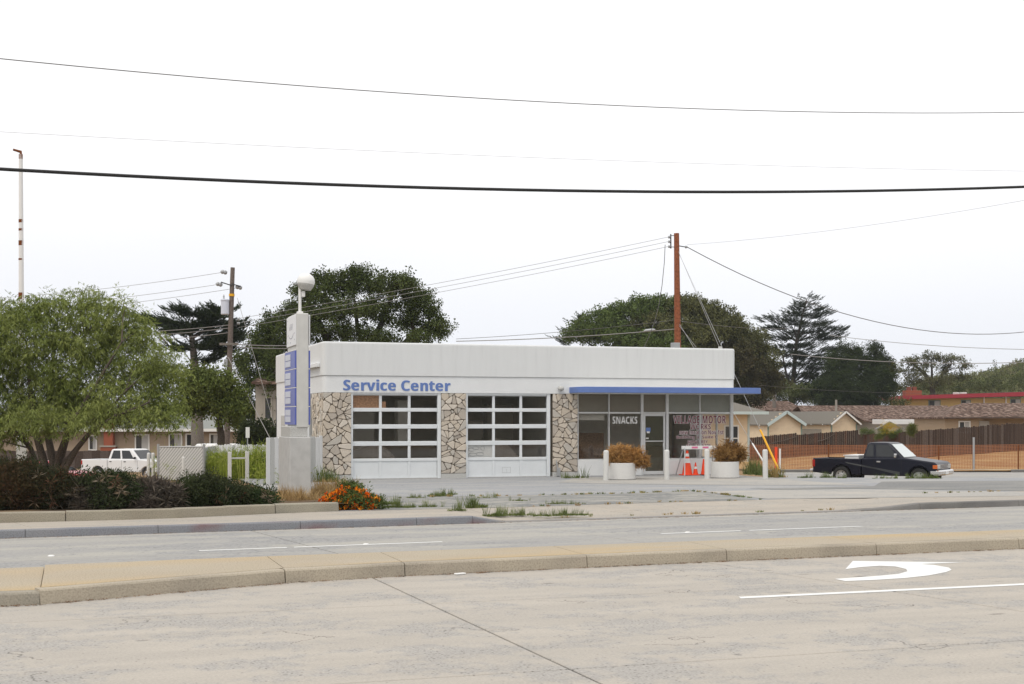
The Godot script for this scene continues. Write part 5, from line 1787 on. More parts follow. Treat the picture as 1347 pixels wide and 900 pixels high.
# ---------------------------------------------------------------- right background
func right_background() -> void:
	# orange netting along the field
	var Z := 63.9
	var na := TP(985, Z)
	var net := thing("safety_net_fence", "orange plastic net fence on thin posts along the bare field", "fence", na)
	for e in [[1026.0, M.white_plain, 1.08, 0.05], [1090.0, M.rust, 1.3, 0.035], [1281.0, M.galvanised, 1.62, 0.05], [1021.0, M.cone_orange, 1.15, 0.07], [1180.0, M.galvanised, 1.22, 0.03], [1340.0, M.rust, 1.25, 0.03], [1235.0, M.rust, 1.2, 0.03]]:
		var p := TP(e[0], Z - 0.05) - na
		cyl(net, "post", e[1], p, p + Vector3(0, e[2], 0), e[3], -1.0, 8)
	var nm := MB.new()
	var X0 := XZ(na).x
	for k in 17:
		for s in 20:
			var xa := X0 + s * 1.6
			var ya := 0.06 + k * 0.07
			var wob := 0.03 * sin(xa * 1.1 + 0.3)
			var a := W(xa, terr(xa, Z) + 0.05 + ya + wob, Z) - na
			var b := W(xa + 1.6, terr(xa + 1.6, Z) + 0.05 + ya + 0.03 * sin((xa + 1.6) * 1.1 + 0.3), Z) - na
			nm.quadf(a, b, b + Vector3(0, 0.018, 0), a + Vector3(0, 0.018, 0), W(0, 0, -1))
	var nx := X0
	while nx < X0 + 32.0:
		var a := W(nx, terr(nx, Z) + 0.1, Z - 0.002) - na
		var b := W(nx + 0.018, terr(nx, Z) + 0.1, Z - 0.002) - na
		nm.quadf(a, b, b + Vector3(0, 1.16, 0), a + Vector3(0, 1.16, 0), W(0, 0, -1))
		nx += 0.075
	var nn := part("netting", nm, M.net_orange, net)
	nn.set_meta("kind", "stuff")
	# dark board fences behind the field
	var f1 := thing("board_fence", "tall weathered dark board fence in front of the tan hipped house", "fence", TP(1190, 88.0))
	board_fence(f1, TP(1186, 88.0), TP(1420, 88.0), 1.85, 0.155, [M.fence_dark, M.fence_dark, M.fence_dark1, M.fence_dark1, M.fence_dark2], true, 0.012, 0.025, 0.08)
	var f2 := thing("board_fence", "low brown board fence with a sagging cap behind the round bush", "fence", TP(1130, 101.0))
	board_fence(f2, TP(1128, 101.0), TP(1190, 96.0), 1.5, 0.16, [M.fence_brown, M.fence_dark1], true, 0.01, 0.025, 0.05)
	var f3 := thing("board_fence", "dark scalloped board fence in front of the two cream cottages", "fence", TP(965, 105.0))
	board_fence(f3, TP(955, 105.0), TP(1048, 105.0), 1.72, 0.15, [M.fence_dark, M.fence_dark, M.fence_brown], true, 0.012, 0.025, 0.05, 0.004)
	board_fence(f3, TP(1048, 105.0), TP(1129, 105.0), 1.72, 0.15, [M.fence_brown, M.fence_dark, M.fence_dark], true, 0.012, 0.025, 0.05)
	for e in [[985.0, 1048.0], [1075.0, 1098.0]]:
		var rl := MB.new()
		var pts := []
		for k in 7:
			var p := TP(lerpf(e[0], e[1], k / 6.0), 104.9)
			pts.append(p - f3.position + Vector3(0, 1.1 + 0.5 * (k / 6.0) * (k / 6.0), 0))
		rl.tube(pts, [0.035], 5)
		part("cap_rail", rl, M.fence_dark2, f3)
	# cream cottages: gables towards the road, left slopes in view
	for e in [[1035.0, 541.0, 1.95, 1.2, 8.0, 120.0, "small cream cottage with a pale blue gable edge", 0], [1113.0, 541.0, 1.55, 1.15, 9.5, 121.0, "small cream cottage with a narrow white gable edge and long grey roof", 1]]:
		var ap := ZP(e[0], e[1], e[5])
		var gy := ground_at(ap)
		var base := Vector3(ap.x, gy, ap.z)
		var c := thing("cottage", e[6], "house", base)
		var hw: float = e[2] - 0.25
		var ry: float = ap.y - gy
		var ey: float = ry - e[3]
		var wl := MB.new()
		wl.prism(PackedVector2Array([Vector2(-hw, 0), Vector2(hw, 0), Vector2(hw, ey + 0.1), Vector2(0, ry - 0.12), Vector2(-hw, ey + 0.1)]), Vector3(0, 0, -0.35), Vector3.RIGHT, Vector3.UP, Vector3(0, 0, -e[4]))
		part("wall", wl, M.wall_cream, c)
		for k in 7:                                          # lapped boards of the gable wall
			var yy: float = ey - 0.9 + k * 0.28
			var half: float = hw if yy < ey else hw * maxf(0.1, 1.0 - (yy - ey) / e[3])
			var bd := MB.new()
			bd.bb(-half, half, yy, yy + 0.262, -0.35, -0.325)
			part("siding_board", bd, M.wall_cream, c)
		for s in [-1.0, 1.0]:
			part("roof", slope(Vector3(s * e[2], ey, 0.05), Vector3(s * e[2], ey, -e[4] - 0.5), Vector3(0, ry, -e[4] - 0.5), Vector3(0, ry, 0.05), 0.1), M.roof_grey, c)
			var tm := MB.new()
			var wd := 0.26 if e[7] == 0 else 0.14
			tm.bar(Vector3(s * (e[2] + 0.02), ey - 0.07, 0.07), Vector3(0, ry - 0.07, 0.07), 0.05, wd)
			part("barge_board", tm, M.trim_blue if e[7] == 0 else M.trim_white, c)
			var cn := MB.new()
			cn.bb(s * hw - 0.07, s * hw + 0.07, 0, ey, -0.36, -0.31)
			part("corner_board", cn, M.trim_green, c)
		if e[7] == 1:
			var wn := MB.new()
			wn.bb(-hw - 0.05, -hw + 0.01, ey - 1.2, ey - 0.5, -5.5, -2.0)
			part("side_window", wn, M.wall_dim, c)
			var vt := MB.new()
			vt.bb(-hw - 0.03, -hw + 0.01, ey - 1.1, ey - 0.58, -5.2, -2.3)
			part("blind", vt, M.trim_green, c)
		for k in 4:
			var rf := MB.new()
			rf.bb(-e[2] - 0.02, -e[2] + 0.3, ey - 0.12, ey - 0.02, -1.5 - k * 2.0, -1.38 - k * 2.0)
			part("rafter_end", rf, M.trim_white, c)
	# cream house with a hip roof, half hidden by the station
	var ac := ZP(985.5, 545, 100.0)
	var ha := thing("house", "cream house with a hip roof just past the station's canopy", "house", Vector3(ac.x, ground_at(ac), ac.z))
	var eh := 2.62 - ha.position.y
	var wl2 := MB.new()
	wl2.bb(-8.0, 0.0, 0.0, eh, -7.0, 0.0)
	part("wall", wl2, M.wall_cream, ha)
	part("roof", slope(Vector3(-8.5, eh, 1.0), Vector3(1.05, eh, 1.0), Vector3(-3.0, eh + 1.6, -3.5), Vector3(-8.5, eh + 1.6, -3.5), 0.14), M.roof_grey, ha)
	part("roof_hip", slope(Vector3(1.05, eh, 1.0), Vector3(1.05, eh, -8.0), Vector3(-3.0, eh + 1.6, -3.51), Vector3(-3.0, eh + 1.6, -3.5), 0.14), M.roof_grey, ha)
	var fc := MB.new()
	fc.bb(-8.5, 1.08, eh - 0.2, eh + 0.01, 1.005, 1.06)
	part("fascia", fc, M.trim_blue, ha)
	var cnr := MB.new()
	cnr.bb(-0.14, 0.03, 0, eh - 0.01, -0.1, 0.03)
	part("corner_board", cnr, M.trim_blue, ha)
	house_window(ha, -2.0, -0.98, 0.9, 2.7, 0.0, M.trim_white, 0, 0.0)
	var mid := MB.new()
	mid.bb(-2.0, -0.98, 1.78, 1.86, 0.0, 0.05)
	part("sash_bar", mid, M.trim_white, ha)
	# long shake roofs behind
	var s1 := ZP(1065, 551, 138.0)
	var sh := thing("long_house", "long low house with a mottled brown shake roof and thin vent pipes", "house", Vector3(s1.x, -1.1, s1.z), -PSI)
	var w := func(px: float, zz: float) -> float: return (px - 1065.0) / F * (138.0 + zz)
	var ye := s1.y + 1.1
	var yr := ZP(1065, 533.5, 144.0).y + 1.1
	wl2 = MB.new()
	wl2.bb(w.call(1072, 0), w.call(1258, 0), 0.0, ye - 0.05, -9.0, -0.6)
	part("wall", wl2, M.wall_dim, sh)
	part("roof", slope(Vector3(w.call(1060, 0), ye, 0.0), Vector3(w.call(1268, 0), ye, 0.0), Vector3(w.call(1262, 6), yr, -6.0), Vector3(w.call(1066, 6), yr, -6.0)), M.roof_shake, sh)
	part("roof_back", slope(Vector3(w.call(1060, 0), ye, -12.0), Vector3(w.call(1268, 0), ye, -12.0), Vector3(w.call(1262, 6), yr, -6.0), Vector3(w.call(1066, 6), yr, -6.0)), M.roof_shake, sh)
	part("front_gable_roof", slope(Vector3(w.call(1130, 0), ye - 0.1, 1.5), Vector3(w.call(1148, 0), ye - 0.45, 1.5), Vector3(w.call(1122, 6), yr + 0.02, -5.9), Vector3(w.call(1117, 6), yr + 0.03, -5.9), 0.1), M.roof_shake, sh)
	for e in [[1100.0, 526.0], [1154.0, 548.0]]:
		var p := ZP(e[0], e[1], 141.0) - sh.position
		p = p.rotated(Vector3.UP, PSI)
		cyl(sh, "vent_pipe", M.wall_dim, p - Vector3(0, 1.2, 0), p, 0.12, 0.12, 8)
	var s2 := ZP(1032, 540, 150.0)
	var sb := thing("gabled_house", "house with a mottled brown gabled roof and a tall round chimney", "house", Vector3(s2.x, -1.1, s2.z), -PSI)
	ye = s2.y + 1.1
	yr = ZP(1032, 527.5, 155.0).y + 1.1
	wl2 = MB.new()
	wl2.bb(-4.5, 1.9, 0.0, ye, -8.0, -0.5)
	part("wall", wl2, M.wall_dim, sb)
	part("roof", slope(Vector3(-5.0, ye, 0.0), Vector3(2.6, ye, 0.0), Vector3(1.4, yr, -5.0), Vector3(-5.0, yr, -5.0)), M.roof_shake, sb)
	part("roof_back", slope(Vector3(-5.0, ye, -10.0), Vector3(2.6, ye, -10.0), Vector3(1.4, yr, -5.0), Vector3(-5.0, yr, -5.0)), M.roof_shake, sb)
	cyl(sb, "chimney", M.bark_pale, Vector3(-0.85, ye - 0.2, -1.5), Vector3(-0.85, yr + 0.75, -1.5), 0.22, 0.2, 10)
	cyl(sb, "chimney_cap", M.dark_metal, Vector3(-0.85, yr + 0.75, -1.5), Vector3(-0.85, yr + 0.95, -1.5), 0.28, 0.2, 10)
	# tan hipped house
	var t1 := ZP(1243, 549, 105.0)
	var th := thing("tan_house", "tan stucco house with a hipped mottled shake roof behind the tall fence", "house", Vector3(t1.x, ground_at(t1), t1.z), -PSI)
	var tw := func(px: float) -> float: return (px - 1243.0) / F * 105.0
	var ty := func(py: float) -> float: return EYE - (py - 550.0) / F * 105.0 - th.position.y
	wl2 = MB.new()
	wl2.bb(tw.call(1243), tw.call(1293), 0.0, ty.call(548), -8.0, 0.0)
	wl2.bb(tw.call(1293), tw.call(1420), 0.0, ty.call(547.5), -8.0, -0.8)
	part("wall", wl2, M.wall_tan, th)
	part("roof", slope(Vector3(tw.call(1239), ty.call(549), 0.5), Vector3(tw.call(1430), ty.call(547.5), 0.5), Vector3(tw.call(1430), ty.call(529.5), -4.2), Vector3(tw.call(1291), ty.call(529.5), -4.2)), M.roof_shake, th)
	part("roof_hip", slope(Vector3(tw.call(1239), ty.call(549), 0.5), Vector3(tw.call(1239), ty.call(549), -8.8), Vector3(tw.call(1291), ty.call(529.5), -4.21), Vector3(tw.call(1291), ty.call(529.5), -4.2)), M.roof_shake, th)
	var fs := MB.new()
	fs.bb(tw.call(1239), tw.call(1430), ty.call(550.5), ty.call(549), 0.5, 0.56)
	part("fascia", fs, M.fence_dark2, th)
	house_window(th, tw.call(1262.5), tw.call(1275), 1.15, ty.call(555.5), 0.0, M.trim_white, 1, 0.45)
	var dd := MB.new()
	dd.bb(tw.call(1288), tw.call(1301), 0.0, ty.call(554), 0.0, 0.06)
	part("door", dd, M.wall_dim, th)
	# white flat carport roof and small shed
	var cpz := ZP(1203, 552, 116.0)
	var cp := thing("carport", "flat white carport roof standing behind the fences", "carport", Vector3(cpz.x, ground_at(cpz), cpz.z), -PSI)
	var cy := cpz.y - cp.position.y
	var cm := MB.new()
	cm.bb(-2.6, 2.6, cy - 0.42, cy, -4.0, 0.0, 0.02)
	part("roof", cm, M.roof_white, cp)
	for e in [-2.4, 2.4]: cyl(cp, "post", M.trim_white, Vector3(e, 0, -0.3), Vector3(e, cy - 0.4, -0.3), 0.06, -1.0, 6)
	var sdz := ZP(1171, 554.5, 103.0)
	var sd := thing("garden_shed", "small grey shed with a pale pitched roof behind the brown fence", "shed", Vector3(sdz.x, ground_at(sdz), sdz.z), -PSI - 0.25)
	var sy := sdz.y - sd.position.y
	var swl := MB.new()
	swl.prism(PackedVector2Array([Vector2(-0.85, 0), Vector2(0.85, 0), Vector2(0.85, sy - 0.5), Vector2(0, sy - 0.08), Vector2(-0.85, sy - 0.5)]), Vector3.ZERO, Vector3.RIGHT, Vector3.UP, Vector3(0, 0, -2.5))
	part("wall", swl, M.wall_dim, sd)
	for s in [-1.0, 1.0]: part("roof", slope(Vector3(s * 1.05, sy - 0.56, 0.15), Vector3(s * 1.05, sy - 0.56, -2.6), Vector3(0, sy, -2.6), Vector3(0, sy, 0.15), 0.06), M.roof_pale, sd)
	# yellow building with the red flat roof, up the slope
	var rz := 165.0
	var r1 := ZP(1178, 525, rz)
	var rh := thing("yellow_building", "long yellow building with a red roof edge and brick chimney on the slope", "building", Vector3(r1.x, -0.5, r1.z), -PSI)
	var rw := func(px: float) -> float: return (px - 1178.0) / F * rz
	var ry2 := func(py: float) -> float: return EYE - (py - 550.0) / F * rz + 0.5
	var rwl := MB.new()
	rwl.bb(rw.call(1197), rw.call(1430), 0.0, ry2.call(524), -9.0, -0.5)
	part("wall", rwl, M.wall_yellow, rh)
	var rfa := MB.new()
	rfa.prism(PackedVector2Array([Vector2(rw.call(1177), ry2.call(525.8)), Vector2(rw.call(1430), ry2.call(519.0)), Vector2(rw.call(1430), ry2.call(513.2)), Vector2(rw.call(1180), ry2.call(521.0))]), Vector3(0, 0, 0.6), Vector3.RIGHT, Vector3.UP, Vector3(0, 0, -10.0))
	part("roof", rfa, M.red_fascia, rh)
	for e in [[1224.0, 1238.0, 527.5, 533.5], [1267.0, 1278.0, 527.0, 532.5], [1332.0, 1344.0, 525.5, 530.5], [1366.0, 1380.0, 525.0, 530.0]]:
		house_window(rh, rw.call(e[0]), rw.call(e[1]), ry2.call(e[3]), ry2.call(e[2]), -0.5, M.trim_green, 1, 0.5)
	for e in [1296.0, 1325.0]: cyl(rh, "downpipe", M.trim_white, Vector3(rw.call(e), 0, -0.4), Vector3(rw.call(e), ry2.call(521), -0.4), 0.09, -1.0, 6)
	var rch := MB.new()
	rch.bb(rw.call(1195), rw.call(1216), ry2.call(521.5), ry2.call(513.5), -2.5, -1.0, 0.02)
	var chm := part("chimney", rch, M.brick, rh)
	for e in [[1199.0, 1203.5], [1206.0, 1211.0]]:
		var pot := MB.new()
		pot.bb(rw.call(e[0]), rw.call(e[1]), ry2.call(513.5), ry2.call(508.5), -2.1, -1.5, 0.02)
		part("flue", pot, M.brick_dark, chm)
	for e in [[1264.0, 1270.0], [1273.0, 1280.0]]:
		var vv := MB.new()
		vv.bb(rw.call(e[0]), rw.call(e[1]), ry2.call(519.5), ry2.call(515.8), -3.0, -2.2, 0.02)
		part("roof_vent", vv, M.trim_white, rh)

# ---------------------------------------------------------------- poles and wires
func hung(a: Vector3, b: Vector3, sag: float, r: float, m: Material, label: String, group := "", n := 26) -> void:
	var mb := MB.new()
	var pts := []
	for i in n + 1:
		var k := float(i) / n
		pts.append(a.lerp(b, k) - Vector3(0, sag * 4.0 * k * (1.0 - k), 0))
	mb.tube(pts, [r], 5, false)
	single("power_line", mb, m, label, "wire", Vector3.ZERO, group)
func insulator(t: Node3D, at: Vector3, axis: Vector3, r := 0.06) -> void:
	var b := Basis(Quaternion(Vector3.UP, axis.normalized()))
	var mb := MB.new()
	mb.lathe([[r * 0.4, 0.0], [r, 0.02], [r, 0.05], [r * 0.5, 0.06], [r * 0.9, 0.08], [r * 0.9, 0.11], [0.0, 0.13]], at, 8, b)
	part("insulator", mb, M.galvanised, t)
func wires() -> void:
	# weathered pole on the left
	var bz := 62.0
	var foot := TP(296.5, bz)
	foot.y -= 0.1
	var up := thing("utility_pole", "weathered grey utility pole with a transformer and crossarm behind the board fence", "utility pole", foot)
	var top := ZP(306, 352, bz) - foot
	var pm := MB.new()
	pm.tube([Vector3.ZERO, top * 0.5, top], [0.15, 0.13, 0.10], 12)
	part("shaft", pm, M.pole_wood, up)
	var at := func(py: float) -> Vector3: return top * ((ZP(300, py, bz).y - foot.y) / top.y)
	var rt := W(1, 0, 0)
	var fr := W(0, 0, -1)
	var tc: Vector3 = at.call(404) - rt * 0.27 + fr * 0.1
	var tm := MB.new()
	tm.lathe([[0.0, -0.36], [0.17, -0.36], [0.19, -0.33], [0.19, 0.26], [0.21, 0.28], [0.21, 0.33], [0.1, 0.37], [0.0, 0.38]], tc, 16)
	var tr := part("transformer", tm, M.card_grey, up)
	var bsh := MB.new()
	bsh.lathe([[0.05, 0.36], [0.03, 0.45], [0.045, 0.48], [0.02, 0.55], [0.0, 0.6]], tc - rt * 0.06, 8)
	part("bushing", bsh, M.galvanised, tr)
	var ca := MB.new()
	ca.bar(at.call(453) - rt * 0.45 + fr * 0.17, at.call(453) + rt * 0.42 + fr * 0.17, 0.09, 0.11)
	part("crossarm", ca, M.bark_pale, up)
	var b1 := MB.new()
	b1.bar(at.call(376) + fr * 0.1, at.call(371.5) - rt * 0.5 + fr * 0.1, 0.05, 0.05)
	b1.bar(at.call(374) + fr * 0.1, at.call(377) + rt * 0.42 + fr * 0.1, 0.05, 0.05)
	part("bracket", b1, M.dark_metal, up)
	for e in [[at.call(374) - rt * 0.62, 1], [at.call(358) - rt * 0.42, 1], [at.call(378) + rt * 0.3, 0]]:
		var lm := MB.new()
		lm.lathe([[0.0, -0.17], [0.07, -0.16], [0.11, -0.08], [0.07, -0.02], [0.1, 0.02], [0.1, 0.08], [0.04, 0.13], [0.0, 0.16]], e[0], 10, Basis(fr.normalized(), 1.35))
		part("insulator_string", lm, M.galvanised, up)
	for e in [[420.0, 1.0], [425.5, 1.0]]: insulator(up, at.call(e[0]) + rt * 0.3, rt, 0.07)
	var rk := MB.new()
	rk.bar(at.call(417) + rt * 0.27, at.call(430) + rt * 0.27, 0.04, 0.03)
	rk.bar(at.call(419), at.call(419) + rt * 0.27, 0.03, 0.03)
	rk.bar(at.call(428), at.call(428) + rt * 0.27, 0.03, 0.03)
	part("rack", rk, M.dark_metal, up)
	var band := MB.new()
	band.lathe([[0.132, 0.0], [0.132, 0.12]], at.call(390), 12)
	part("yellow_tag", band, M.yellow_guard, up)
	var mbx := MB.new()
	mbx.box((at.call(478) as Vector3) + fr * 0.18 - rt * 0.14, Vector3(0.16, 0.36, 0.16), Basis(), 0.01)
	part("meter_box", mbx, M.galvanised, up)
	# brown pole behind the station
	var kz := 64.0
	var kf := TP(893, kz)
	var kp := thing("utility_pole", "tall reddish brown utility pole rising behind the station roof", "utility pole", kf)
	var kt := ZP(890, 307, kz) - kf
	pm = MB.new()
	pm.tube([Vector3.ZERO, kt * 0.5, kt], [0.19, 0.16, 0.125], 12)
	part("shaft", pm, M.pole_red, kp)
	var ka := func(py: float) -> Vector3: return kt * ((ZP(890, py, kz).y - kf.y) / kt.y)
	rk = MB.new()
	rk.bar(ka.call(308) - rt * 0.28, ka.call(327) - rt * 0.28, 0.05, 0.04)
	rk.bar(ka.call(310), ka.call(310) - rt * 0.28, 0.03, 0.03)
	rk.bar(ka.call(325), ka.call(325) - rt * 0.28, 0.03, 0.03)
	rk.bar(ka.call(323), ka.call(325) + rt * 0.42, 0.04, 0.04)
	part("rack", rk, M.dark_metal, kp)
	for e in [312.0, 318.0, 324.5]: insulator(kp, ka.call(e) - rt * 0.29, -rt, 0.075)
	insulator(kp, ka.call(325) + rt * 0.4, rt, 0.07)
	var drop := MB.new()
	var dpts := []
	for e in [[875, 322], [874, 345], [871, 375], [867, 400], [862, 420], [855, 440], [846, 460]]: dpts.append(ZP(e[0], e[1], kz - 0.8) - kf)
	drop.tube(dpts, [0.016], 5, false)
	part("service_drop", drop, M.wire, kp)
	# wires between the poles
	var g1 := "wires strung between the two poles"
	for e in [[312.0, 419.0], [318.0, 425.0], [324.5, 431.0]]:
		hung(ka.call(e[0]) - rt * 0.42 + kf, at.call(e[1]) + rt * 0.35 + foot, 0.12, 0.010, M.wire_pale, "thin grey wire strung from the brown pole to the weathered pole", g1)
	var tele_a: Vector3 = ka.call(430) + kf + fr * 0.1
	hung(ZP(889, 433, kz), ZP(600, 449, 66), 0.1, 0.022, M.wire_pale, "thick grey cable running from the brown pole behind the spreading oak")
	hung(ZP(889, 421, kz), ZP(600, 446, 66), 0.1, 0.012, M.wire, "thin dark wire above the thick grey cable behind the station")
	var spl := MB.new()
	var sa := ZP(847, 435.2, kz - 0.05)
	var sbb := ZP(862, 433.8, kz - 0.05)
	spl.tube([sa, sa.lerp(sbb, 0.2), sa.lerp(sbb, 0.8), sbb], [0.03, 0.07, 0.07, 0.03], 8)
	single("cable_splice", spl, M.galvanised, "grey splice case hanging on the cable beside the brown pole", "cable box")
	hung(ZP(892, 422, kz), ZP(1040, 432, 90), 0.15, 0.013, M.wire, "dark wire leaving the brown pole before the broad brown-green tree")
	# to the right
	hung(ka.call(325) + rt * 0.5 + kf, ZP(1420, 424, 80), 2.1, 0.020, M.wire, "dark cable sagging to the right from the brown pole")
	hung(ka.call(322) + rt * 0.5 + kf, ZP(1420, 250, 48), 0.25, 0.006, M.wire_pale, "very thin pale wire rising to the right from the brown pole")
	hung(ZP(1090, 441, 110), ZP(1420, 460, 100), 0.35, 0.022, M.wire_pale, "pale wire crossing above the dark pine and the hill")
	hung(ZP(1040, 466, 110), ZP(1420, 473, 100), 0.5, 0.028, M.wire_pale, "pale cable crossing in front of the dark pine's crown")
	hung(ZP(1000, 507, 115), ZP(1420, 512, 105), 0.5, 0.012, M.wire, "thin low wire crossing in front of the red roofed building")
	# to the left of the weathered pole
	var g2 := "wires running left from the weathered pole"
	for e in [[358.0, 395.0, -0.4], [374.0, 408.0, -0.6], [379.0, 418.0, 0.2]]:
		hung(at.call(e[0]) + rt * e[2] + foot, ZP(-80, e[1], 74), 0.25, 0.010, M.wire_pale, "thin pale wire running from the weathered pole past the leafy tree", g2)
	for e in [[427.0, 437.0], [431.0, 442.0], [437.0, 449.0]]:
		hung(at.call(e[0]) + foot + rt * 0.1, ZP(180, e[1], 70), 0.05, 0.016, M.wire_pale, "grey cable running from the weathered pole towards the flat-topped cypress", g2)
	for e in [[453.0, 454.0], [456.5, 458.0]]:
		hung(at.call(e[0]) + foot + rt * 0.3, ZP(400, e[1], 66), 0.05, 0.022, M.wire_pale, "thick cable running from the weathered pole's crossarm behind the pillar sign", g2)
	var sg := MB.new()
	for e in [[300.0, 470.0, 362.0, 590.0]]: sg.tube([ZP(e[0], e[1], 61.8), ZP(e[2], e[3], 55.0)], [0.018], 5)
	single("guy_wire", sg, M.wire_pale, "pale guy wire slanting down from the weathered pole to the station's corner", "guy wire")
	sg = MB.new()
	sg.tube([ZP(312, 392, 61.8), ZP(361, 560, 56.0)], [0.010], 5)
	single("guy_wire", sg, M.wire_pale, "thin upper stay slanting down from the weathered pole's transformer height", "guy wire")
	# street wires in front of everything, parallel to the road
	hung(ZP(-60, 71, 30), ZP(1420, 146, 44), 0.5, 0.012, M.wire, "long thin dark wire crossing the sky high above the road")
	hung(ZP(-60, 219, 22), ZP(1420, 243, 30), 0.28, 0.031, M.wire_black, "thick black cable crossing the sky above the station")
	hung(ZP(-60, 170, 34), ZP(1420, 226, 48), 0.2, 0.0045, M.wire_pale, "hair-thin pale wire crossing the sky between the darker cables")

# ---------------------------------------------------------------- vegetation
func leaf_clump(sd: int, n: int, size: Vector2, spread: float, kind: String, m: Material) -> ArrayMesh:
	var r := RandomNumberGenerator.new()
	r.seed = sd
	var mb := MB.new()
	for i in n:
		var o := Vector3.ZERO
		var d := Vector3.ZERO
		if kind == "ball":
			d = Vector3(r.randfn(), r.randfn() * 0.8 + 0.25, r.randfn()).normalized()
			o = d * spread * (0.25 + 0.75 * r.randf())
			d = (d + Vector3(r.randfn(), r.randfn(), r.randfn()) * 0.6).normalized()
		elif kind == "droop":                               # leaves hanging from an arching twig
			var k := float(i) / n
			o = Vector3(spread * sin(k * 1.7), spread * (0.55 * k - 1.1 * k * k), 0)
			var an := r.randf() * TAU
			d = Vector3(cos(an) * 0.75 + 0.3, -0.75 - 0.5 * r.randf(), sin(an) * 0.75).normalized()
		elif kind == "frond":                               # a flat spray reaching out along +x
			var k := (i + 0.5) / n
			o = Vector3(spread * k, spread * 0.18 * k + r.randfn() * 0.03 * spread, 0)
			d = Vector3(0.8, 0.25 + 0.3 * r.randfn(), (1.0 if i % 2 else -1.0) * (1.1 - 0.7 * k)).normalized()
		elif kind == "up":                                  # blades or stems from the foot
			var an := r.randf() * TAU
			var tl := spread * r.randf()
			o = Vector3(cos(an), 0, sin(an)) * 0.12 * r.randf()
			d = Vector3(cos(an) * tl, 1.0, sin(an) * tl).normalized()
		elif kind == "twig":
			d = Vector3(r.randfn(), r.randfn() * 0.7 + 0.35, r.randfn()).normalized()
			o = d * spread * 0.2 * r.randf()
		var l := size.x * (0.65 + 0.7 * r.randf())
		var w := size.y * (0.8 + 0.4 * r.randf())
		var sd2 := d.cross(Vector3(r.randfn(), r.randfn(), r.randfn())).normalized()
		var nn := d.cross(sd2)
		mb.col = Color.WHITE * (0.82 + 0.36 * r.randf())
		mb.col.a = 1.0
		if kind == "up":
			var md := o + d * l * 0.55
			var tip := o + d * l + Vector3(d.x, -0.15 * r.randf(), d.z) * l * 0.25
			mb.tri(o - sd2 * w * 0.5, md - sd2 * w * 0.45, md + sd2 * w * 0.45)
			mb.tri(o - sd2 * w * 0.5, md + sd2 * w * 0.45, o + sd2 * w * 0.5)
			mb.tri(md - sd2 * w * 0.45, tip, md + sd2 * w * 0.45)
		else:
			var md := o + d * l * 0.5 + nn * l * 0.08
			mb.tri(o, md - sd2 * w * 0.5, o + d * l)
			mb.tri(o, o + d * l, md + sd2 * w * 0.5)
	return mb.mesh(m)
func hue(cols: Array, r: RandomNumberGenerator) -> Color:
	var a: Color = cols[r.randi_range(0, cols.size() - 1)]
	var b: Color = cols[r.randi_range(0, cols.size() - 1)]
	var k := 0.8 + 0.4 * r.randf()
	var c := a.lerp(b, r.randf()) * k
	c.a = 1.0
	return c
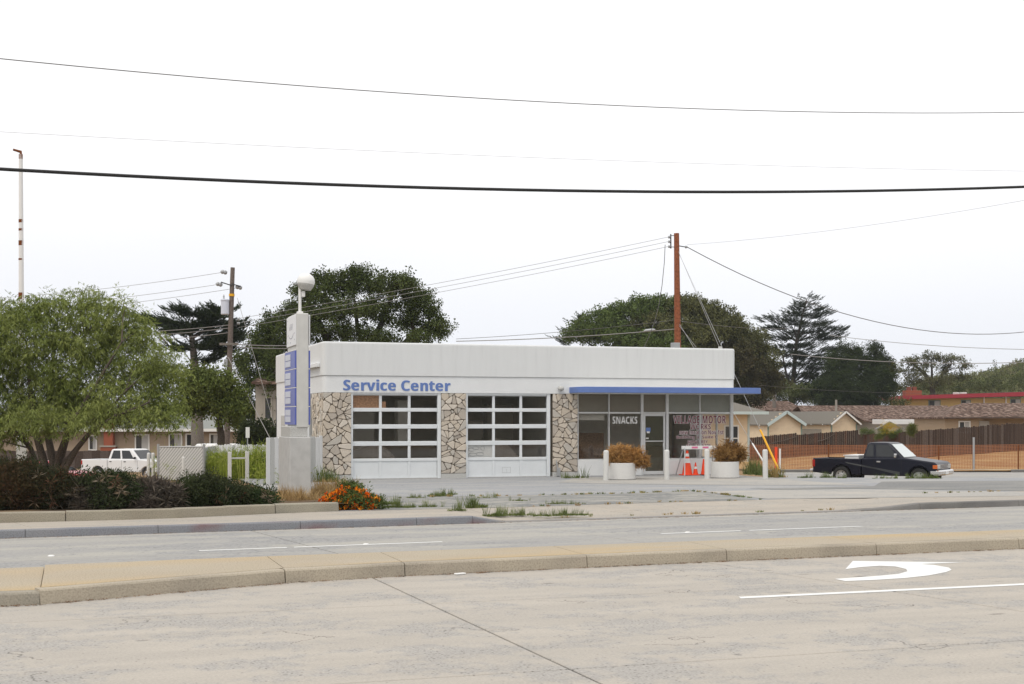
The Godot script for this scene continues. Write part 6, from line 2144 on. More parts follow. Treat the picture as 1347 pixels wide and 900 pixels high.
# pads: [px, py, rx_px, ry_px, depth offset] at depth Z. Wood reaches every pad, clumps of leaves fill it.
func plant(t: Node3D, pads: Array, Z: float, foot: Vector3, stems: Array, leaf: Array, per_pad: float, cols: Array, bark: Material, o := {}) -> void:
	var r := RandomNumberGenerator.new()
	r.seed = o.get("seed", 5)
	var sc := F / Z
	var xs := []
	var cs := []
	var wood := MB.new()
	var rad: float = o.get("wood", 0.05)
	var clump: float = o.get("clump", 0.4)
	var flat: float = o.get("flat", 0.7)
	var tilt: float = o.get("tilt", 3.0)
	var depth: float = o.get("depth", 1.0)
	for p in pads:
		var zo: float = p[4] if p.size() > 4 else r.randfn() * 0.35 * depth * minf(p[2] / sc, 2.5)
		var c := ZP(p[0], p[1], Z + zo) - foot
		var R := Vector3(p[2] / sc, p[3] / sc, p[2] / sc * depth)
		var pcol := hue(p[5] if p.size() > 5 else cols, r)
		# limb: from the nearest stem point below
		var best: Vector3 = Vector3.ZERO
		var bd := 1e9
		for s in stems:
			for q in s:
				var dd := ((q as Vector3) - c).length() + (2.0 if q.y > c.y else 0.0)
				if dd < bd: bd = dd; best = q
		if bd > 0.2 and rad > 0.0:
			var mid := best.lerp(c, 0.5) + Vector3(r.randfn() * 0.08, 0.12, r.randfn() * 0.08) * bd
			wood.tube([best, best.lerp(mid, 0.6), mid, c], [rad, rad * 0.8, rad * 0.6, rad * 0.35], 6, false)
		var vol := R.x * R.y
		var ns := maxi(3, int(per_pad * vol / (clump * clump)))
		for i in ns:
			var d := Vector3(r.randfn(), r.randfn(), r.randfn()).normalized()
			var rr := pow(r.randf(), 0.42)
			var sp := c + W(d.x * R.x * rr, 0, d.z * R.z * rr) + Vector3(0, d.y * R.y * rr, 0)
			if rad > 0.0 and i % 3 == 0:
				wood.tube([c.lerp(sp, 0.1), c.lerp(sp, 0.6) - Vector3(0, 0.06, 0), sp], [rad * 0.3, rad * 0.2, rad * 0.1], 4, false)
			var ccol := pcol.lerp(hue(cols if p.size() < 6 else p[5], r), 0.6)
			for k in int(o.get("n", 9)):
				var q := sp + Vector3(r.randfn(), r.randfn() * flat, r.randfn()) * clump * 0.5
				var b := Basis(Vector3.UP, r.randf() * TAU)
				if o.get("out", false):                     # sprays point away from the stem
					var away := (q - Vector3(foot.x * 0, 0, 0)) - best
					var an := atan2(-(sp - best).z, (sp - best).x) + r.randfn() * 0.5
					b = Basis(Vector3.UP, an) * Basis(Vector3.BACK, 0.1 + 0.25 * r.randf())
				elif tilt > 1.0: b = Basis(Vector3(r.randfn(), r.randfn(), r.randfn()).normalized(), r.randf() * TAU)
				else: b = b * Basis(Vector3.BACK, r.randfn() * tilt)
				xs.append(Transform3D(b.scaled(Vector3.ONE * (0.7 + 0.6 * r.randf())), q))
				cs.append(ccol.lerp(hue(cols if p.size() < 6 else p[5], r), 0.3))
	if wood.v.size():
		var wd := part(o.get("wood_name", "limbs"), wood, bark, t)
		wd.set_meta("kind", "stuff")
	var names := leaf.size()
	for li in names:
		var a := []
		var b := []
		for i in range(li, xs.size(), names): a.append(xs[i]); b.append(cs[i])
		copies(o.get("crown", "crown") if li == 0 else o.get("crown", "crown") + "_foliage", leaf[li], a, b, t)
func trunk(t: Node3D, stems: Array, radii: Array, m: Material) -> void:
	for i in stems.size():
		var mb := MB.new()
		mb.tube(stems[i], radii[mini(i, radii.size() - 1)], 9)
		part("trunk", mb, m, t)
func path_px(foot: Vector3, pts: Array, Z: float) -> Array:
	var out := []
	for p in pts: out.append(ZP(p[0], p[1], Z + (p[2] if p.size() > 2 else 0.0)) - foot)
	return out

func vegetation() -> void:
	var L := func(a: float, b: float, c: float) -> Color: return Color(a, b, c)
	var willow := [leaf_clump(1, 15, Vector2(0.105, 0.017), 0.26, "droop", M.leaf), leaf_clump(2, 15, Vector2(0.105, 0.017), 0.22, "droop", M.leaf), leaf_clump(3, 13, Vector2(0.09, 0.016), 0.18, "ball", M.leaf)]
	var oak := [leaf_clump(11, 16, Vector2(0.12, 0.075), 0.24, "ball", M.leaf_dark), leaf_clump(12, 16, Vector2(0.11, 0.07), 0.26, "ball", M.leaf_dark)]
	var far_leaf := [leaf_clump(14, 16, Vector2(0.20, 0.12), 0.4, "ball", M.leaf_dark), leaf_clump(15, 16, Vector2(0.18, 0.11), 0.42, "ball", M.leaf_dark)]
	var spray := [leaf_clump(21, 26, Vector2(0.22, 0.05), 0.85, "frond", M.leaf_dark), leaf_clump(22, 22, Vector2(0.18, 0.05), 0.65, "frond", M.leaf_dark)]
	var needle := [leaf_clump(24, 22, Vector2(0.26, 0.03), 0.16, "ball", M.leaf_dark), leaf_clump(25, 20, Vector2(0.24, 0.03), 0.2, "ball", M.leaf_dark)]
	var shrub := [leaf_clump(31, 16, Vector2(0.07, 0.022), 0.11, "ball", M.leaf_dark), leaf_clump(32, 14, Vector2(0.06, 0.02), 0.12, "ball", M.leaf_dark)]
	var twigs := [leaf_clump(34, 16, Vector2(0.16, 0.007), 0.12, "twig", M.dry), leaf_clump(35, 14, Vector2(0.2, 0.006), 0.14, "twig", M.dry)]
	# --- leafy tree in the planting bed
	var foot := ZP(68, 665, 33.0)
	foot.y = 0.28
	var t := thing("leafy_tree", "many-stemmed leafy tree with drooping narrow green leaves behind the hedge", "tree", foot)
	var st := [path_px(foot, [[66, 655], [58, 610], [48, 575], [40, 520], [35, 450]], 33.0), path_px(foot, [[68, 655], [70, 610], [60, 560, 0.3], [66, 500, 0.5], [75, 430, 0.6]], 33.0), path_px(foot, [[70, 656], [78, 610], [88, 575], [100, 520], [112, 440]], 33.0), path_px(foot, [[72, 656], [84, 612, -0.2], [105, 585, -0.4], [130, 555, -0.6], [165, 515, -0.8]], 33.0), path_px(foot, [[70, 656], [76, 600, -0.3], [92, 560, -0.6], [130, 500, -0.6], [160, 450, -0.7]], 33.0), path_px(foot, [[66, 656], [40, 590, 0.4], [10, 550, 0.6], [-30, 500, 0.7]], 33.0), path_px(foot, [[74, 640], [100, 592, -0.5], [118, 570, -0.7], [150, 548, -0.9], [195, 530, -1.0]], 33.0)]
	trunk(t, st, [[0.13, 0.10, 0.085, 0.06, 0.03], [0.12, 0.10, 0.08, 0.055, 0.03], [0.10, 0.085, 0.07, 0.05, 0.025], [0.10, 0.08, 0.06, 0.045, 0.025], [0.08, 0.065, 0.05, 0.04, 0.02]], M.bark_grey)
	var pads := [[40, 450, 58, 52], [95, 435, 52, 42], [148, 436, 42, 34], [188, 478, 46, 44], [212, 515, 32, 36], [60, 510, 60, 46], [120, 492, 58, 48], [165, 522, 50, 34], [18, 540, 48, 40], [-28, 470, 58, 64], [-40, 545, 50, 44], [212, 538, 26, 22], [92, 535, 52, 26], [45, 410, 28, 20], [112, 402, 26, 20], [70, 405, 18, 16], [150, 408, 18, 12], [12, 420, 26, 22], [180, 440, 26, 22], [-18, 568, 22, 20], [140, 548, 30, 18], [108, 398, 8, 14], [48, 395, 8, 12], [166, 402, 6, 10], [222, 490, 18, 18], [-22, 572, 22, 22, -0.8], [75, 556, 30, 14, -0.9], [-38, 590, 24, 22, -0.5], [120, 552, 34, 16, -0.8], [185, 552, 34, 14, -0.8], [225, 552, 18, 14, -0.5], [50, 545, 40, 20, -1.0]]
	plant(t, pads, 33.0, foot, st, willow, 6.5, [L.call(0.245, 0.285, 0.078), L.call(0.18, 0.225, 0.06), L.call(0.34, 0.375, 0.125), L.call(0.13, 0.168, 0.048)], M.bark_grey, {"n": 14, "clump": 0.34, "wood": 0.022, "tilt": 0.35, "depth": 1.0, "seed": 3})
	# --- green tree behind the slatted fence
	foot = TP(290, 58.0)
	t = thing("green_tree", "mid-green rounded tree behind the weathered utility pole", "tree", foot)
	st = [path_px(foot, [[289, 605], [291, 575], [288, 555], [292, 535], [285, 515]], 58.0), path_px(foot, [[288, 552], [278, 530], [265, 512]], 58.0)]
	trunk(t, st, [[0.2, 0.16, 0.15, 0.1, 0.06], [0.09, 0.06, 0.03]], M.bark_dark)
	plant(t, [[262, 512, 24, 24], [284, 500, 20, 18], [300, 522, 20, 22], [252, 534, 20, 16], [282, 528, 24, 18], [305, 545, 14, 14], [258, 495, 16, 12]], 58.0, foot, st, oak, 6.0, [L.call(0.105, 0.135, 0.036), L.call(0.08, 0.105, 0.028), L.call(0.14, 0.165, 0.05)], M.bark_dark, {"n": 10, "clump": 0.36, "wood": 0.04, "seed": 8})
	# --- flat-topped cypress on the left
	foot = TP(258, 86.0)
	t = thing("flat_cypress", "flat-topped dark cypress with bare pale trunk and layered sprays", "tree", foot)
	st = [path_px(foot, [[260, 600], [258, 500], [253, 450], [250, 430]], 86.0), path_px(foot, [[254, 458], [235, 457], [222, 455]], 86.0), path_px(foot, [[252, 445], [275, 432], [295, 425]], 86.0)]
	trunk(t, st, [[0.45, 0.3, 0.2, 0.1], [0.14, 0.1, 0.05], [0.12, 0.08, 0.04]], M.bark_pale)
	plant(t, [[205, 424, 22, 3.5], [228, 428, 26, 5], [255, 416, 22, 5], [284, 418, 24, 5.5], [262, 430, 30, 6], [298, 432, 18, 4], [245, 440, 26, 5], [282, 446, 28, 6], [303, 448, 16, 4], [270, 458, 26, 5], [240, 460, 16, 3], [290, 466, 18, 4], [270, 476, 14, 4], [236, 412, 12, 3.5], [292, 408, 10, 4]], 86.0, foot, st, spray, 13.0, [L.call(0.035, 0.052, 0.026), L.call(0.05, 0.068, 0.034), L.call(0.028, 0.04, 0.022)], M.bark_pale, {"n": 6, "clump": 0.45, "flat": 0.3, "wood": 0.06, "out": true, "seed": 9})
	# --- spreading oak behind the station
	foot = TP(455, 75.0)
	t = thing("spreading_oak", "large spreading dark oak with sky gaps rising behind the garage doors", "tree", foot)
	st = [path_px(foot, [[455, 600], [452, 520], [440, 470], [420, 425], [405, 395]], 75.0), path_px(foot, [[452, 530], [480, 470], [500, 430], [515, 390]], 75.0), path_px(foot, [[458, 560], [520, 465], [545, 440], [565, 425], [585, 430]], 75.0), path_px(foot, [[452, 560], [405, 490], [375, 455], [350, 450]], 75.0), path_px(foot, [[482, 470], [470, 430], [465, 385]], 75.0), path_px(foot, [[545, 440], [540, 410], [525, 380]], 75.0)]
	trunk(t, st, [[0.5, 0.36, 0.26, 0.18, 0.1], [0.3, 0.24, 0.17, 0.09], [0.3, 0.22, 0.18, 0.13, 0.07], [0.24, 0.18, 0.14, 0.07], [0.16, 0.12, 0.06], [0.13, 0.1, 0.05]], M.bark_dark)
	var og := [L.call(0.072, 0.098, 0.030), L.call(0.05, 0.07, 0.023), L.call(0.105, 0.132, 0.043), L.call(0.088, 0.108, 0.038)]
	plant(t, [[412, 392, 30, 20], [440, 376, 34, 18], [478, 370, 34, 16], [512, 374, 36, 18], [545, 388, 28, 18], [562, 408, 24, 16], [578, 432, 22, 16], [392, 412, 28, 20], [425, 418, 30, 18], [465, 408, 34, 18], [505, 408, 30, 16], [535, 425, 20, 14], [372, 438, 24, 20], [405, 442, 26, 16], [455, 440, 34, 14], [500, 444, 30, 12], [555, 444, 28, 10], [352, 428, 18, 16], [342, 455, 22, 22], [368, 470, 24, 24], [335, 492, 24, 26], [360, 505, 22, 24], [330, 530, 20, 26], [352, 545, 18, 24], [318, 470, 10, 14], [470, 360, 18, 8], [400, 380, 16, 10], [322, 555, 14, 22]], 75.0, foot, st, oak, 4.0, og, M.bark_dark, {"n": 10, "clump": 0.38, "wood": 0.07, "seed": 12, "depth": 0.9})
	# dark bush at the station's back corner
	foot = TP(343, 68.0)
	t = thing("dark_bush", "dark rounded bush under the two-storey house wall", "bush", foot)
	plant(t, [[325, 575, 14, 16], [340, 570, 16, 18], [356, 572, 14, 16], [335, 590, 18, 14]], 68.0, foot, [[Vector3.ZERO, Vector3(0, 0.8, 0)]], oak, 5.0, [L.call(0.03, 0.042, 0.018), L.call(0.045, 0.055, 0.024)], M.bark_dark, {"n": 8, "clump": 0.3, "wood": 0.03, "seed": 14, "wood_name": "stems", "crown": "foliage"})
	# --- broad tree on the right
	foot = TP(880, 132.0)
	t = thing("broad_tree", "broad dense brown-green tree domed behind the shop window side", "tree", foot)
	st = [path_px(foot, [[880, 600], [875, 520], [860, 470], [840, 430]], 132.0), path_px(foot, [[876, 530], [910, 480], [930, 440]], 132.0), path_px(foot, [[878, 560], [960, 500], [985, 470]], 132.0), path_px(foot, [[872, 520], [800, 470], [765, 445]], 132.0)]
	trunk(t, st, [[0.6, 0.45, 0.35, 0.2], [0.3, 0.2, 0.1], [0.3, 0.2, 0.1], [0.25, 0.15, 0.07]], M.bark_dark)
	var gr := [L.call(0.092, 0.128, 0.038), L.call(0.12, 0.158, 0.05), L.call(0.07, 0.10, 0.03)]
	var br := [L.call(0.108, 0.112, 0.045), L.call(0.09, 0.095, 0.04), L.call(0.125, 0.128, 0.052)]
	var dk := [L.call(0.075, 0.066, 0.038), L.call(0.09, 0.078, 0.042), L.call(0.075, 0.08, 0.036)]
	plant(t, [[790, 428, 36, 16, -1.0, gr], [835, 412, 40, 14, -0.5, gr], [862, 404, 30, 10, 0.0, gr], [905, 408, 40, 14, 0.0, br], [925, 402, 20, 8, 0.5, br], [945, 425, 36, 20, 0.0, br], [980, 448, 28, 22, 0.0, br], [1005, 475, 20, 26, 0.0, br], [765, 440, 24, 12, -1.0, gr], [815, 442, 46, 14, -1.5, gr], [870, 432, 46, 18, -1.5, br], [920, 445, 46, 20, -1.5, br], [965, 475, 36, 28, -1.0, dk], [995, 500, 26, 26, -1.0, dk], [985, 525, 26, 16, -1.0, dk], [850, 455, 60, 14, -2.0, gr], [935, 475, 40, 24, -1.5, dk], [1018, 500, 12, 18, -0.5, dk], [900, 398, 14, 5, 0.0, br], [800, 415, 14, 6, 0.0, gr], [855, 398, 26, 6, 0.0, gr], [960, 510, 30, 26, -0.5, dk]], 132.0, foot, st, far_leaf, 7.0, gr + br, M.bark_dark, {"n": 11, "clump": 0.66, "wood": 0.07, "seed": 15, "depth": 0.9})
	foot = TP(752, 135.0)
	t = thing("small_cypress", "feathery dark cypress top showing at the broad tree's edge", "tree", foot)
	trunk(t, [path_px(foot, [[762, 600], [764, 480], [768, 440]], 135.0)], [[0.2, 0.12, 0.04]], M.bark_dark)
	plant(t, [[752, 438, 14, 5], [744, 448, 14, 4], [760, 428, 10, 4], [770, 420, 10, 5], [756, 450, 18, 5], [778, 416, 8, 4]], 135.0, foot, [path_px(foot, [[762, 500], [766, 450], [772, 435]], 135.0)], spray, 5.0, [L.call(0.035, 0.05, 0.024), L.call(0.05, 0.066, 0.03)], M.bark_dark, {"n": 6, "clump": 0.65, "flat": 0.35, "out": true, "wood": 0.05, "seed": 17})
	# --- tall layered cypress
	foot = TP(1045, 165.0)
	t = thing("tall_cypress", "tall layered cypress with horizontal dark sprays towering over the cottages", "tree", foot)
	st = [path_px(foot, [[1040, 590], [1043, 505], [1048, 450], [1058, 405], [1062, 392]], 165.0), path_px(foot, [[1042, 540], [1036, 500], [1030, 470]], 165.0)]
	trunk(t, st, [[0.45, 0.3, 0.2, 0.1, 0.04], [0.2, 0.16, 0.1]], M.bark_dark)
	plant(t, [[1064, 394, 8, 3], [1060, 400, 12, 3.5], [1052, 407, 14, 3.5], [1072, 409, 12, 3], [1044, 414, 16, 4], [1064, 418, 22, 4], [1084, 414, 8, 3], [1018, 422, 18, 3.5], [1040, 426, 22, 4], [1070, 429, 24, 4.5], [1024, 433, 20, 4], [1092, 434, 18, 3.5], [1058, 439, 28, 5], [1030, 446, 22, 4.5], [1080, 446, 26, 5], [1104, 440, 8, 3], [1050, 456, 30, 5], [1084, 462, 24, 5], [1034, 466, 22, 5], [1064, 472, 28, 6], [1044, 482, 24, 5], [1076, 484, 20, 6], [1058, 494, 22, 6], [1090, 478, 14, 5], [1022, 460, 12, 4], [1050, 510, 26, 8], [1080, 500, 20, 8], [1030, 500, 18, 8], [1064, 520, 26, 8]], 165.0, foot, st, spray, 16.0, [L.call(0.034, 0.046, 0.027), L.call(0.046, 0.058, 0.033), L.call(0.026, 0.036, 0.02)], M.bark_dark, {"n": 5, "clump": 0.75, "flat": 0.3, "out": true, "wood": 0.08, "seed": 19})
	# --- dark pine beside it
	foot = TP(1130, 156.0)
	t = thing("dark_pine", "dense dark pine with upright tufts and a yellowing side", "tree", foot)
	st = [path_px(foot, [[1128, 590], [1130, 530], [1128, 490], [1128, 465]], 156.0), path_px(foot, [[1150, 590], [1152, 530], [1156, 490]], 156.0)]
	trunk(t, st, [[0.25, 0.2, 0.14, 0.08], [0.18, 0.15, 0.1]], M.bark_dark)
	var pc := [L.call(0.042, 0.06, 0.024), L.call(0.06, 0.078, 0.032), L.call(0.034, 0.046, 0.02)]
	var yc := [L.call(0.085, 0.085, 0.022), L.call(0.06, 0.07, 0.022)]
	plant(t, [[1098, 488, 16, 14, 0, pc], [1114, 474, 9, 14, 0, pc], [1127, 472, 9, 13, 0, pc], [1141, 474, 9, 12, 0, pc], [1155, 470, 9, 14, 0, pc], [1100, 474, 7, 10, 0, pc], [1164, 478, 8, 10, 0, pc], [1120, 486, 18, 10, 0, pc], [1150, 484, 16, 10, 0, pc], [1105, 505, 32, 18, -0.5, pc], [1145, 498, 30, 20, -0.5, pc], [1170, 490, 10, 16, 0, yc], [1128, 516, 40, 12, -0.5, pc], [1082, 512, 16, 14, 0, pc], [1172, 508, 10, 12, 0, yc], [1110, 458, 7, 6, 0, pc], [1130, 460, 6, 6, 0, pc], [1150, 458, 8, 6, 0, pc], [1095, 470, 8, 6, 0, pc], [1160, 512, 20, 10, -0.5, pc], [1115, 528, 24, 9, -0.8, pc], [1092, 526, 20, 10, -0.5, pc], [1140, 524, 16, 9, -0.8, pc], [1108, 536, 22, 8, -0.8, pc], [1136, 534, 20, 7, -0.8, pc]], 156.0, foot, st, far_leaf + needle, 7.0, pc, M.bark_dark, {"n": 9, "clump": 0.62, "wood": 0.07, "seed": 21})
	# --- airy oak on the slope
	foot = TP(1228, 185.0)
	foot.y = 2.0
	t = thing("airy_oak", "airy grey-green oak with many sky gaps above the red roof", "tree", foot)
	st = [path_px(foot, [[1228, 530], [1226, 505], [1215, 490], [1202, 480]], 185.0), path_px(foot, [[1227, 510], [1240, 492], [1252, 478]], 185.0), path_px(foot, [[1226, 505], [1226, 488], [1225, 474]], 185.0)]
	trunk(t, st, [[0.4, 0.35, 0.25, 0.12], [0.3, 0.2, 0.1], [0.2, 0.15, 0.08]], M.bark_dark)
	plant(t, [[1198, 478, 14, 7], [1216, 472, 14, 6], [1234, 472, 14, 6], [1252, 474, 14, 6], [1266, 484, 9, 8], [1205, 488, 14, 6], [1244, 486, 14, 6], [1188, 488, 8, 6], [1225, 482, 12, 5], [1200, 500, 16, 7], [1235, 500, 20, 8], [1258, 496, 14, 8]], 185.0, foot, st, far_leaf, 4.5, [L.call(0.11, 0.115, 0.055), L.call(0.08, 0.085, 0.042), L.call(0.13, 0.13, 0.065)], M.bark_dark, {"n": 7, "clump": 0.7, "wood": 0.1, "seed": 23, "depth": 0.7})
	# --- bushes between the roofs and the trees
	for e in [[1010.0, 158.0, 41, "olive bushes behind the mottled gabled roof", [[990, 520, 24, 14], [1015, 512, 22, 14], [1042, 516, 24, 14], [1066, 520, 20, 12], [1030, 528, 30, 10]]], [1100.0, 162.0, 43, "dark olive bushes behind the long mottled roof", [[1075, 522, 20, 12], [1100, 526, 24, 10], [1165, 524, 16, 12], [1140, 530, 24, 8], [1180, 530, 16, 7]]], [1230.0, 190.0, 47, "grey-green bushes behind the red roofed building", [[1192, 512, 14, 10], [1215, 508, 18, 9], [1245, 508, 20, 9], [1275, 507, 20, 9], [1310, 505, 26, 10], [1345, 502, 20, 10]]]]:
		foot = TP(e[0], e[1])
		t = thing("background_bushes", e[3], "bushes", foot)
		t.set_meta("kind", "stuff")
		plant(t, e[4], e[1], foot, [[Vector3.ZERO]], far_leaf, 4.0, [L.call(0.10, 0.12, 0.045), L.call(0.075, 0.09, 0.036), L.call(0.13, 0.14, 0.06)], M.bark_dark, {"n": 7, "clump": 0.7, "wood": 0.0, "seed": e[2], "crown": "foliage"})
	# --- wooded hill on the right
	var hm := MB.new()
	var hy := func(px: float, k: float) -> float:
		var crest := lerpf(500.0, 468.0, smoothstep(1235.0, 1420.0, px)) if px > 1235.0 else lerpf(528.0, 500.0, smoothstep(1150.0, 1235.0, px))
		return lerpf(EYE - 3.5, EYE + (550.0 - crest) / F * 280.0 - 1.5, k)
	for i in 24:
		for j in 8:
			var q := []
			for f in [[i, j], [i + 1, j], [i + 1, j + 1], [i, j + 1]]:
				var px: float = 1130.0 + f[0] * 20.0
				var Zk: float = 195.0 + f[1] * 12.0
				q.append(W((px - 673.5) / F * Zk, hy.call(px, sin(f[1] / 8.0 * PI * 0.5)), Zk))
			hm.quadf(q[0], q[1], q[2], q[3], Vector3.UP)
	recolor(hm, func(p: Vector3) -> Color: return tint(Color(0.07, 0.08, 0.035), Color(0.13, 0.125, 0.06), 0.5 + noise.get_noise_2d(p.x, p.z)))
	structure("wooded_hill", hm, M.earth)
	var hx := []
	var hc := []
	var r := RandomNumberGenerator.new()
	r.seed = 31
	for i in 1500:
		var px := 1215.0 + 220.0 * r.randf()
		var k := r.randf()
		var Zk := 195.0 + k * 96.0
		var cen := W((px - 673.5) / F * Zk, hy.call(px, sin(k * PI * 0.5)) + 0.6 * r.randf(), Zk)
		var pc2 := hue([L.call(0.15, 0.165, 0.06), L.call(0.10, 0.12, 0.045), L.call(0.19, 0.185, 0.085), L.call(0.13, 0.12, 0.065)], r)
		var big := 0.9 + 1.2 * r.randf()
		for s in 14:
			var d := Vector3(r.randfn(), absf(r.randfn()) * 0.8, r.randfn()) * big * 0.55
			hx.append(Transform3D(Basis(Vector3(r.randfn(), r.randfn(), r.randfn()).normalized(), r.randf() * TAU).scaled(Vector3.ONE * (1.0 + r.randf())), cen + d))
			hc.append(pc2.lerp(hue([pc2], r), 0.5))
	var hv := copies(numbered("hill_scrub"), far_leaf[0], hx, hc, self)
	tag(hv, "grey-green scrub and low trees covering the hill", "scrub", "", "stuff")
	# --- garden plants by the fences
	for e in [[1172.0, 97.0, "yellow flowering bush in front of the small shed", [[1163, 568, 6, 5], [1174, 571, 6, 5], [1184, 570, 6, 5], [1156, 574, 4, 4]], [L.call(0.11, 0.15, 0.04), L.call(0.14, 0.17, 0.05)], 51], [1199.0, 86.0, "round olive bush clipped to a ball at the board fence", [[1199, 567, 6, 7], [1199, 562, 5, 4]], [L.call(0.12, 0.14, 0.035), L.call(0.09, 0.11, 0.03)], 53], [1135.0, 100.0, "pale green shrub beside the narrow cottage gable", [[1137, 568, 5, 4], [1145, 570, 5, 4]], [L.call(0.16, 0.2, 0.08), L.call(0.12, 0.16, 0.06)], 55]]:
		foot = TP(e[0], e[1])
		t = thing("garden_bush", e[2], "bush", foot)
		plant(t, e[3], e[1], foot, [[Vector3.ZERO, Vector3(0, 0.5, 0)]], shrub, 5.0, e[4], M.bark_dark, {"n": 8, "clump": 0.14, "wood": 0.02, "seed": e[5], "wood_name": "stems", "crown": "foliage"})
		if e[5] == 51:
			var fx := []
			for i in 160:
				fx.append(Transform3D(Basis(Vector3.UP, r.randf() * TAU).scaled(Vector3.ONE * 0.8), ZP(1170 + r.randfn() * 6.0, 562 + r.randfn() * 3.0, 96.2) - foot))
			copies("blossom", shrub[0], fx, [L.call(0.55, 0.36, 0.03), L.call(0.5, 0.42, 0.06)], t)
	hedge(shrub, twigs)
	small_plants(shrub, twigs)

func hedge(shrub: Array, twigs: Array) -> void:
	var dark := [Color(0.045, 0.064, 0.028), Color(0.062, 0.082, 0.036), Color(0.035, 0.047, 0.022), Color(0.075, 0.075, 0.035)]
	var rusty := [Color(0.032, 0.045, 0.022), Color(0.045, 0.055, 0.026), Color(0.04, 0.052, 0.026), Color(0.032, 0.045, 0.022), Color(0.06, 0.066, 0.03), Color(0.13, 0.055, 0.032), Color(0.10, 0.06, 0.035)]
	var dead := [Color(0.15, 0.125, 0.105), Color(0.11, 0.09, 0.075), Color(0.19, 0.165, 0.14), Color(0.10, 0.075, 0.055), Color(0.05, 0.055, 0.03)]
	var green := [Color(0.05, 0.078, 0.03), Color(0.07, 0.10, 0.04), Color(0.035, 0.055, 0.022)]
	var S := [
		["dense dark shrub with reddish leaves around the pole's foot", 20.0, [[-50, 640, 44, 30], [-10, 634, 36, 26], [22, 638, 34, 24], [44, 645, 28, 20], [10, 655, 46, 16], [-40, 660, 40, 14], [30, 622, 20, 12]], rusty, shrub, 71],
		["dense dark shrub with reddish leaves at the leafy tree's trunks", 75.0, [[62, 640, 24, 22], [84, 644, 20, 18], [70, 658, 30, 13], [52, 658, 22, 12]], rusty, shrub, 72],
		["tangle of dead grey-brown stems between the dark shrubs", 115.0, [[104, 652, 16, 18], [122, 650, 20, 18], [140, 654, 14, 14], [118, 664, 26, 8]], dead, twigs, 73],
		["dark olive shrub growing between two dead tangles", 150.0, [[128, 634, 26, 12], [152, 642, 24, 17], [168, 648, 14, 14], [146, 658, 24, 10]], dark, shrub, 74],
		["dead purplish-brown shrub beside the low dark juniper", 205.0, [[182, 650, 14, 16], [202, 650, 18, 18], [222, 652, 14, 14], [200, 662, 28, 8]], dead, twigs, 75],
		["low dark juniper spreading in front of the tall weeds", 275.0, [[246, 650, 22, 17], [270, 645, 28, 19], [298, 650, 24, 16], [262, 660, 36, 10], [235, 655, 16, 12]], dark, shrub, 76],
		["prostrate green juniper hanging over the planter kerb's end", 335.0, [[314, 654, 18, 11], [334, 655, 18, 10], [352, 657, 14, 9], [340, 663, 20, 7]], green, shrub, 77]]
	for e in S:
		var Z := 27.3 + 1.5 * smoothstep(150.0, 360.0, e[1])
		var foot := ZP(e[1], 660, Z)
		foot.y = 0.28
		var t := thing("shrub", e[0], "shrub", foot)
		var stems := []
		for i in 5: stems.append([Vector3.ZERO, Vector3(rng.randfn() * 0.2, 0.2, rng.randfn() * 0.1)])
		var is_dead: bool = e[4] == twigs
		plant(t, e[2], Z, foot, stems, e[4], 14.0 if not is_dead else 13.0, e[3], M.bark_dark, {"n": 10 if not is_dead else 8, "clump": 0.17, "wood": 0.012, "seed": e[5], "depth": 0.85, "wood_name": "stems", "crown": "foliage"})
		if not is_dead:
			var tw := []
			for i in 8:
				var p: Array = e[2][rng.randi_range(0, e[2].size() - 1)]
				tw.append(Transform3D(Basis(Vector3(rng.randfn(), rng.randfn(), rng.randfn()).normalized(), rng.randf() * TAU), ZP(p[0] + rng.randfn() * p[2] * 0.5, p[1] + rng.randfn() * p[3] * 0.5, Z - 0.2 - 0.25 * rng.randf()) - foot))
			copies("dead_twigs", twigs[0], tw, [Color(0.2, 0.15, 0.1), Color(0.15, 0.08, 0.05), Color(0.24, 0.2, 0.15)], t)

func tufts(called: String, label: String, cat: String, at: Vector3, n: int, spread: Vector2, mesh: Array, cols: Array, size: float, group := "", on_terrain := false) -> void:
	var t := thing(called, label, cat, at, 0.0, group)
	var xs := []
	for i in n:
		var o := Vector3(rng.randfn() * spread.x, 0, rng.randfn() * spread.y)
		xs.append(Transform3D(Basis(Vector3.UP, rng.randf() * TAU).scaled(Vector3.ONE * size * (0.55 + 0.7 * rng.randf())), o))
	var cs := []
	for i in n: cs.append(hue(cols, rng))
	for li in mesh.size():
		var a := []
		var b := []
		for i in range(li, n, mesh.size()): a.append(xs[i]); b.append(cs[i])
		if a: copies("blades" if li == 0 else "leaves", mesh[li], a, b, t)

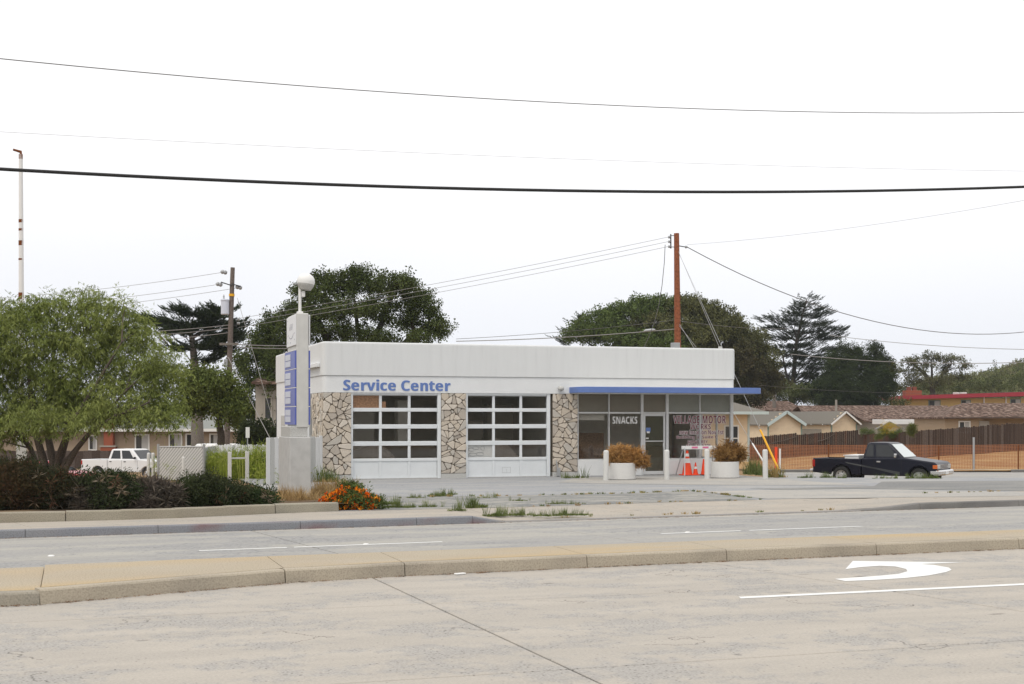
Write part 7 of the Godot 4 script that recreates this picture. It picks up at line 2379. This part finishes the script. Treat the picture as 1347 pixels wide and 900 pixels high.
func small_plants(shrub: Array, twigs: Array) -> void:
	var grass := leaf_clump(61, 16, Vector2(0.34, 0.012), 0.35, "up", M.leaf)
	var straw := leaf_clump(62, 22, Vector2(0.30, 0.008), 0.7, "up", M.dry)
	var weed := leaf_clump(63, 20, Vector2(0.11, 0.022), 0.9, "up", M.leaf)
	var stalk := leaf_clump(64, 14, Vector2(0.9, 0.014), 0.10, "up", M.leaf)
	var feather := leaf_clump(65, 30, Vector2(0.16, 0.014), 0.28, "ball", M.leaf)
	var bright := [Color(0.30, 0.36, 0.06), Color(0.24, 0.31, 0.045), Color(0.38, 0.41, 0.10)]
	var mid := [Color(0.14, 0.18, 0.06), Color(0.19, 0.22, 0.08), Color(0.11, 0.15, 0.045)]
	var gold := [Color(0.42, 0.29, 0.13), Color(0.5, 0.36, 0.18), Color(0.33, 0.22, 0.1)]
	# orange flowering clump at the kerb's end
	var foot := ZP(461, 668, 29.3)
	foot.y = 0.15
	var t := thing("flowering_shrub", "low shrub covered in bright orange flowers at the planter's end", "shrub", foot)
	plant(t, [[445, 660, 18, 9], [462, 655, 20, 12], [480, 660, 18, 10], [436, 666, 12, 6], [494, 665, 8, 6], [466, 648, 14, 8], [458, 642, 7, 5]], 29.3, foot, [[Vector3.ZERO, Vector3(0, 0.2, 0)]], shrub, 8.0, [Color(0.10, 0.14, 0.04), Color(0.14, 0.17, 0.05), Color(0.07, 0.105, 0.03)], M.bark_dark, {"n": 9, "clump": 0.15, "wood": 0.01, "seed": 81, "wood_name": "stems", "crown": "foliage"})
	var pet := leaf_clump(66, 11, Vector2(0.03, 0.026), 0.018, "ball", M.petal)
	var px := []
	var r := RandomNumberGenerator.new()
	r.seed = 8
	for i in 230:
		var an := r.randf() * TAU
		var rr := sqrt(r.randf())
		var X := 461.0 + cos(an) * rr * 40.0
		var Y := 659.0 + sin(an) * rr * 15.0 - 6.0 * exp(-pow((X - 461.0) / 14.0, 2.0)) * r.randf() * 2.0
		var dome := sqrt(maxf(0.0, 1.0 - pow((X - 461.0) / 44.0, 2.0)))
		px.append(Transform3D(Basis(Vector3(r.randfn(), r.randfn(), r.randfn()).normalized(), r.randf() * TAU).scaled(Vector3.ONE * (0.8 + 0.8 * r.randf())), ZP(X, Y, 29.3 - 0.42 * dome * (0.4 + 0.75 * r.randf()) + 0.2 * (1.0 - rr)) - foot))
	copies("blossom", pet, px, [Color(0.85, 0.26, 0.015), Color(0.8, 0.18, 0.01), Color(0.88, 0.36, 0.03), Color(0.75, 0.13, 0.01)], t)
	# dry grass round the pillar sign
	for e in [[376.0, 658.0, 26, "dry straw grass at the road side of the pillar sign's plinth"], [420.0, 655.0, 60, "dry straw grass between the pillar sign and the orange flowers"], [398.0, 661.0, 30, "short dry grass along the foot of the pillar sign"], [442.0, 646.0, 50, "tall dry straw grass behind the orange flowers"]]:
		tufts("dry_grass", e[3], "grass", G(e[0], e[1], 0.22), e[2], Vector2(0.28, 0.2), [straw], gold, 1.0, "dry grass round the pillar sign")
	# tall feathery weeds behind the hedge
	var fen := [[228.0, 44.0, 20, 1.0, "tall feathery weed in front of the slatted fence"], [268.0, 44.5, 34, 0.95, "thick bright green weeds along the grey board fence"], [290.0, 43.8, 34, 0.9, "bright green weeds crowding round the rail's first post"], [312.0, 44.5, 34, 0.95, "bright green weeds standing between the rail posts"], [338.0, 44.5, 36, 1.1, "tallest bright green weeds beside the white board fence"], [372.0, 41.0, 14, 0.5, "short weeds at the foot of the white board fence"]]
	for e in fen:
		var p := TP(e[0], e[1])
		tufts("tall_weeds", e[4], "weeds", p, e[2], Vector2(0.3, 0.35), [stalk, stalk], bright, e[3])
		var tw: Node3D = get_child(get_child_count() - 1)
		var fx := []
		for i in e[2] * 4:
			var hh := pow(rng.randf(), 1.6)
			fx.append(Transform3D(Basis(Vector3(rng.randfn(), rng.randfn(), rng.randfn()).normalized(), rng.randf() * TAU).scaled(Vector3.ONE * (0.6 + 0.5 * rng.randf())), Vector3(rng.randfn() * 0.3, 0.05 + 0.85 * e[3] * hh, rng.randfn() * 0.35)))
		copies("feathery_leaves", feather, fx, bright, tw)
	# weeds at the station
	for e in [[447.0, 628.0, 30, 1.1, "weeds growing at the foot of the first stone pier"], [432.0, 634.0, 26, 1.2, "loose weeds between white fence boards and stone pier"], [577.0, 627.0, 10, 1.1, "thin weed at the first garage door's jamb"], [722.0, 625.0, 16, 1.6, "tall thin weed at the second garage door's jamb"], [742.0, 629.0, 10, 0.7, "small weed below the stone pier beside the window"], [766.0, 629.0, 6, 0.9, "single dark weed below the shop window"]]:
		tufts("weed_clump", e[4], "weed", G(e[0], e[1], 0.15), e[2], Vector2(0.16 if e[3] < 1.5 else 0.06, 0.1), [weed, grass], mid, e[3])
	# weeds in the cracks of the forecourt
	var wc := [[492, 662, 34, 1.3], [508, 664, 20, 1.5], [519, 668, 16, 1.6], [536, 668, 22, 1.0], [565, 667, 22, 1.1], [545, 655, 30, 0.8], [575, 653, 40, 1.0], [588, 651, 30, 1.1], [625, 668, 36, 1.7], [603, 672, 20, 1.2], [652, 679, 30, 1.5], [683, 678, 40, 1.2], [710, 679, 16, 0.9], [727, 679, 30, 1.1], [745, 678, 30, 1.0], [760, 678, 20, 1.0], [733, 663, 40, 0.75], [754, 663, 16, 0.7], [684, 659, 14, 0.8], [640, 655, 16, 0.9]]
	for e in wc:
		tufts("weed_tuft", "small green weed tuft growing from a crack of the forecourt" if e[1] < 674 else "small green weed tuft growing at the driveway lip by the road", "weed", G(e[0], e[1], 0.15 if e[1] < 674 else 0.08), e[2], Vector2(0.13, 0.05), [weed, weed, grass], mid + [Color(0.22, 0.25, 0.10)], e[3] * 0.40, "weed tufts in the forecourt" if e[1] < 674 else "weed tufts at the driveway lip")
	var cx := []
	var cc := []
	for seg in [[[530, 654], [660, 652.5], [740, 651], [820, 649.5], [905, 646.2], [935, 648.5], [1000, 657.5]], [[680, 667], [760, 665], [860, 661], [990, 658.5]], [[700, 681], [760, 680.5], [850, 678], [1000, 674], [1100, 671]], [[1180, 650], [1347, 646]]]:
		for i in seg.size() - 1:
			var a := G(seg[i][0], seg[i][1])
			var b := G(seg[i + 1][0], seg[i + 1][1])
			for k in int((b - a).length() * (14.0 if seg[0][0] == 530 else 4.0)):
				if rng.randf() < 0.45 + 0.6 * noise.get_noise_1d(k * 3.0 + seg[i][0]): continue
				cx.append(Transform3D(Basis(Vector3.UP, rng.randf() * TAU).scaled(Vector3.ONE * (0.25 + 0.4 * rng.randf())), a.lerp(b, rng.randf()) + Vector3(rng.randfn() * 0.03, 0, rng.randfn() * 0.05)))
				cc.append(hue(mid + gold, rng))
	var cr := copies(numbered("crack_weeds"), weed, cx, cc, self)
	tag(cr, "tiny weeds lining the cracks of the forecourt", "weeds", "", "stuff")
	var flake := leaf_clump(68, 5, Vector2(0.03, 0.02), 0.03, "ball", M.dry)
	var lx := []
	for i in 1500:
		var u := -3.0 + 24.0 * rng.randf()
		if rng.randf() < 0.35 + 0.8 * noise.get_noise_1d(u * 8.0): continue
		lx.append(Transform3D(Basis(Vector3.UP, rng.randf() * TAU).scaled(Vector3(1, 0.35, 1) * (0.4 + 0.6 * rng.randf())), Vector3(u, 0.006, -(poly_at(KN, u) - 0.015 - absf(rng.randfn()) * 0.03))))
	for i in 700:
		var u := -3.0 + 24.0 * rng.randf()
		lx.append(Transform3D(Basis(Vector3.UP, rng.randf() * TAU).scaled(Vector3(1, 0.35, 1) * (0.4 + 0.5 * rng.randf())), Vector3(u, 0.006, -(vk(u) - 0.02 - absf(rng.randfn()) * 0.04))))
	var lit := copies(numbered("leaf_litter"), flake, lx, [Color(0.20, 0.09, 0.04), Color(0.13, 0.085, 0.05), Color(0.25, 0.13, 0.06), Color(0.11, 0.09, 0.07)], self)
	tag(lit, "brown leaf crumbs and grit lying along the kerbs", "leaf litter", "", "stuff")
	# weeds on the crest before the dark pickup
	for e in [[1062, 628.5, 20], [1088, 628.5, 24], [1109, 629, 10], [1160, 629.5, 14], [1178, 629.5, 10], [1197, 629.5, 22], [1213, 629.5, 24], [1230, 629.5, 22]]:
		tufts("weed_tuft", "low green weeds on the forecourt edge before the dark pickup", "weed", G(e[0], e[1], 0.15), e[2], Vector2(0.13, 0.05), [weed, weed, grass], mid, 0.5, "weeds on the forecourt edge")
	# pointed plants past the planter
	for e in [[990.0, 624.0, 30, 1.5, "dark upright spiky plant beside the second planter"], [1000.0, 625.0, 20, 1.2, "low spiky plant behind the last bollard"], [1018.0, 628.0, 40, 1.0, "dry weeds where the guy wires are anchored"]]:
		tufts("spiky_plant", e[4], "plant", G(e[0], e[1], 0.15), e[2], Vector2(0.16, 0.12), [grass, weed], mid if e[3] > 1.1 else mid + gold, e[3])
	# dried bushes of the planters
	var db := [[[808, 600, 10, 12], [822, 597, 14, 12], [836, 600, 13, 12], [846, 605, 7, 9], [815, 606, 12, 7], [834, 608, 12, 6]], [[948, 597, 11, 10], [960, 593, 13, 10], [972, 597, 10, 10], [960, 602, 18, 7], [952, 604, 12, 5]]]
	for k in 2:
		foot = Vector3([17.02, 20.78][k], 0.62, -40.1)
		var Zb := XZ(foot).y
		t = thing("dried_bush", ["loose straw-coloured dried bush in the planter by the door", "dense brown dried bush in the planter before the painted window"][k], "bush", foot)
		var cols: Array = [[Color(0.50, 0.27, 0.085), Color(0.42, 0.22, 0.07), Color(0.56, 0.34, 0.14), Color(0.30, 0.17, 0.07)], [Color(0.34, 0.19, 0.07), Color(0.27, 0.145, 0.05), Color(0.41, 0.245, 0.095), Color(0.20, 0.12, 0.045)]][k]
		plant(t, db[k], Zb, foot, [[Vector3.ZERO, Vector3(0, 0.1, 0)]], [leaf_clump(91, 20, Vector2(0.055, 0.014), 0.07, "ball", M.dry), leaf_clump(92, 12, Vector2(0.17, 0.008), 0.07, "twig", M.dry)], 5.5, cols, M.bark_dark, {"n": 9, "clump": 0.14, "wood": 0.008, "seed": 95 + k, "wood_name": "stems", "crown": "foliage", "depth": 0.8})
